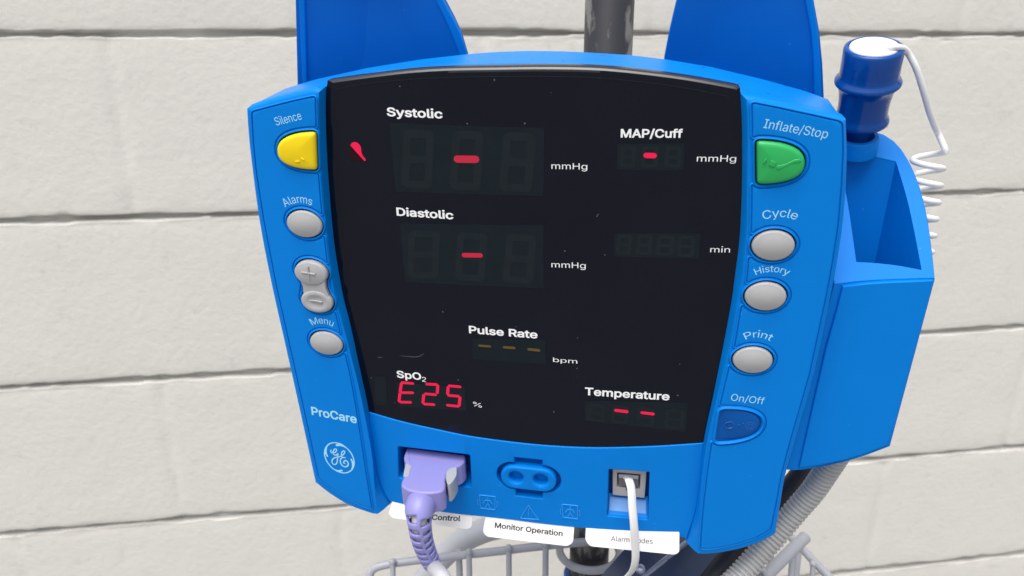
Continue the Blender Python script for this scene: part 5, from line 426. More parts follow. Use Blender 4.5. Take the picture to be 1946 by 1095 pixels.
    'u': (806, '358,-10 322,-8 288,-2 256,7 226,21 199,39 175,60 154,86 136,115 122,149 111,186 105,228 103,273 103,746 223,746 223,283 226,242 235,206 249,174 269,147 294,126 323,111 356,102 393,99 419,100 444,104 468,112 490,122 510,135 528,151 544,169 557,190 568,214 576,240 580,269 582,300 582,746 702,746 702,0 586,0 586,181 604,181 585,132 562,92 535,59 505,33 472,14 437,1 399,-7 586,135', '13,12,15 15,14,13 22,0,23 0,22,1 21,1,22 1,21,2 3,2,21 21,20,3 3,20,4 5,4,20 20,19,5 6,5,19 7,6,19 19,18,7 8,7,18 9,8,18 18,17,9 10,9,17 17,16,10 11,10,16 12,11,16 15,12,16 24,47,46 46,25,24 28,27,44 25,46,45 26,25,45 45,44,26 44,27,26 38,41,39 32,31,40 40,41,32 33,32,41 34,33,41 35,34,41 41,38,35 38,37,35 37,36,35 28,44,43 29,28,43 43,42,29 30,29,42 42,40,30 40,31,30 23,0,48 48,47,23 47,24,23 40,42,49 41,40,49 39,41,49'),
    'y': (765, '93,-272 121,-168 140,-172 157,-175 174,-177 189,-177 204,-175 218,-171 231,-165 244,-156 256,-145 267,-131 278,-114 287,-94 296,-70 319,-3 34,746 166,746 325,305 337,271 348,237 358,204 367,170 376,137 385,105 394,73 404,41 361,41 370,73 380,105 389,138 398,171 407,204 418,238 429,271 440,305 600,746 730,746 401,-114 389,-142 376,-167 362,-190 347,-210 331,-228 313,-243 294,-256 274,-267 252,-275 230,-281 205,-284 180,-285 165,-285 152,-284 139,-283 127,-281 116,-279 107,-277 99,-275 382,114', '56,1,57 0,57,1 51,4,52 4,3,52 53,52,3 53,3,54 3,2,54 55,54,2 56,55,2 1,56,2 5,50,49 6,5,49 49,48,6 48,7,6 7,48,47 47,46,7 8,7,46 46,45,8 45,9,8 4,51,50 50,5,4 28,23,22 27,28,15 28,22,15 22,21,15 21,20,15 19,15,20 25,31,30 25,30,24 33,32,26 37,36,35 26,38,37 37,35,26 35,34,26 33,26,34 31,25,26 26,32,31 15,14,38 38,26,15 27,15,26 26,25,27 28,27,25 25,24,28 24,29,28 23,28,29 29,24,58 24,30,58 9,45,44 44,43,9 10,9,43 43,42,10 11,10,42 42,41,11 12,11,41 41,40,12 40,39,12 13,12,39 39,38,13 38,14,13 19,18,15 17,16,18 18,16,15 23,29,58'),
}
def text_geo(s_, bold=0.0):
    """letters drawn as filled outlines, 1000 units to the capital height"""
    V, F, x = [], [], 0
    G = GLYPHS_BOLD if bold > 0.02 else GLYPHS_REGULAR
    for ch in s_:
        if ch == ' ': x += 390; continue
        a, v, t = G[ch]; n0 = len(V)
        for q_ in v.split(' '):
            p = q_.split(','); V.append(Vector((x + float(p[0]), float(p[1]) + (60 if ch == 'i' and float(p[1]) > 790 else 0), float(p[2]) if len(p) > 2 else 0)))
        for q_ in t.split(' '): F.append(tuple(n0 + int(k) for k in q_.split(',')))
        x += a
    return V, F
CAPH = 1000.0
def lettering(s_, A, B, cap, off, material, parent, mid=None, bold=0.0, s=S, name='lettering', slant=0.0):
    """A, B: photo positions of the two ends of the baseline, cap: capital height there"""
    a, b = P(*A, off, s).xy, P(*B, off, s).xy
    m = P(*mid, off, s).xy if mid else (a + b) / 2; k = 2 * m - (a + b) / 2
    ch = (P((A[0] + B[0]) / 2, (A[1] + B[1]) / 2 - cap, off, s).xy - P((A[0] + B[0]) / 2, (A[1] + B[1]) / 2, off, s).xy).length
    V, F = text_geo(s_, bold); x0 = min(v.x for v in V); x1 = max(v.x for v in V); bm = bmesh.new(); vs_ = []
    for v in V:
        t = (v.x - x0 + slant * v.y * 0) / (x1 - x0); p = a * (1 - t) ** 2 + k * 2 * t * (1 - t) + b * t * t
        tg = ((k - a) * (1 - t) + (b - k) * t).normalized(); p = p + Vector((-tg.y + slant * tg.x, tg.x + slant * tg.y)) * (v.y / CAPH * ch)
        vs_.append(bm.verts.new((p.x, p.y, off + v.z * 4e-6 + s(p.x, p.y))))
    for f in F:
        try: bm.faces.new([vs_[i] for i in f])
        except Exception: pass
    o = finish(name, bm, material, parent, smooth=False)
    return o
def stroke_bm(pts, wd, off, s=S, bm=None, n=5, curve=True):
    """flat ink stroke through photo positions, tapering by the list WD (in photo pixels at 4000 px per metre)"""
    q = cr(pts, n) if curve else [Vector(p) for p in pts]; bm = bm or bmesh.new(); L = []
    dv = [P(p[0], p[1], off, s).xy for p in q]
    for i in range(len(dv)):
        t = (dv[min(i + 1, len(dv) - 1)] - dv[max(i - 1, 0)]).normalized(); nn = Vector((-t.y, t.x))
        f = i / (len(dv) - 1); wv = wd if not hasattr(wd, '__len__') else np.interp(f, np.linspace(0, 1, len(wd)), wd)
        wv = wv / 4000 / 2; L.append((dv[i] + nn * wv, dv[i] - nn * wv))
    V = [[bm.verts.new((p.x, p.y, off + s(p.x))) for p in pr] for pr in L]
    for a, b in zip(V, V[1:]): bm.faces.new((a[0], a[1], b[1], b[0]))
    for e, pr in ((0, L[0]), (-1, L[-1])):          # round ends
        c = (pr[0] + pr[1]) / 2; r = (pr[0] - pr[1]).length / 2
        if r > 1e-6: bm.faces.new([bm.verts.new((c.x + r * math.cos(k * math.pi / 5), c.y + r * math.sin(k * math.pi / 5), off + 2e-6 + s(c.x))) for k in range(10)])
    return bm

# ================================================================== setting
# ground
bm = bmesh.new(); g = [bm.verts.new(p) for p in ((-40, -40, 0), (40, -40, 0), (40, 40, 0), (-40, 40, 0))]; bm.faces.new(g)
gm = mat('concrete_paving', (0.20, 0.195, 0.185), 0.85, var=0.2, vscale=6, bump=0.4, bscale=120)
gr = finish('ground', bm, gm, None, Matrix.Identity(4), smooth=False); gr['kind'] = 'structure'

# painted block wall
PSI = math.radians(8.748); WD = 0.889
WN = Vector((math.sin(PSI), -math.cos(PSI), 0)); WH = Vector((math.cos(PSI), math.sin(PSI), 0))
WO = Vector((0, 0, 0)) - WN * WD                       # foot of the perpendicular from the camera, on the ground
J0 = CAM_Z + 0.0187 * WD; CO = 0.2
def lattice(nu, nv, fu, fv):
    a = rng.random((fv + 3, fu + 3)); yu = np.linspace(0, fu, nu); yv = np.linspace(0, fv, nv)
    iu = yu.astype(int); iv = yv.astype(int); tu = yu - iu; tv = yv - iv; tu = tu * tu * (3 - 2 * tu); tv = tv * tv * (3 - 2 * tv)
    A = a[np.ix_(iv, iu)]; B = a[np.ix_(iv, iu + 1)]; Cc = a[np.ix_(iv + 1, iu)]; Dd = a[np.ix_(iv + 1, iu + 1)]
    return (A * (1 - tu) + B * tu) * (1 - tv)[:, None] + (Cc * (1 - tu) + Dd * tu) * tv[:, None] - 0.5
def build_wall():
    us = np.concatenate([np.arange(-3.5, -1.3, 0.03), np.arange(-1.3, 1.9, 0.0055), np.arange(1.9, 4.0, 0.03)]); js = [J0 + k * CO for k in range(-7, 5)]; zs = []
    js = [j for j in js if 0.02 < j < 2.15]
    for j in js: zs += [j + q * MM for q in (-13, -9, -7, -6, -5, -4, -2.5, -0.5, 1.5, 3, 4, 5, 6, 8, 12)]
    zz = np.arange(0, 2.2, 0.0085)
    zs = sorted(zs + [z for z in zz if min(abs(z - j) for j in js) > 0.016])
    zs = np.array(zs); U, Z = np.meshgrid(us, zs); nu, nv = len(us), len(zs)
    jr = np.array(js); k = np.argmin(np.abs(Z[..., None] - jr), axis=-1); dz = Z - jr[k]
    e1 = np.stack([lattice(nu, 1, 260, 1)[0] for _ in js]) * 0.0035 + np.stack([lattice(nu, 1, 50, 1)[0] for _ in js]) * 0.003
    wv = np.stack([lattice(nu, 1, 9, 1)[0] for _ in js]) * 0.004
    col = np.arange(nu)[None, :].repeat(nv, 0)
    d = dz - wv[k, col]
    hw = 0.0035 + e1[k, col] * np.where(d > 0, 0.7, 1.0)
    t = np.clip((hw - np.abs(d)) / 0.0019, 0, 1); t = t * t * (3 - 2 * t)
    dep = -t * (0.0080 + 0.004 * lattice(nu, nv, 60, 80))
    # soft shoulders of the thick paint, weathered vertical joints
    dep -= 0.0012 * np.exp(-np.abs(d) / 0.010)
    shade_grime = np.exp(-(np.abs(d) / 0.0062) ** 4) * (0.75 + 0.9 * lattice(nu, nv, 120, 60))  # joint shade painted into the colour, over the lip too, broken by noise
    row = np.floor((Z - J0) / CO).astype(int)
    for ph, par in ((-0.298, 1), (-0.498, 0)):
        q = (U - ph + 0.2) % 0.4 - 0.2 + 0.003 * lattice(nu, nv, 12, 200)
        dep -= np.where((row % 2) == par, 1, 0) * np.exp(-(q / 0.006) ** 2) * (0.0014 + 0.0024 * lattice(nu, nv, 90, 90))
        shade_grime += np.where((row % 2) == par, 1, 0) * np.exp(-(q / 0.0022) ** 2) * np.clip(lattice(nu, nv, 140, 130) - .12, 0, 1) * 0.9
    pit = np.clip(lattice(nu, nv, 150, 110) - .44, 0, 1) * 8; dep -= 0.0022 * np.clip(pit, 0, 1); shade_grime += 0.35 * np.clip(pit, 0, 1)
    dep += 0.0005 * lattice(nu, nv, 60, 42) + 0.0003 * lattice(nu, nv, 200, 150) + 0.0002 * lattice(nu, nv, 420, 330)
    co = np.empty((nv, nu, 3))
    for i in range(3): co[..., i] = WO[i] + WH[i] * U + WN[i] * dep
    co[..., 2] = Z
    idx = np.arange(nu * nv).reshape(nv, nu)
    F = np.stack([idx[:-1, :-1], idx[:-1, 1:], idx[1:, 1:], idx[1:, :-1]], -1).reshape(-1, 4)
    # closed back so the wall has its thickness
    verts = co.reshape(-1, 3).tolist(); faces = F.tolist()
    bw = [Vector(co[0, 0]) - WN * 0.2, Vector(co[0, -1]) - WN * 0.2, Vector(co[-1, -1]) - WN * 0.2, Vector(co[-1, 0]) - WN * 0.2]
    b0 = len(verts); verts += [list(v) for v in bw]; faces.append([b0 + 3, b0 + 2, b0 + 1, b0])
    faces.append([b0 + 1] + idx[:, -1].tolist() + [b0 + 2]); faces.append([b0 + 3] + idx[::-1, 0].tolist() + [b0])
    faces.append([b0 + 2] + idx[-1, ::-1].tolist() + [b0 + 3])
    me = bpy.data.meshes.new('block_wall'); off = Vector((WO.x, WO.y, 0))
    me.from_pydata([(v[0] - off.x, v[1] - off.y, v[2]) for v in verts], [], faces); me.update()
    o = bpy.data.objects.new('block_wall', me); C.objects.link(o); o.location = off
    at = me.attributes.new('shade_grime', 'FLOAT', 'POINT'); ga = np.zeros(len(me.vertices), np.float32); ga[:nu * nv] = np.clip(shade_grime, 0, 1).reshape(-1); at.data.foreach_set('value', ga)
    for p in me.polygons: p.use_smooth = True
    m = mat('painted_block', (0.66, 0.645, 0.605), 0.72, spec=0.25, var=0.035, vscale=9)
    n = m.node_tree; b = n.nodes['Principled BSDF']; tc = n.nodes['Texture Coordinate']
    def noise(sc, det, ro=0.5):
        z = n.nodes.new('ShaderNodeTexNoise'); z.inputs['Scale'].default_value = sc; z.inputs['Detail'].default_value = det; z.inputs['Roughness'].default_value = ro
        n.links.new(tc.outputs['Object'], z.inputs['Vector']); return z.outputs['Fac']
    n1, n2 = noise(120, 4, 0.5), noise(300, 4, 0.55)
    ad = n.nodes.new('ShaderNodeMath'); ad.operation = 'MULTIPLY_ADD'; n.links.new(n2, ad.inputs[0]); ad.inputs[1].default_value = 0.35; n.links.new(n1, ad.inputs[2])
    bp = n.nodes.new('ShaderNodeBump'); bp.inputs['Strength'].default_value = 0.30; bp.inputs['Distance'].default_value = 0.0020
    n.links.new(ad.outputs[0], bp.inputs['Height']); n.links.new(bp.outputs[0], b.inputs['Normal'])
    # faint grey weathering stains and pores
    cr1 = n.nodes.new('ShaderNodeValToRGB'); cr1.color_ramp.elements[0].position = 0.60; cr1.color_ramp.elements[1].position = 0.78; n.links.new(noise(38, 7, 0.7), cr1.inputs[0])
    src = b.inputs['Base Color'].links[0].from_socket
    mx = n.nodes.new('ShaderNodeMix'); mx.data_type = 'RGBA'; n.links.new(cr1.outputs[0], mx.inputs['Factor']); n.links.new(src, mx.inputs[6]); mx.inputs[7].default_value = (0.54, 0.53, 0.51, 1)
    ga_ = n.nodes.new('ShaderNodeAttribute'); ga_.attribute_name = 'shade_grime'
    m2 = n.nodes.new('ShaderNodeMix'); m2.data_type = 'RGBA'; n.links.new(ga_.outputs['Fac'], m2.inputs['Factor']); n.links.new(mx.outputs[2], m2.inputs[6]); m2.inputs[7].default_value = (0.43, 0.415, 0.385, 1)  # mixes in the painted joint shade, vertical-joint stains and pits
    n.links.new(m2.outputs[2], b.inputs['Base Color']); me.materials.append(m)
    return o
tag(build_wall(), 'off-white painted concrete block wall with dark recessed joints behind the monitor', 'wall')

# ================================================================== pole and basket
PA = W(1157, 50, 0.392); PR = 0.0128
pole = thing('stand_pole', 'upright worn dark grey metal pole standing behind the blue monitor', 'pole', Matrix.Translation((PA.x, PA.y, 0)))
finish('pole_tube', lathe_bm([(PR, 0.0), (PR, CAM_Z + 0.32), (PR * 0.85, CAM_Z + 0.323), (0.001, CAM_Z + 0.323)], Vector((PA.x, PA.y, 0)), Vector((0, 0, 1)), 40), M['pole'], pole, Matrix.Identity(4), wn=False)
RZ = W(1115, 1047, 0.40); t_ = (PA.y - 0) / (camray(1115, 1047).y); RC = Vector((0, 0, CAM_Z)) + camray(1115, 1047) * t_
finish('pole_hub', lathe_bm([(PR + .0002, -0.30), (0.0165, -0.30), (0.0165, -0.018), (0.0155, -0.0165), (PR + .0002, -0.0165)], Vector((PA.x, PA.y, RC.z)), Vector((0, 0, 1)), 40, False), M['hub'], pole, Matrix.Identity(4), wn=False)['label'] = 'blue sleeve round the pole'

bk = thing('wire_basket', 'grey coated wire basket on the pole below the monitor', 'basket', Matrix.Translation((PA.x, PA.y, RC.z - 0.16)))
I4 = Matrix.Identity(4)
ring = [Vector((PA.x + 0.0195 * math.cos(a), PA.y + 0.0195 * math.sin(a), RC.z)) for a in np.linspace(0, 2 * math.pi, 49)]
finish('pole_ring', tube_bm(ring, 0.0026, 10, False), M['wire'], bk, I4, wn=False)
dB = 0.47
rail = cr([W(702, 1150, dB), W(702, 1105, dB), W(708, 1083, dB), W(735, 1073, dB), W(800, 1064, dB), W(935, 1049, dB), W(1060, 1035, dB), W(1250, 1018, dB + .01), W(1440, 1004, dB + .03)], 8)
finish('rim', tube_bm(rail, 0.0026, 12), M['wire'], bk, I4, wn=False)
rail2 = [W(1478, 1000, .50), W(1500, 1018, .49), W(1545, 1065, .47), W(1585, 1107, .455), W(1640, 1170, .44)]
finish('rim', tube_bm(cr(rail2, 5), 0.0026, 12), M['wire'], bk, I4, wn=False)
finish('rim', tube_bm(cr([W(1530, 1021, .445), W(1505, 1045, .437), W(1472, 1078, .428), W(1420, 1130, .415)], 5), 0.0036, 14), M['wire'], bk, I4, wn=False)
for (x0, y0, x1, y1, d0, r) in ((746, 1068, 749, 1160, .466, .0017), (872, 1052, 876, 1160, .476, .0021), (891, 1050, 894, 1160, .466, .0018), (967, 1042, 968, 1160, .466, .0018), (1037, 1034, 1036, 1160, .466, .0020),
                                (1466, 1040, 1461, 1160, .475, .0019), (1507, 1045, 1499, 1160, .452, .0019), (1516, 1040, 1504, 1160, .462, .0026), (1545, 1072, 1541, 1160, .466, .0016)):
    a = W(x0, y0, d0); b = W(x1, y1, d0 * 1.0)
    bm = tube_bm([a, a.lerp(b, .5), b], r, 10)
    bmesh.ops.create_uvsphere(bm, u_segments=12, v_segments=8, radius=r * 1.35, matrix=Matrix.Translation(a))
    finish('wire_upright', bm, M['wire'], bk, I4, wn=False)
finish('wire_hook', tube_bm(cr([W(1455, 1095, .42), W(1450, 1084, .42), W(1436, 1082, .42), W(1424, 1087, .42), W(1418, 1100, .42)], 6), 0.0016, 10), M['wire'], bk, I4, wn=False)

# navy bracket plate under the monitor
br = thing('mounting_bracket', 'dark navy metal bracket with a bare bright edge under the monitor', 'bracket', Matrix.Translation(W(1290, 1100, .40)))
q0, q1, q2, q3 = W(1262, 1020, .41), W(1420, 1010, .43), W(1345, 1160, .385), W(1130, 1160, .385)
r0, r1 = W(1318, 1020, .402), W(1130, 1172, .368)
n_ = Vector((0.0, 0.02, -0.03))
finish('bracket_face', slab_bm([r0, q1, q2, r1], n_), M['navy'], br, I4, sharp=30)
finish('bracket_side', slab_bm([W(1215, 1012, .43), r0 + Vector((-.0005, .0005, -.0002)), r1 + Vector((-.0005, .0005, -.0002)), W(1080, 1165, .41)], n_), M['navy'], br, I4, sharp=30)
finish('bare_edge', tube_bm([r0, r0.lerp(r1, .33), r0.lerp(r1, .66), r1], 0.0013, 8), M['edge'], br, I4, wn=False)
bm = bmesh.new(); bmesh.ops.create_uvsphere(bm, u_segments=20, v_segments=12, radius=0.0026, matrix=Matrix.Translation(W(1217, 1082, .386)))
finish('screw_head', bm, M['edge'], br, I4, wn=False)

# ================================================================== the monitor
ROOT = DEV @ Matrix.Translation((0, -0.124, -0.04))
mon = thing('patient_monitor', 'bright blue medical monitor with a black display window and push buttons on both sides', 'monitor', ROOT)

# ---- side wings
L_top = [(604, 165), (572, 172), (540, 180), (505, 190), (478, 199)]
L_out = [(470, 206), (473, 250), (478, 300), (494, 420), (517, 540), (545, 665), (575, 800), (600, 915)]
L_bot = [(606, 920), (625, 935), (660, 957), (690, 969), (712, 976)]
L_grv = [(717, 977), (708, 915), (701, 866), (685, 778), (668, 704), (643, 608), (630, 561), (617, 460), (607, 360), (602, 280), (600, 215), (600, 176)]
L_bck = [(742, 957), (723, 915), (713, 866), (702, 783), (686, 706), (665, 608), (653, 561), (636, 460), (627, 360), (622, 280), (620, 215), (620, 164)]
R_top = [(1420, 181), (1450, 186), (1500, 198), (1550, 210), (1598, 221)]
R_out = [(1607, 226), (1609, 290), (1607, 357), (1600, 434), (1590, 500), (1579, 560), (1545.6, 714), (1509, 842), (1492, 903), (1481, 968), (1473, 1013)]
R_bot = [(1467, 1017), (1440, 1031), (1400, 1043), (1360, 1050), (1333, 1052)]
R_grv = [(1327, 1052), (1332.5, 960), (1347.6, 852), (1366, 768), (1382, 701), (1393, 658), (1405, 588), (1415, 540), (1420, 493), (1425, 442), (1426, 360), (1427, 280), (1427, 235), (1426, 190)]
R_bck = [(1302, 1027), (1323, 958), (1336, 842), (1354, 755), (1367, 690), (1376, 645), (1390, 568), (1396, 520), (1401, 485), (1405.5, 440), (1409, 360), (1409.5, 280), (1409, 235), (1406, 176)]
ZB = -0.008
def wing(top, out, bot, grv, bck, sgn):
    def inner(l, z, sh=0):
        q = [P(x + sh * min(1, i / 2), y, z) for i, (x, y) in enumerate(l)]
        return resamp(cr(q, 6), 44)
    tp = [P(*p, -0.002) for p in resamp([(*p, 0) for p in cr(top, 5)], 14) for p in [(p[0], p[1])]]
    ou = [P(p[0], p[1], -0.001) for p in resamp([(*p, 0) for p in cr(out, 5)], 50)]
    bo = [P(p[0], p[1], -0.0008) for p in resamp([(*p, 0) for p in cr(bot, 5)], 22)]
    inf = inner(grv, 0.0, sgn * 6); inb = inner(bck, -0.0055)
    outer = [p.xy for p in tp + ou + bo]; no = len(outer)
    wd = [0.0024] * len(tp) + [0.0011] * len(ou) + [0.0009] * len(bo)
    loop = outer + [p.xy for p in inb]; fl = area(loop) < 0
    N = inward(loop if not fl else loop[::-1]); N = N if not fl else N[::-1]
    rings = [[Vector((p.x, p.y, ZB + S(p.x))) for p in loop]]
    seg = 4
    for k in range(seg + 1):
        th = math.pi / 2 * k / seg; r = []
        for i in range(no):
            p = outer[i] + N[i] * (wd[i] * (1 - math.cos(th))); r.append(Vector((p.x, p.y, -wd[i] * (1 - math.sin(th)) + S(p.x))))
        for i in range(len(inb)):
            f = k / seg; f2 = f ** 1.25
            p = inb[i].xy.lerp(inf[i].xy, f); z = -0.0055 + 0.0055 * (1 - (1 - f) ** 1.4)
            r.append(Vector((p.x, p.y, z + S(p.x))))
        rings.append(r)
    bm = bmesh.new(); V = [[bm.verts.new(c) for c in r] for r in rings]; n = len(loop)
    for a, b in zip(V, V[1:]):
        for i in range(n): bm.faces.new((a[i], a[(i + 1) % n], b[(i + 1) % n], b[i]))
    bm.faces.new(V[0])
    cb = cap_faces([[Vector(c[:2]) for c in rings[-1]]], S, 0.0, 0.008); mp = {v: bm.verts.new(v.co) for v in cb.verts}
    for f in cb.faces: bm.faces.new([mp[v] for v in f.verts])
    cb.free(); bmesh.ops.remove_doubles(bm, verts=bm.verts, dist=1.5e-6)
    return finish('side_wing', bm, M['blue'], mon), [p.xy for p in tp]
wingL, topL = wing(L_top, L_out, L_bot, L_grv, L_bck, 1)
wingR, topR = wing(R_top, R_out, R_bot, R_grv, R_bck, -1)

# ---- buttons: outlines on the wing surface
ZP = 0.0007      # top of the raised button panels
def dev_ell(px, py, a, b, th=0.0): c = P(px, py, 0.001).xy; return ell(c, a, b, th, 56)
def dev_poly(px, off=0.001, n=5): return ccw([P(p[0], p[1], off).xy for p in cr(px, n, True)])
def dshape(side, tip, flat, rnd=1.4 * MM):
    """half-lens button: FLAT = straight edge's two ends, TIP = far end"""
    a, b, t = [P(*p, 0.001).xy for p in (flat[0], flat[1], tip)]; m = (a + b) / 2; out = []
    for k in range(25):
        f = k / 24 * math.pi; u = math.sin(f); v = math.cos(f)
        out.append(m + (t - m) * (u ** 0.92) + (a - m) * (abs(v) ** 0.80 * (1 if v > 0 else -1)))
    o = resamp([Vector((*p, 0)) for p in out + [out[0]]], 110)[:-1]
    for _ in range(6): o = [(o[i - 1] + 2 * o[i] + o[(i + 1) % len(o)]) / 4 for i in range(len(o))]
    return ccw([p.xy for p in o])
OUT = {
    'silence': dshape(-1, (529, 286), ((600, 251), (602.5, 323))),
    'alarms': dev_ell(579, 426, 7.9 * MM, 5.9 * MM),
    'menu': dev_ell(620.5, 652.5, 7.8 * MM, 5.85 * MM),
    'green': dshape(1, (1529, 309), ((1437.5, 268), (1438.5, 350))),
    'cycle': dev_ell(1469, 467, 7.65 * MM, 5.95 * MM),
    'history': dev_ell(1454.5, 563.5, 7.65 * MM, 5.95 * MM),
    'print': dev_ell(1430, 684.5, 7.65 * MM, 5.95 * MM),
    'power': dshape(1, (1445, 808), ((1371, 781), (1361.5, 840))),
}
up_c, lo_c = P(593, 517, .001).xy, P(604, 571, .001).xy
def rocker_outline(grow=0):
    ea = ell(up_c, 7.5 * MM + grow, 5.6 * MM + grow, 0, 60); eb = ell(lo_c, 7.4 * MM + grow, 5.5 * MM + grow, 0, 60)
    pts = []
    for i, p in enumerate(ea):
        if p.y > up_c.y - 3.6 * MM:
            t = math.atan2(p.y - up_c.y, p.x - up_c.x); pts.append((t + 2 * math.pi if t < -math.pi / 2 else t, p))
    a = [p for t, p in sorted(pts)]
    pts = []
    for p in eb:
        if p.y < lo_c.y + 3.4 * MM:
            t = math.atan2(p.y - lo_c.y, p.x - lo_c.x); t = t + 2 * math.pi if t < math.pi / 2 else t
            pts.append((t, p))
    b = [p for t, p in sorted(pts)]
    mid = (up_c + lo_c) / 2
    return ccw(a + [mid + Vector((-5.5 * MM - grow * .8, 0))] + b + [mid + Vector((5.5 * MM + grow * .8, 0))])
OUT['rocker'] = rocker_outline()
def grow(o, d): return inset(o, -d)

def bite_panel(outer_px, inner_px, bites, side):
    """panel outline whose inner edge steps round the button collars"""
    outer = [P(x, y, ZP).xy for x, y in outer_px]
    inner = resamp([Vector((*P(p[0], p[1], ZP).xy, 0)) for p in cr(inner_px, 6)], 420); inner = [p.xy for p in inner]
    def inside(p, q):
        c = False
        for i in range(len(q)):
            a, b = q[i - 1], q[i]
            if (a.y > p.y) != (b.y > p.y) and p.x < (b.x - a.x) * (p.y - a.y) / (b.y - a.y) + a.x: c = not c
        return c
    res = []; i = 0; gate = [next((k for k, q in enumerate(bites) if inside(p, q)), -1) for p in inner]
    while i < len(inner):
        if gate[i] < 0: res.append(inner[i]); i += 1; continue
        q = bites[gate[i]]; j = i
        while j + 1 < len(inner) and gate[j + 1] == gate[i]: j += 1
        A, B = inner[max(i - 1, 0)], inner[min(j + 1, len(inner) - 1)]
        ia = min(range(len(q)), key=lambda k: (q[k] - A).length); ib = min(range(len(q)), key=lambda k: (q[k] - B).length)
        arcs = []
        for st in (1, -1):
            k = ia; arc = [q[k]]
            while k != ib: k = (k + st) % len(q); arc.append(q[k])
            arcs.append(arc)
        res += max(arcs, key=lambda arc: max(side * p.x for p in arc))
        i = j + 1
    o = ccw(outer + res)
    # drop needle-thin steps
    o2 = [o[0]]
    for p in o[1:]:
        if (p - o2[-1]).length > 0.00022: o2.append(p)
    o2 = resamp([Vector((*p, 0)) for p in o2 + [o2[0]]], int(sum((o2[i] - o2[i - 1]).length for i in range(len(o2))) / .0003))[:-1]
    for _ in range(7): o2 = [(o2[i - 1] + 2 * o2[i] + o2[(i + 1) % len(o2)]) / 4 for i in range(len(o2))]
    return ccw([p.xy for p in o2])
BITE = 2.0 * MM
bitesL = [grow(OUT[k], BITE) if k != 'rocker' else rocker_outline(BITE) for k in ('silence', 'alarms', 'rocker', 'menu')]
bitesR = [grow(OUT[k], BITE + (.55 * MM if k == 'power' else 0)) for k in ('green', 'cycle', 'history', 'print', 'power')]
pl_out = [(598, 185), (560, 193), (520, 203), (479, 214)] + [(482, 270), (488, 330), (502, 420), (525, 540), (553, 665), (583, 800), (606, 908), (612, 914), (632, 929), (664, 950), (690, 962), (706, 967)]
plx = [(700, 930), (695, 900), (689, 860), (678, 790), (664, 712), (640, 610), (629, 561), (616.5, 460), (606.5, 360), (601.5, 280), (599, 215), (598.5, 187)]
pr_out = [(1430, 197), (1480, 207), (1540, 220), (1594, 232), (1600, 236)] + [(1601, 290), (1598, 357), (1591, 434), (1581, 500), (1570, 560), (1537, 714), (1500, 842), (1484, 903), (1473, 963), (1464, 1007), (1436, 1022), (1400, 1034), (1360, 1042), (1334, 1044)]
prx = [(1332, 1040), (1338, 960), (1352, 852), (1370, 768), (1386, 701), (1397, 658), (1409, 588), (1419, 540), (1424, 493), (1428.5, 442), (1430, 360), (1431, 280), (1431, 235), (1430, 199)]
for a_, b_, c_, d_, w_ in ((pl_out, plx, bitesL, -1, wingL), (pr_out, prx, bitesR, 1, wingR)):
    po = bite_panel(a_, b_, c_, d_)
    plate('button_panel', po, ZP, -0.0006, M['panel'], w_, w_=0.00035, seg=2)
    # raised border round the panel, so a groove runs between them
    finish('panel_border', ringband_bm(po, [(.36 * MM, -.0005), (.37 * MM, .0003), (.46 * MM, .0006), (.60 * MM, .00068), (.85 * MM, .00055), (1.05 * MM, .0001), (1.1 * MM, -.0005)]), M['blue'], w_, wn=False, sharp=70)

def button(key, material, wing_, label, h=0.0011, zs=0.0019, name='push_button', edge=0.0011, floor='gap'):
    o = OUT[key]
    b = finish(name, dome_bm(o, -0.0005, zs, h, edge=edge), material, mon, wn=False, sharp=60); b['label'] = label
    finish('button_gap', loft_bm([[(p.x, p.y, 0.0001 + S(p.x)) for p in grow(o, 0.62 * MM)]], True, False), M[floor], b, smooth=False)
    finish('button_collar', ringband_bm(o, [(0.40 * MM, -0.0003), (0.45 * MM, .0003), (0.7 * MM, .0010), (1.15 * MM, .00135), (1.6 * MM, .0011), (1.95 * MM, .0003), (2.05 * MM, -.0003)] if key == 'power' else [(0.50 * MM, -0.0003), (0.53 * MM, .0003), (0.68 * MM, .0008), (0.95 * MM, .00105), (1.22 * MM, .00085), (1.42 * MM, .0003), (1.5 * MM, -.0003)]), M['blue'], b, wn=False)
    return b
bSil = button('silence', M['yellow'], wingL, 'yellow half-lens Silence button', .0005, .0026, edge=.0016)
bAl = button('alarms', M['grey'], wingL, 'grey oval Alarms button')
bMe = button('menu', M['grey'], wingL, 'grey oval Menu button')
bGr = button('green', M['green'], wingR, 'green half-lens Inflate/Stop button', .0005, .0026, edge=.0016)
bCy = button('cycle', M['grey'], wingR, 'grey oval Cycle button')
bHi = button('history', M['grey'], wingR, 'grey oval History button')
bPr = button('print', M['grey'], wingR, 'grey oval Print button')
bPo = button('power', M['deep'], wingR, 'dark blue On/Off button', .0004, .0006, floor='deep')
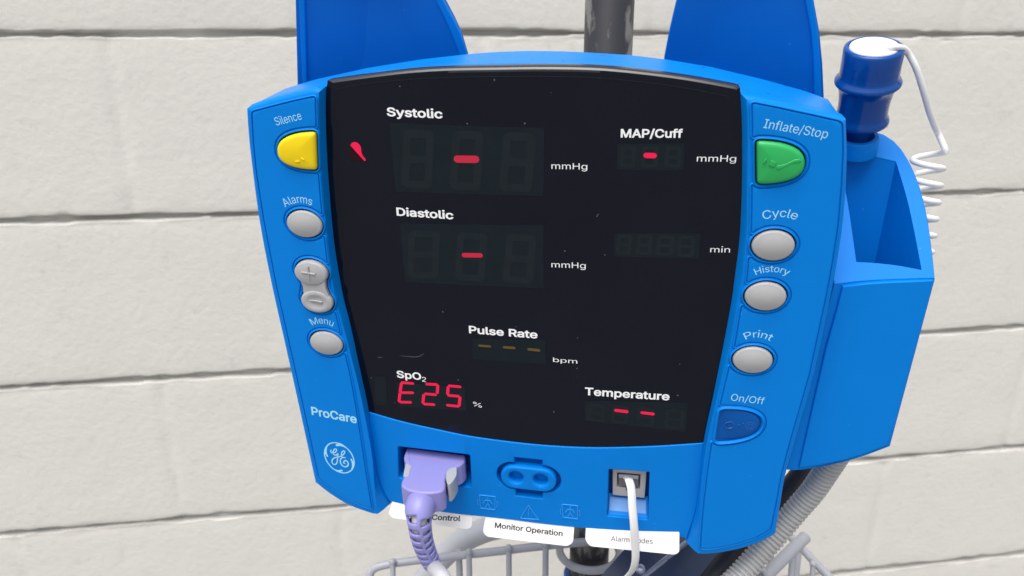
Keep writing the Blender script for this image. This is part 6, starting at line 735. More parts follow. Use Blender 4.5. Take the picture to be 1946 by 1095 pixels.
# plus / minus rocker
rk = finish('rocker_switch', plate_bm(OUT['rocker'], 0.0023, -0.0005, w_=0.0007, step=0), M['grey'], mon); rk['label'] = 'grey plus and minus rocker'
finish('button_gap', loft_bm([[(p.x, p.y, 0.0001 + S(p.x)) for p in grow(OUT['rocker'], 0.62 * MM)]], True, False), M['gap'], rk, smooth=False)
finish('button_collar', ringband_bm(OUT['rocker'], [(0.50 * MM, -0.0003), (0.53 * MM, .0003), (0.68 * MM, .0008), (0.95 * MM, .00105), (1.22 * MM, .00085), (1.42 * MM, .0003), (1.5 * MM, -.0003)]), M['blue'], rk, wn=False)
finish('rocker_pad', dome_bm(ell(up_c, 7.3 * MM, 5.4 * MM, 0, 56), 0.0004, 0.0031, 0.0008, edge=0.0008), M['grey'], rk, wn=False, sharp=60)
finish('rocker_pad', dome_bm(ell(lo_c, 7.2 * MM, 5.3 * MM, 0, 56), 0.0004, 0.0029, 0.0003, edge=0.0010, con=0.0011), M['grey'], rk, wn=False, sharp=60)
def raised(name, px_pts, z, r, material, parent, curve=True):
    q = [P(x, y, z) for x, y in px_pts]
    return finish(name, tube_bm(cr(q, 4) if curve and len(q) > 2 else q, r, 8), material, parent, wn=False)
bm = tube_bm([P(573, 517.5, .0041), P(586, 519.5, .0042), P(598.5, 521.5, .0040)], 0.0004, 8)
bm = tube_bm([P(584.5, 506, .0040), P(586, 519.5, .0041), P(588, 532, .0038)], 0.0004, 8, bm=bm)
finish('plus_mark', bm, M['grey'], rk, wn=False)
raised('minus_mark', [(588, 571), (600, 572), (612, 574.5)], .0028, .0004, M['grey'], rk)
# raised marks on the coloured buttons
finish('raised_mark', plate_bm(ccw([P(*p, .0035).xy for p in ((1465, 305), (1475, 309), (1472, 319), (1461, 315))]), .0034, .0026, w_=.00025, step=0), M['green'], bGr)
finish('raised_mark', plate_bm(ccw([P(*p, .0035).xy for p in cr([(1477, 316), (1490, 313), (1502, 308), (1510, 304), (1519, 303), (1523, 306), (1517, 310), (1507, 311), (1495, 317), (1480, 323), (1476, 321)], 3, True)]), .00335, .0026, w_=.00025, step=0), M['green'], bGr)
finish('raised_mark', plate_bm(ccw([P(*p, .0035).xy for p in ((1454, 303), (1457, 304), (1453, 312), (1450, 311))]), .0033, .0026, w_=.0002, step=0), M['green'], bGr)
finish('raised_mark', plate_bm(ccw([P(*p, .0035).xy for p in ((559, 307), (568, 306), (569, 309), (562, 310))]), .0033, .0024, w_=.0002, step=0), M['yellow'], bSil)
finish('raised_mark', plate_bm(ccw([P(*p, .0035).xy for p in ((571, 300), (575, 302), (577, 305), (572, 304))]), .0033, .0026, w_=.0002, step=0), M['yellow'], bSil)
for c_, rr in (((1386, 808), 1.9), ((1426, 808.5), 2.0), ((1426, 808.5), 0.9)):
    c0 = P(*c_, .0009).xy
    finish('raised_mark', tube_bm([Vector((p.x, p.y, .00098 + S(p.x))) for p in ell(c0, rr * MM, rr * .86 * MM, 0, 32)] + [Vector((c0.x + rr * MM, c0.y, .00098 + S(c0.x)))], .00024, 6, False), M['hub'], bPo, wn=False)
for c_ in ((1404, 808), (1412, 805.5)):
    bm = bmesh.new(); bmesh.ops.create_uvsphere(bm, u_segments=10, v_segments=6, radius=.00045, matrix=Matrix.Translation(P(*c_, .0010)))
    finish('raised_mark', bm, M['deep'], bPo, wn=False)

# ---- wing lettering and emblem
ZI = ZP + 0.00008
T = lambda s_, A, B, cap, mid=None, bold=0.004, par=wingR: lettering(s_, A, B, cap, ZI, M['bluink'], par, mid, bold)
T('Silence', (525.5, 239), (574.5, 226.8), 15, par=wingL)
T('Alarms', (542, 394), (592, 391), 14.5, (566.5, 385.8), par=wingL)
T('Menu', (594, 618.5), (631.5, 621), 11.8, (613, 615), par=wingL)
T('ProCare', (592.5, 788), (678.5, 804.5), 14.5, bold=0.03, par=wingL)
T('Inflate/Stop', (1450, 243), (1571, 263.5), 16.8)
T('Cycle', (1452, 418), (1512, 418.5), 16, (1482, 412.5))
T('History', (1437, 523), (1496.5, 524), 12.5, (1467, 517))
T('Print', (1417.5, 645.5), (1463.5, 648.5), 12.8, (1440.5, 641.6))
T('On/Off', (1388, 761), (1451, 768.8), 12.8)
q = lambda x, y: (605 + x / 13.69, 830 + y / 13.69)
eb = bmesh.new()
rg = [q(*p) for p in ((420, 155), (300, 180), (200, 280), (160, 420), (185, 560), (260, 700), (380, 830), (520, 910), (670, 945), (800, 915), (890, 830), (930, 690), (905, 540), (830, 400), (720, 285), (580, 190))]
rg = rg + [rg[0]]
stroke_bm(rg, 2.6, ZI, bm=eb, n=6)
for st, wv in (([(475, 225), (560, 215), (660, 250), (740, 305)], [4.5, 5, 3.5, 1]), ([(235, 510), (195, 420), (195, 320), (235, 240)], [3.4, 4.6, 4, 1]),
               ([(610, 880), (530, 895), (450, 870), (370, 815)], [4.2, 4.2, 3, 1]), ([(855, 590), (895, 680), (900, 780), (860, 860)], [3.4, 4.6, 4.4, 1])):
    stroke_bm([q(*p) for p in st], wv, ZI + 4e-6, bm=eb)
stroke_bm([q(*p) for p in ((325, 350), (330, 400), (370, 430), (440, 405), (475, 360), (465, 325), (430, 320), (395, 360), (380, 420), (410, 470), (460, 480), (510, 440), (500, 520), (495, 620), (470, 700), (420, 725), (365, 690), (355, 620), (400, 560), (480, 535), (560, 520), (630, 480), (680, 430), (685, 385), (650, 370), (610, 410), (600, 470), (620, 530), (700, 550))], 2.5, ZI + 8e-6, bm=eb)
stroke_bm([q(*p) for p in ((700, 550), (630, 545), (580, 590), (575, 670), (620, 750), (700, 785), (770, 745), (770, 670), (720, 625), (670, 640), (660, 685), (690, 700))], [2.4, 2.6, 3, 3, 2.6], ZI + 1.2e-5, bm=eb)
finish('round_emblem', eb, M['bluink'], wingL, smooth=False)

# ---- top bezel
bz_mid = [(622, 157), (650, 149), (697, 139), (760, 130.5), (850, 123.5), (930, 121), (1000, 120.8), (1080, 122.5), (1150, 126.5), (1230, 134.5), (1300, 144.5), (1360, 156), (1395, 164)]
mid = [P(p[0], p[1], -0.009).xy for p in cr(bz_mid, 4)]
lt = [p + Vector((0, -0.00015)) for p in topL]; rt = [p + Vector((0, -0.00015)) for p in topR]
le, re_ = lt[-1] + Vector((-0.0006, -0.0008)), rt[-1] + Vector((0.0006, -0.0008))
ol = [le] + lt[::-1] + mid + rt + [re_, re_ + Vector((-.001, -0.020)), Vector((0.074, 0.060)), Vector((0.0, 0.068)), Vector((-0.074, 0.060)), le + Vector((.001, -0.020))]
ww = [0.0002 if (abs(p.x) > 0.0775) else 0.0016 for p in ol]
o_ = ccw(ol)
if (o_[0] - ol[0]).length > 1e-5 or len(o_) != len(ol): ww = [0.0002 if (abs(p.x) > 0.0775 or p.y < .07) else 0.0016 for p in o_]
bm = plate_bm(o_, -0.008, -0.036, w_=ww, seg=4)
# the top climbs a little towards its back edge
bk_px = [(540, 169.5), (570, 160), (600, 151), (700, 129), (800, 113), (885, 103.5), (940, 99), (1000, 97), (1060, 97.5), (1110, 99.5), (1200, 105), (1265, 113), (1350, 127), (1450, 151), (1530, 173)]
ZBK = -.030
bkc = [P(x, y, ZBK) for x, y in bk_px]; bkx = [-.1125] + [p.x for p in bkc] + [.1125]
bky = [bkc[0].y - .0015] + [p.y for p in bkc] + [bkc[-1].y - .004]
for v in bm.verts:
    if v.co.z < -0.030 and (v.co.y > 0.069 or abs(v.co.x) > .1 and v.co.y > .066):
        v.co.y = float(np.interp(v.co.x, bkx, bky)); v.co.z = ZBK + S(v.co.x)
finish('top_bezel', bm, M['dusty'], mon, sharp=60)
# ---- housing behind
hs_o = [P(x, y, -.004).xy for x, y in cr(L_out, 3)][2:]; hs_r = [P(x, y, -.004).xy for x, y in cr(R_out, 3)][2:]
hs_o = [p + Vector((0.0014, 0)) for p in hs_o if p.y > -0.116]; hs_r = [p + Vector((-0.0014, 0)) for p in hs_r if p.y > -0.116]
hl = [p for p in hs_o if p.y < 0.058] + [Vector((-0.072, -0.121)), Vector((0.072, -0.121))] + [p for p in hs_r if p.y < 0.058][::-1] + [Vector((0.0735, 0.059)), Vector((0, 0.067)), Vector((-0.0735, 0.059))]
plate('housing', hl, -0.0162, -0.060, M['blue'], mon, w_=0.0005)
plate('housing_side', [p for p in hs_o if p.y < 0.058] + [Vector((-0.09, -0.118)), Vector((-0.083, 0.058))], -0.0081, -0.0161, M['blue'], mon, w_=0.0004)
plate('housing_side', [p for p in hs_r if p.y < 0.058] + [Vector((0.09, -0.118)), Vector((0.083, 0.058))], -0.0081, -0.0161, M['blue'], mon, w_=0.0004)

pm = DEVI @ Vector((PA.x, PA.y, W(1130, 560, .4).z))
finish('pole_mount', plate_bm([Vector((pm.x - .03, pm.y - .025)), Vector((pm.x + .03, pm.y - .025)), Vector((pm.x + .03, pm.y + .025)), Vector((pm.x - .03, pm.y + .025))], -.058, pm.z - .016, w_=.002, step=0, s=FLAT), M['deep'], mon)
# ---- display window
ZG = -0.0050
gl_top = [(623, 164), (630, 162), (687, 154), (774, 143.5), (851, 138.6), (940, 137), (1040, 136), (1141, 138.5), (1234, 147.5), (1311, 158), (1385, 171.5), (1402, 175.5), (1405.5, 179)]
gl_bot = [(1337, 843), (1240, 849), (1150, 851.5), (1080, 850), (1000, 844), (900, 831), (830, 817), (760, 801), (701, 784)]
tp = [P(p[0], p[1], ZG).xy for p in cr(gl_top, 4)]
rb = [P(p[0] + 3, p[1], ZG).xy for p in cr(R_bck[2:-1][::-1], 3)]; lb = [P(p[0] - 3, p[1], ZG).xy for p in cr(L_bck[3:-1], 3)]
bt = [P(p[0], p[1] + 4, ZG).xy for p in cr(gl_bot, 4)]
gtop = [p + Vector((0, 0.0020)) for p in tp]
gol = gtop + rb + bt[1:-1] + lb
isTop = {(round(p.x, 7), round(p.y, 7)) for p in gtop[2:-2]}
g2 = ccw(gol); gw = [0.0020 if (round(p.x, 7), round(p.y, 7)) in isTop else 0.0003 for p in g2]
gd = [0.0026 if w_ > 0.001 else 0.0003 for w_ in gw]
gl = finish('display_window', plate_bm(g2, ZG, -0.0092, w_=gw, d_=gd, seg=4), M['glass'], mon, sharp=18)
gl.data.materials.append(M['rim'])
for p in gl.data.polygons:
    if p.normal.y > .25: p.material_index = 1
# pale line painted for the reflection inside the window's top
raised('inner_reflection', [(637, 171), (690, 160), (774, 151.5), (851, 147.5), (940, 146), (1040, 145.5), (1141, 148.5), (1234, 158), (1311, 169), (1385, 184)], ZG + .00002, .00013, M['module'], gl)

ZD = ZG + 0.00008
def quad(name, px, off, material, parent, r=0.0004):
    o = roundpoly([P(*p, off).xy for p in px], r, 3)
    return finish(name, cap_faces([ccw(o)], S, off, .004), material, parent, smooth=False)
def lit(name, px, material, wd, off=ZD + .0002, par=gl):
    bm = bmesh.new()
    for st in px: stroke_bm(st, wd, off, bm=bm, curve=False)
    return finish(name, bm, material, par, smooth=False)
for Q in ([(740, 234), (1034, 243), (1033, 372.7), (752, 364)], [(759.5, 424), (1033, 428), (1033, 548), (770, 536)], [(1173.4, 273), (1300.8, 272.3), (1298.9, 323.5), (1172.4, 322.8)],
          [(1167.5, 443), (1330.7, 443.3), (1327.8, 492), (1166.5, 487.3)], [(897.8, 643.3), (1036, 646.4), (1036, 692), (898.6, 682.6)], [(711.6, 714.7), (734, 715.5), (735.6, 771), (713, 769.5)],
          [(754, 727), (883, 735), (887, 781), (757, 772)], [(1110.7, 761), (1307, 764.7), (1303, 820.6), (1112.4, 799.6)]):
    quad('display_module', Q, ZD, M['module'], gl)
def eight(x0, y0, x1, y1, sl, rise, wd):
    """unlit seven-segment digit: box, lean to the right SL px, drop RISE px across"""
    ym = (y0 + y1) / 2; xa, xb = x0 + sl, x1
    tl, tr, ml, mr_, bl, br_ = (x0 + sl, y0), (x1, y0 + rise), (x0 + sl / 2, ym), (x1 - sl / 2, ym + rise), (x0, y1), (x1 - sl, y1 + rise)
    g_ = 0.06
    def seg(a, b): return [(a[0] + (b[0] - a[0]) * g_, a[1] + (b[1] - a[1]) * g_), (b[0] - (b[0] - a[0]) * g_, b[1] - (b[1] - a[1]) * g_)]
    lit('unlit_digit', [seg(tl, tr), seg(ml, mr_), seg(bl, br_), seg(tl, ml), seg(ml, bl), seg(tr, mr_), seg(mr_, br_)], M['ghost'], wd, ZD + .0001)
for a in ((770, 254, 818, 350, 4, 2), (862, 256, 912, 353, 6, 2), (956, 259, 1011, 356, 8, 2)): eight(*a, 13)
for a in ((780, 444, 830, 522, 3, 2), (871, 448, 920, 527, 5, 2), (962, 451, 1013, 531, 7, 2)): eight(*a, 12)
for a in ((1181, 281, 1206, 315, 3, 1), (1222, 281, 1248, 315, 3, 1), (1266, 281, 1292, 315, 3, 1)): eight(*a, 6)
for a in ((1174, 449, 1198, 480, 3, 1), (1212, 449, 1237, 481, 3, 1), (1250, 450, 1278, 483, 3, 1), (1290, 451, 1318, 485, 3, 1)): eight(*a, 6)
for a in ((1119, 769, 1147, 797, 3, 3), (1164, 772, 1192, 801, 3, 3), (1212, 776, 1242, 806, 3, 3), (1266, 780, 1298, 811, 3, 3)): eight(*a, 6)
for st, m_, wd in (([(869, 302.5), (904, 303)], 'leddim', 11.5), ([(882, 485), (913, 485.5)], 'leddim', 8), ([(1228, 295.5), (1243, 296)], 'led', 8),
                   ([(911, 657), (931, 658.5)], 'amber', 4.5), ([(958, 660), (977, 661.5)], 'amber', 5), ([(1005, 664), (1024, 666)], 'amber', 5.5),
                   ([(1170.5, 780), (1191, 782.5)], 'led', 6.4), ([(1220.5, 784.5), (1241, 787)], 'led', 6)):
    lit('lit_segment', [st], M[m_], wd)
z7 = lambda *p: [(680 + x / 6.48, 680 + y / 6.48) for x, y in p]
lit('lit_digit', [z7((548, 306), (676, 316)), z7((545, 430), (675, 431)), z7((528, 546), (648, 549)), z7((536, 322), (522, 416)), z7((518, 445), (508, 534))], M['led'], 5.7)
lit('lit_digit', [z7((850, 324), (968, 330)), z7((985, 345), (978, 430)), z7((836, 445), (955, 455)), z7((812, 462), (802, 552)), z7((820, 570), (935, 577))], M['led'], 5.7)
lit('lit_digit', [z7((1128, 346), (1258, 358)), z7((1112, 366), (1106, 444)), z7((1120, 464), (1238, 474)), z7((1258, 492), (1248, 588)), z7((1105, 585), (1232, 598))], M['led'], 5.7)
b4 = lambda *p: [P(640 + x / 3.892, 180 + y / 3.892, ZD + .0001).xy for x, y in p]
def blob(name, pts, m_, off=ZD + .0001): return finish(name, loft_bm([[(p.x, p.y, off + S(p.x)) for p in ccw(pts)]], False, True), m_, gl, smooth=False)
blob('alarm_bell_symbol', b4((100, 375), (112, 356), (130, 350), (150, 354), (165, 366), (176, 382), (181, 402), (182, 425), (192, 450), (214, 478), (214, 488), (205, 491), (192, 478), (160, 443)), M['led'])
blob('alarm_bell_symbol', b4((98, 385), (155, 445), (190, 480), (160, 490), (110, 485), (90, 450)), M['ledlow'])
X = lambda s_, A, B, cap, bold=0.0: lettering(s_, A, B, cap, ZD, M['ink'], gl, None, bold)
X('Systolic', (735.5, 220.2), (841.5, 224.8), 15.5, .030); X('Diastolic', (754, 409.3), (862, 416.6), 14.2, .030); X('MAP/Cuff', (1179.5, 261), (1297, 261.5), 15.2, .030)
X('mmHg', (1048, 321), (1116, 322.5), 11.5, .010); X('mmHg', (1048, 508), (1113, 510.2), 10.5, .010); X('mmHg', (1324, 307), (1398.5, 307.6), 12, .010)
X('min', (1349.5, 479.5), (1387, 480), 10.6, .012); X('Pulse Rate', (891.5, 632.8), (1021.5, 643), 13.2, .030); X('bpm', (1051, 687.7), (1097, 691.2), 8.2, .012)
X('SpO', (754.5, 717.3), (801, 722), 12.4, .030); X('2', (802, 725), (809.5, 726.3), 8.8, .016); X('%', (898.5, 771.5), (915.5, 775), 8.2, .004); X('Temperature', (1111.5, 750.3), (1272, 760.6), 13.6, .030)
for st, wd in (([(760, 676), (780, 678), (794, 678), (806, 672)], [.4, 1.1, 1.1, .4]), ([(719, 679.5), (727, 679)], [1.2, .4]), ([(1134, 412), (1137, 407)], [1.2, 1.0])):
    finish('surface_scratch', stroke_bm(st, wd, ZD), M['scratch'], gl, smooth=False)

# ---- lower panel with its sockets
ZL = -0.0044
lp = [P(p[0], p[1], ZL).xy for p in cr(gl_bot[::-1], 4)] + [P(p[0] + 2, p[1], ZL).xy for p in cr(R_bck[:3][::-1], 3)][1:] + [P(p[0], p[1], ZL).xy for p in cr([(1300, 1022), (1198, 1013.3), (1040, 997.3), (960, 987), (851, 975.3), (744, 957.5)], 4)] + [P(p[0] - 2, p[1], ZL).xy for p in cr(L_bck[:4], 3)][1:-1]
hPlug = roundpoly([P(*p, ZL).xy for p in ((756, 849), (893, 865), (896, 927), (758, 909))], .0012, 4)
capsule = ell(P(1004.5, 908.5, ZL).xy, 0.0146, 0.0079, 0, 64)
cc = P(1004.5, 908.5, ZL).xy
def capsule_o(hl, r, n=14):
    return [Vector((cc.x + hl + r * math.cos(t), cc.y + r * math.sin(t))) for t in np.linspace(-math.pi / 2, math.pi / 2, n)] + [Vector((cc.x - hl + r * math.cos(t), cc.y + r * math.sin(t))) for t in np.linspace(math.pi / 2, 3 * math.pi / 2, n)]
def port_outline():
    hl, r, tw = .0060, .0084, .0063; o = []
    o += [Vector((cc.x + hl + r * math.cos(t), cc.y + r * math.sin(t))) for t in np.linspace(-math.pi / 2, math.pi / 2, 16)]
    o += [Vector((cc.x + tw, cc.y + r)), Vector((cc.x + tw, cc.y + r + .0027)), Vector((cc.x - tw, cc.y + r + .0027)), Vector((cc.x - tw, cc.y + r))] if hl < tw else []
    o += [Vector((cc.x - hl + r * math.cos(t), cc.y + r * math.sin(t))) for t in np.linspace(math.pi / 2, 3 * math.pi / 2, 16)]
    o += [Vector((cc.x - tw, cc.y - r)), Vector((cc.x - tw, cc.y - r - .0036)), Vector((cc.x + tw, cc.y - r - .0036)), Vector((cc.x + tw, cc.y - r))]
    return o
def port_outline2():
    hl, r, tw = .0072, .0080, .0064; o = []
    a = math.acos(-0.1)   # arcs start where the tabs meet them
    o += [Vector((cc.x + hl + r * math.cos(t), cc.y + r * math.sin(t))) for t in np.linspace(-math.pi / 2, math.pi / 2, 18)]
    o += [Vector((cc.x + tw, cc.y + r)), Vector((cc.x + tw, cc.y + r + .0030)), Vector((cc.x - tw, cc.y + r + .0030)), Vector((cc.x - tw, cc.y + r))]
    o += [Vector((cc.x - hl + r * math.cos(t), cc.y + r * math.sin(t))) for t in np.linspace(math.pi / 2, 3 * math.pi / 2, 18)]
    o += [Vector((cc.x - tw, cc.y - r)), Vector((cc.x - tw, cc.y - r - .0038)), Vector((cc.x + tw, cc.y - r - .0038)), Vector((cc.x + tw, cc.y - r))]
    return o
hPort = port_outline2()
hJack = roundpoly([P(*p, ZL).xy for p in ((1156.5, 892.5), (1234.5, 898), (1231, 988.5), (1154, 981))], .0006, 3)
lpn = finish('socket_panel', plate_bm(lp, ZL, -0.016, w_=.0005, seg=3, holes=(hPlug, hPort, hJack), hole_w=.0006), M['blue'], mon, sharp=50)
# hose port in the middle
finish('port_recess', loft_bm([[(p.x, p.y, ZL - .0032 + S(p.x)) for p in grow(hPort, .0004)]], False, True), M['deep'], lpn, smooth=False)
sock = [ell((cc.x + sx * .0058, cc.y + .0002), .0033, .0033, 0, 28) for sx in (-1, 1)]
prt = finish('hose_port', plate_bm(capsule_o(.0066, .0065), ZL + .0012, ZL - .0031, w_=.0009, seg=4, holes=sock, hole_w=.0012, hole_zb=ZL - .003), M['blue'], lpn, sharp=50)
for sx in (-1, 1):
    finish('port_notch', plate_bm([Vector((cc.x + sx * .0029 + a, cc.y + .0098 + b)) for a, b in ((-.0011, -.0008), (.0011, -.0008), (.0011, .0012), (-.0011, .0012))], ZL - .0026, ZL - .0031, w_=.0001, step=0), M['gap'], lpn)
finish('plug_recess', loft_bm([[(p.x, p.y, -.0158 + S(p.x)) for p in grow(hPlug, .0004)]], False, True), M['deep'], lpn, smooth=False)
# telephone-style jack
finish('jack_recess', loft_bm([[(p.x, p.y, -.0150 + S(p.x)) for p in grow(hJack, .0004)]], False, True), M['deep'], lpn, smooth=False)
ZJ = -.0095
jo = roundpoly([P(*p, ZJ).xy for p in ((1164, 890), (1229, 895), (1225, 947), (1164, 941))], .0006, 3)
jh = [P(*p, ZJ).xy for p in ((1173, 898), (1217, 902), (1216, 930), (1206, 929), (1205, 935), (1190, 934), (1190, 928), (1172, 925))]
finish('modular_jack', plate_bm(jo, ZJ, -.0149, w_=.0004, seg=2, holes=(jh,), hole_w=.0002, step=0), M['beige'], lpn)
# sloping ramp with a strip of tape
ra, rb_, rc_, rd_ = P(1155.5, 984, ZL - .0002), P(1230.5, 991, ZL - .0002), P(1231.5, 944, -.0130), P(1157.5, 937, -.0130)
finish('jack_ramp', slab_bm([ra, rb_, rc_, rd_], Vector((0, -.0005, -.0010))), M['blue'], lpn)
def ramp(u, v): return ra.lerp(rb_, u).lerp(rd_.lerp(rc_, u), v) + Vector((0, .00012, .00012))
finish('tape_strip', slab_bm([ramp(.03, .30), ramp(.95, .30), ramp(.95, .86), ramp(.03, .86)], Vector((0, -.00006, -.00006))), M['tape'], lpn, smooth=False)
# moulded symbols
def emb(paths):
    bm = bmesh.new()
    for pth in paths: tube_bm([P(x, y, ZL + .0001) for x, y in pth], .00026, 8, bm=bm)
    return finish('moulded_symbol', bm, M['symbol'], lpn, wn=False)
def defib(x, y):
    return emb([[(x - 16, y - 15), (x + 14, y - 12)], [(x + 14, y - 12), (x + 13.5, y + 13)], [(x + 13.5, y + 13), (x - 14, y + 9.5)], [(x - 14, y + 9.5), (x - 16, y - 15)],
                [(x - 9, y), (x - 5, y - 5), (x, y - 5.5), (x + 4, y - 4), (x + 8, y + 2)], [(x - 1, y - 5), (x, y + 1)], [(x, y + 1), (x - 5, y + 9)], [(x, y + 1), (x + 5, y + 10)],
                [(x - 2, y - 9.5), (x + 1, y - 9.5)], [(x - 18.5, y - 6), (x - 19.5, y - 1), (x - 18, y + 4)], [(x + 17, y - 3), (x + 18.5, y + 2), (x + 17, y + 8)]])
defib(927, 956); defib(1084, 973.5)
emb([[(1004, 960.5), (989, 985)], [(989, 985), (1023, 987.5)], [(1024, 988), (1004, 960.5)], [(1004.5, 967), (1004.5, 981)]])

# ---- cuff horns above the housing
def horn(outline_px, rim_px, zc, crease_x, sgn):
    base = P(720 if sgn < 0 else 1400, 130, zc).xy
    def hz(x, y):
        d = (x - crease_x) * sgn; lean = 0.20 * (y - base.y)
        return lean - 0.006 + 0.26 * math.sqrt(d * d + 0.004 ** 2)
    o = [P(p[0], p[1], zc, lambda x, y: 0.20 * (y - base.y)).xy for p in outline_px]
    f = finish('cuff_horn', plate_bm(o, zc, zc - .006, w_=.0006, s=hz, step=.0025), M['fin'], mon, sharp=60)
    for rp in rim_px:
        q_ = [P(p[0], p[1], zc + .001, lambda x, y: hz(x, y)).xy for p in rp]
        finish('horn_rim', plate_bm(q_, zc + .0013, zc - .0005, w_=.0005, s=hz, step=.0025, seg=2), M['blue'], f, sharp=60)
hx = P(745, 80, -.05).x
horn([(566, -60), (568, 0), (575, 160), (577, 215), (885, 190), (890, 125), (886, 103), (873, 62), (858, 32), (840, 0), (820, -60)],
     [[(565, -60), (568, 0), (575, 160), (577, 215), (586, 215), (584, 160), (579.5, 0), (577, -60)], [(808, -60), (828, 0), (846, 36), (861, 70), (874, 106), (878, 130), (890, 128), (887.5, 103), (874, 62), (859, 32), (841, 0), (821, -60)]], -.050, hx, -1)
hx = P(1345, 80, -.05).x
horn([(1300, -60), (1286, 0), (1272, 60), (1262, 112), (1258, 170), (1562, 240), (1561, 178), (1559, 120), (1554, 60), (1544, 0), (1530, -60)],
     [[(1513, -60), (1530, 0), (1541, 60), (1546, 120), (1547, 178), (1547, 238), (1562, 240), (1561.5, 178), (1559.5, 120), (1554.5, 60), (1544.5, 0), (1531, -60)]], -.050, hx, 1)

# ---- thermometer holder on the right
z1, z2 = -.014, -.062
F1, F2, Bk = P(1593, 541, z1, FLAT), P(1777, 530, z1, FLAT), P(1650, 247, z2, FLAT)
nrm = (F2 - F1).cross(Bk - F1).normalized()
def R_(px, py):
    o = DEVI @ Vector((0, 0, CAM_Z)); d = DEVI.to_3x3() @ camray(px, py); return o + d * ((F1 - o).dot(nrm) / d.dot(nrm))
def side(px, n): return resamp([R_(p[0], p[1]) for p in cr(px, 5)], n + 1)[:-1]
NS = 14
outer = side([(1585, 541.5), (1640, 535.5), (1700, 532.5), (1777, 530)], NS) + side([(1777, 530), (1772, 480), (1761, 405), (1744, 343), (1722, 296), (1700, 268), (1680, 255)], NS) + side([(1680, 255), (1640, 243), (1600, 238), (1560, 236)], NS) + side([(1560, 236), (1565, 340), (1575, 440), (1585, 541.5)], NS)
inner = side([(1628, 497), (1670, 500), (1710, 505), (1751, 513)], NS) + side([(1751, 513), (1740, 455), (1725, 385), (1703, 308)], NS) + side([(1703, 308), (1660, 298), (1630, 292), (1590, 287)], NS) + side([(1590, 287), (1601, 330), (1614, 400), (1628, 497)], NS)
bfr = [(1495, 893), (1530, 892), (1590, 881), (1640, 867), (1691, 848)]
bot_f = resamp([P(p[0], p[1], z1, FLAT) for p in cr(bfr, 5)], NS + 1)
dz = Vector((0, 0.004, z2 - z1))
bot = bot_f[:-1] + resamp([bot_f[-1], bot_f[-1] + dz + Vector((-.004, 0, 0))], NS + 1)[:-1] + resamp([bot_f[-1] + dz + Vector((-.004, 0, 0)), bot_f[0] + dz], NS + 1)[:-1] + resamp([bot_f[0] + dz, bot_f[0]], NS + 1)[:-1]
cen = sum(inner, Vector()) / len(inner)
cav = [p + Vector((0, -.085, 0)) + (cen - p) * 0.22 for p in inner]
# outer wall rounded into the rim
def shrink(l, f): c_ = sum(l, Vector()) / len(l); return [p + (c_ - p).normalized() * f for p in l]
rings = [bot, outer, inner, cav]
rings = [bot, [p - nrm * .0005 for p in outer], shrink(outer, .0005), [a.lerp(b, .98) + nrm * 0 for a, b in zip(outer, inner)], [p - nrm * .0005 for p in inner], cav]
hold = finish('thermometer_holder', loft_bm(rings, True, True), M['blue'], mon, sharp=35)
# front cover of the holder, slightly proud
fc = [(1602, 545), (1590, 590), (1570, 660), (1545, 770), (1527, 850), (1518, 890)] + [(1560, 884), (1600, 876), (1640, 864.5), (1688, 846.5)] + [(1700, 810), (1730, 700), (1758, 600), (1774, 533.5)] + [(1740, 534.5), (1700, 536), (1650, 539)]
plate('holder_cover', [P(*p, z1 + .001, FLAT).xy for p in fc], z1 + .0010, z1 - .002, M['blue'], hold, s=FLAT, step=0, w_=.0006)
# socket collar and the probe
PB = P(1630, 258, -.052, FLAT); sc_b = (DEV @ PB - Vector((0, 0, CAM_Z))).dot(Vector((0, cp, -sp)))
ray0 = (DEVI.to_3x3() @ camray(1650, 160)).normalized()
cb_ = RCAM.transposed() @ camray(1650, 160).normalized(); cu_ = (Vector((0, 1, 0)) - cb_ * cb_.y).normalized(); cx_ = cb_.cross(cu_).normalized()
TL = math.radians(25); AX = ((cu_ * (152 / 155) + cx_ * (27 / 155)) * math.cos(TL) - cb_ * math.sin(TL))
AX = (DEVI.to_3x3() @ (RCAM @ AX)).normalized()
ppm = FPX / sc_b
px_ = lambda n_: n_ / ppm
finish('probe_collar', lathe_bm([(px_(39), -px_(34)), (px_(39), -px_(4)), (px_(38), -px_(1)), (px_(36), px_(1)), (px_(30), px_(1)), (px_(28), -px_(10))], PB, AX, 48, False), M['blue'], hold, sharp=50, wn=False)
prb = thing('thermometer_probe', 'glossy navy blue thermometer probe with white cap standing in the blue holder', 'probe', DEV @ Matrix.Translation(PB))
prof = [(20, -30), (20, 6), (21, 9), (36, 13), (44, 17), (48, 21), (48.5, 26), (47, 31), (44.5, 35), (44, 39), (44, 52), (45.5, 68), (48.5, 84), (52, 95), (56, 98), (60, 102), (60.5, 106), (58.5, 110), (55, 113), (54, 118), (54.5, 130), (55.5, 150), (56.5, 167), (55.5, 171), (52, 173), (48.5, 172.5), (48, 170)]
kA = 0.92
prof = [(px_(r) * (1.03 - .15 * h / 172), px_(10 + h * .86) / math.cos(TL)) for r, h in prof]
finish('probe_grip', lathe_bm(prof, PB, AX, 64), M['probe'], prb, sharp=60, wn=False)
hc = prof[-1][1]
finish('probe_cap', lathe_bm([(px_(41), hc - .001), (px_(41), hc + .0002), (px_(39.5), hc + .0008), (px_(30), hc + .0013), (px_(10), hc + .0014), (.0001, hc + .0014)], PB, AX, 64), M['white'], prb, wn=False)
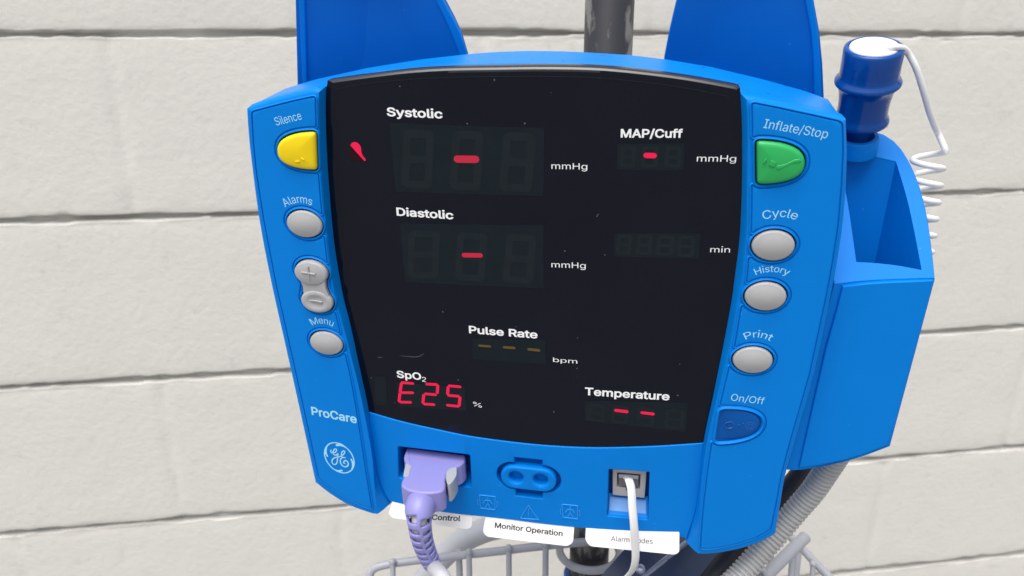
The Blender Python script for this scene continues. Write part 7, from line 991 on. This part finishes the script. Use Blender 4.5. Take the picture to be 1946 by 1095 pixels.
# raised lettering round the grip
V, F = text_geo('IVAC', .0); u_ = AX.cross(ray0).normalized(); v_ = AX.cross(u_).normalized()
if v_.dot(ray0) > 0: v_ = -v_
if (DEV.to_3x3() @ u_).x < 0: u_ = -u_
bm = bmesh.new(); vs_ = []; x0 = min(v.x for v in V); x1 = max(v.x for v in V); h0 = px_(10 + 128 * .86) / math.cos(TL)
for rr in (px_(46), px_(50.3)):
    for v in V:
        th = ((v.x - x0) / (x1 - x0) - .42) * 1.45
        vs_.append(bm.verts.new(PB + AX * (h0 + v.y / CAPH * px_(20)) + (u_ * math.sin(th) + v_ * math.cos(th)) * rr))
nV = len(V)
for f in F:
    try: bm.faces.new([vs_[i + nV] for i in f])
    except Exception: pass
from collections import Counter
ec = Counter(tuple(sorted((f[i - 1], f[i]))) for f in F for i in range(len(f)))
for (a, b), c_ in ec.items():
    if c_ == 1: bm.faces.new((vs_[a], vs_[b], vs_[b + nV], vs_[a + nV]))
finish('raised_lettering', bm, M['probe'], prb, smooth=False)
# coiled cord
CT = PB + AX * (hc + .002)
dc = (DEV @ CT - Vector((0, 0, CAM_Z))).dot(Vector((0, cp, -sp)))
cord = [W(1676, 97, dc * .995), W(1690, 91, dc * .985), W(1708, 90, dc * .985), W(1724, 99, dc), W(1741, 130, dc + .002), W(1754, 170, dc + .006), W(1766, 212, dc + .012), W(1779, 246, dc + .018), W(1791, 268, dc + .022)]
path = cr(cord, 7)
n_t = 7.4; ax0, ax1 = W(1766, 288, dc + .022), W(1741, 520, dc + .034); r0h = 0.0056
vw = (ax0 - Vector((0, 0, CAM_Z))).normalized(); axd = (ax1 - ax0).normalized(); uh = axd.cross(vw).normalized(); uh = uh if uh.x > 0 else -uh; vh = axd.cross(uh).normalized(); vh = vh if vh.dot(vw) > 0 else -vh
hel = []
for i in range(int(n_t * 28)):
    t = i / 28; f = t / n_t; th = 2 * math.pi * t
    hel.append(ax0.lerp(ax1, f) + uh * (r0h * math.cos(th) * (1 - .15 * f)) + vh * (r0h * math.sin(th)))
path = cr([path[-12], path[-6], hel[0], hel[4]], 8)[8:17]
full = cr(cord, 7)[:-7] + [Vector(p) for p in path] + hel[1:]
finish('coiled_cord', tube_bm(full, 0.00122, 12), M['whitecable'], prb, I4, wn=False)

# ================================================================== sensor plug (lilac)
plg = thing('sensor_plug', 'lilac sensor plug with ribbed strain relief plugged into the lower left socket', 'plug', DEV @ Matrix.Translation(P(820, 960, .01)))
yt = P(829, 860, -.010, FLAT).y
def pp(x, y): q_ = PY(x, y, yt); return Vector((q_.x, q_.z))
plan = [(773, 850), (885, 864), (884, 876), (876, 884), (856, 892), (849, 900), (846, 912), (847, 921), (845, 930), (838, 934.5), (818, 937.5), (795, 936.5), (775, 931.5), (762, 923), (763, 914), (768, 905), (775, 893), (775, 883), (769, 876), (767, 868)]
plan2 = ccw([pp(*p) for p in plan])
hgt = 0.0118
PF = DEV @ Matrix(((1, 0, 0, 0), (0, 0, 1, yt), (0, 1, 0, 0), (0, 0, 0, 1)))   # plan x -> x, plan y -> z, plate z -> y
def plug_body(outl, y1, y0, wv, nm, mt):
    o = ccw(roundpoly(outl, .0012, 4)); N = inward(o); rings = []
    for sg in (0, 1):
        for k in range(5):
            th = math.pi / 2 * (k / 4 if sg == 0 else 1 - k / 4)
            z = (y0 + wv * (1 - math.sin(th))) if sg == 0 else (y1 - wv * (1 - math.sin(th)))
            rings.append([(p.x, p.y, z) for p in [o[i] + N[i] * (wv * (1 - math.cos(th))) if sg else o[i] + N[i] * (wv * (1 - math.cos(math.pi / 2 - th))) for i in range(len(o))]])
    # plain profile: bottom edge round, top edge round
    rings = []
    for k in range(5): th = math.pi / 2 * k / 4; rings.append([(p.x, p.y, y0 + wv * (1 - math.sin(th))) for p in [o[i] + N[i] * (wv * (1 - math.cos(math.pi / 2 - (math.pi / 2 - th)))) for i in range(len(o))]][::1])
    rings = [[(p.x, p.y, y0 + wv * (1 - math.cos(math.pi / 2 * (1 - k / 4)))) if False else (p.x, p.y, y0 + wv * (1 - math.sin(math.pi / 2 * k / 4))) for p in [o[i] + N[i] * (wv * (1 - math.cos(math.pi / 2 * k / 4))) for i in range(len(o))]] for k in range(4, -1, -1)]
    rings += [[(p.x, p.y, y1 - wv * (1 - math.sin(math.pi / 2 * k / 4))) for p in [o[i] + N[i] * (wv * (1 - math.cos(math.pi / 2 * k / 4))) for i in range(len(o))]] for k in range(5)]
    return finish(nm, loft_bm(rings), mt, plg, PF, sharp=60)
body = plug_body(plan2, 0.0, -hgt, .0011, 'plug_body', M['lilac'])
# pale latch clips in the two waists
zf_ = pp(800, 937).y; xs_ = [p.x for p in plan2]
def clip(px, y1, y0):
    o = ccw([pp(*p) for p in px]); return plug_body(o, y1, y0, .0003, 'latch_clip', M['clip'])
clip([(771, 880), (782, 884.5), (777, 905), (766, 906)], .0002, -.0100)
clip([(848, 898), (853, 891), (868, 887), (868, 903), (862, 914), (855, 921), (851, 921), (847, 910)], .0002, -.0100)
# strain relief
yb = yt - hgt * .52; zf_ += .0004
b0 = P(799, 961, zf_, FLAT)
bp = [b0 + Vector((0, 0, -.003)), b0 + Vector((0, -.0004, .0012)), P(797, 985, zf_ + .0045, FLAT), P(799, 1008, zf_ + .0058, FLAT), P(804, 1031, zf_ + .0055, FLAT), P(812, 1053, zf_ + .0045, FLAT), P(822, 1074, zf_ + .003, FLAT)]
bpath = resamp(cr(bp, 8), 74)
def boot_r(f): return float(np.interp(f, [0, .08, .16, .22, .3, .55, .8, .97, 1], [.0068, .0068, .0064, .0058, .0053, .0049, .0045, .0042, .0038]))
bm = tube_bm(bpath, [boot_r(i / 73) for i in range(74)], 40, False, up=(1, 0, 0)); bm.faces.index_update(); bm.faces.ensure_lookup_table()
kill = []; SLOT = [(.19 + .105 * i, .19 + .105 * i + .058) for i in range(7)]
tocam = (DEVI @ Vector((0, 0, CAM_Z)))
for f in bm.faces:
    i, k = divmod(f.index, 40); fr = (i + .5) / 73; c_ = f.calc_center_median(); a = bpath[i]; t_ = (bpath[min(i + 1, 73)] - bpath[max(i - 1, 0)]).normalized()
    vd = (tocam - a).normalized(); rt_ = vd.cross(t_).normalized(); fw = t_.cross(rt_).normalized(); fw = fw if fw.dot(vd) > 0 else -fw
    dd = c_ - a; ang = math.degrees(math.atan2(dd.dot(rt_), dd.dot(fw)))
    if any(s0 + (.03 if ang > 0 else 0) < fr < s1 + (.03 if ang > 0 else 0) for s0, s1 in SLOT) and (9 < abs(ang) < 76 or 104 < abs(ang) < 171): kill.append(f)
bmesh.ops.delete(bm, geom=kill, context='FACES')
bt_ = finish('strain_relief', bm, M['lilac'], plg, wn=False); md = bt_.modifiers.new('wall', 'SOLIDIFY'); md.thickness = .0012; md.offset = -1
bt_.modifiers.move(1, 0) if len(bt_.modifiers) > 1 else None
w1 = [DEVI @ p for p in (W(843, 1100, .325), W(862, 1135, .332), W(890, 1190, .345), W(925, 1300, .36), W(940, 1450, .385), W(935, 1650, .41))]
cpath = cr([bpath[3]] + [bpath[i] for i in range(16, 74, 10)] + [bpath[73]] + w1, 6)
finish('cable', tube_bm(cpath, .0035, 20), M['cablegrey'], plg, wn=False)

# ================================================================== modular plug and flat white cable
tcb = thing('flat_cable', 'flat white cable with a clear plug in the small jack at the lower right', 'cable', DEV @ Matrix.Translation(P(1200, 1090, .004)))
pj = [P(*p, ZJ).xy for p in ((1176, 900), (1214, 903.5), (1213, 926), (1175, 922.5))]
finish('clear_plug', plate_bm(roundpoly(pj, .0003, 2), ZJ + .0004, -.0145, w_=.0003, step=0), M['clear'], tcb)
finish('plug_latch', plate_bm([P(*p, ZJ).xy for p in ((1176, 899), (1214, 902), (1213, 908), (1176, 905))], ZJ + .0013, ZJ + .0006, w_=.0003, step=0), M['clip'], tcb)
fl = [P(1192, 908, -.0090, FLAT), P(1196, 914, -.0060, FLAT), P(1200, 932, -.0035, FLAT), P(1202, 965, -.0005, FLAT), P(1205, 1000, .0015, FLAT), P(1207.5, 1038, .0015, FLAT), P(1207, 1068, .0008, FLAT), P(1199, 1088, -.002, FLAT), P(1180, 1103, -.006, FLAT), P(1150, 1112, -.010, FLAT), P(1110, 1150, -.016, FLAT), P(1075, 1230, -.030, FLAT), P(1060, 1400, -.045, FLAT), P(1070, 1600, -.055, FLAT)]
finish('flat_cord', tube_bm(cr(fl, 8), .0020, 20, flat=(1.0, .42), up=(1, 0, 0)), M['whitecable'], tcb, wn=False)

# ================================================================== pull-out cards under the panel
def card(px, z, words, A, B, cap, label, bold=.008, slant=0):
    lean = lambda x, y: (-.1225 - y) * 0.55
    o = [P(p[0], p[1], z, lean).xy for p in px]
    top = max(p.y for p in o); o = roundpoly(o, .0014, 5)
    t = thing('pull_out_card', label, 'card', DEV @ Matrix.Translation((sum(p.x for p in o) / len(o), min(p.y for p in o), z)), 'white pull-out instruction cards')
    finish('card_sheet', plate_bm(o, z, z - .0005, w_=.0001, step=0, s=lean, seg=1), M['card'], t)
    lettering(words, A, B, cap, z + .00005, M['blackink'], t, None, bold, lean, slant=slant)
card([(748, 944), (738, 977), (745, 985), (885, 1007), (896, 1003), (900, 966)], -.0085, 'Alarm Control', (772, 985.5), (874.5, 990.5), 9.5, 'white card tab reading Control, half hidden behind the lilac plug', .03, .15)
card([(925, 970), (917, 1012), (925, 1021), (1078, 1039), (1089, 1032), (1092, 990)], -.0078, 'Monitor Operation', (940, 1003), (1069, 1019.5), 9.6, 'white card tab reading Monitor Operation in the middle under the monitor', .03)
card([(1114, 992), (1112, 1027), (1121, 1039), (1283, 1055), (1291, 1050), (1291, 1008)], -.0072, 'Alarm Codes', (1161, 1028.5), (1240.5, 1034), 9.4, 'white card tab reading Alarm Codes, behind the flat white cable', .002)

# ================================================================== hoses
def hose_path(px): return cr([W(*p) for p in px], 12)
hp = resamp(hose_path([(1600, 850, .345), (1572, 893, .352), (1543, 935, .358), (1511, 972, .362), (1478, 1012, .364), (1441, 1054, .364), (1404, 1095, .362), (1350, 1150, .358), (1290, 1230, .36), (1240, 1400, .38)]), 1500)
acc = [0]
for i in range(1, len(hp)): acc.append(acc[-1] + (hp[i] - hp[i - 1]).length)
rr = [0.0049 + 0.0009 * (1 - abs(math.cos(math.pi * s_ / 0.0023)) ** 5.0) for s_ in acc]
tag(finish('corrugated_hose', tube_bm(hp, rr, 28), M['hose'], None, I4, wn=False, sharp=80), 'light grey corrugated hose running down from the thermometer holder', 'hose')
bh = hose_path([(1560, 850, .385), (1515, 912, .385), (1465, 970, .385), (1400, 1045, .385), (1355, 1100, .38), (1310, 1160, .375), (1270, 1260, .38), (1250, 1420, .40)])
tag(finish('black_hose', tube_bm(bh, .0056, 20), M['black'], None, I4, wn=False), 'plain black hose behind the corrugated grey one', 'hose')
gh = hose_path([(1040, 955, .47), (985, 990, .485), (920, 1008, .492), (868, 1035, .50), (826, 1075, .503), (800, 1120, .503), (785, 1170, .50), (790, 1300, .50), (820, 1480, .51)])
tag(finish('smooth_hose', tube_bm(gh, .0080, 24), M['tubegrey'], None, I4, wn=False), 'thick smooth grey hose hanging behind the wire basket rim', 'hose')
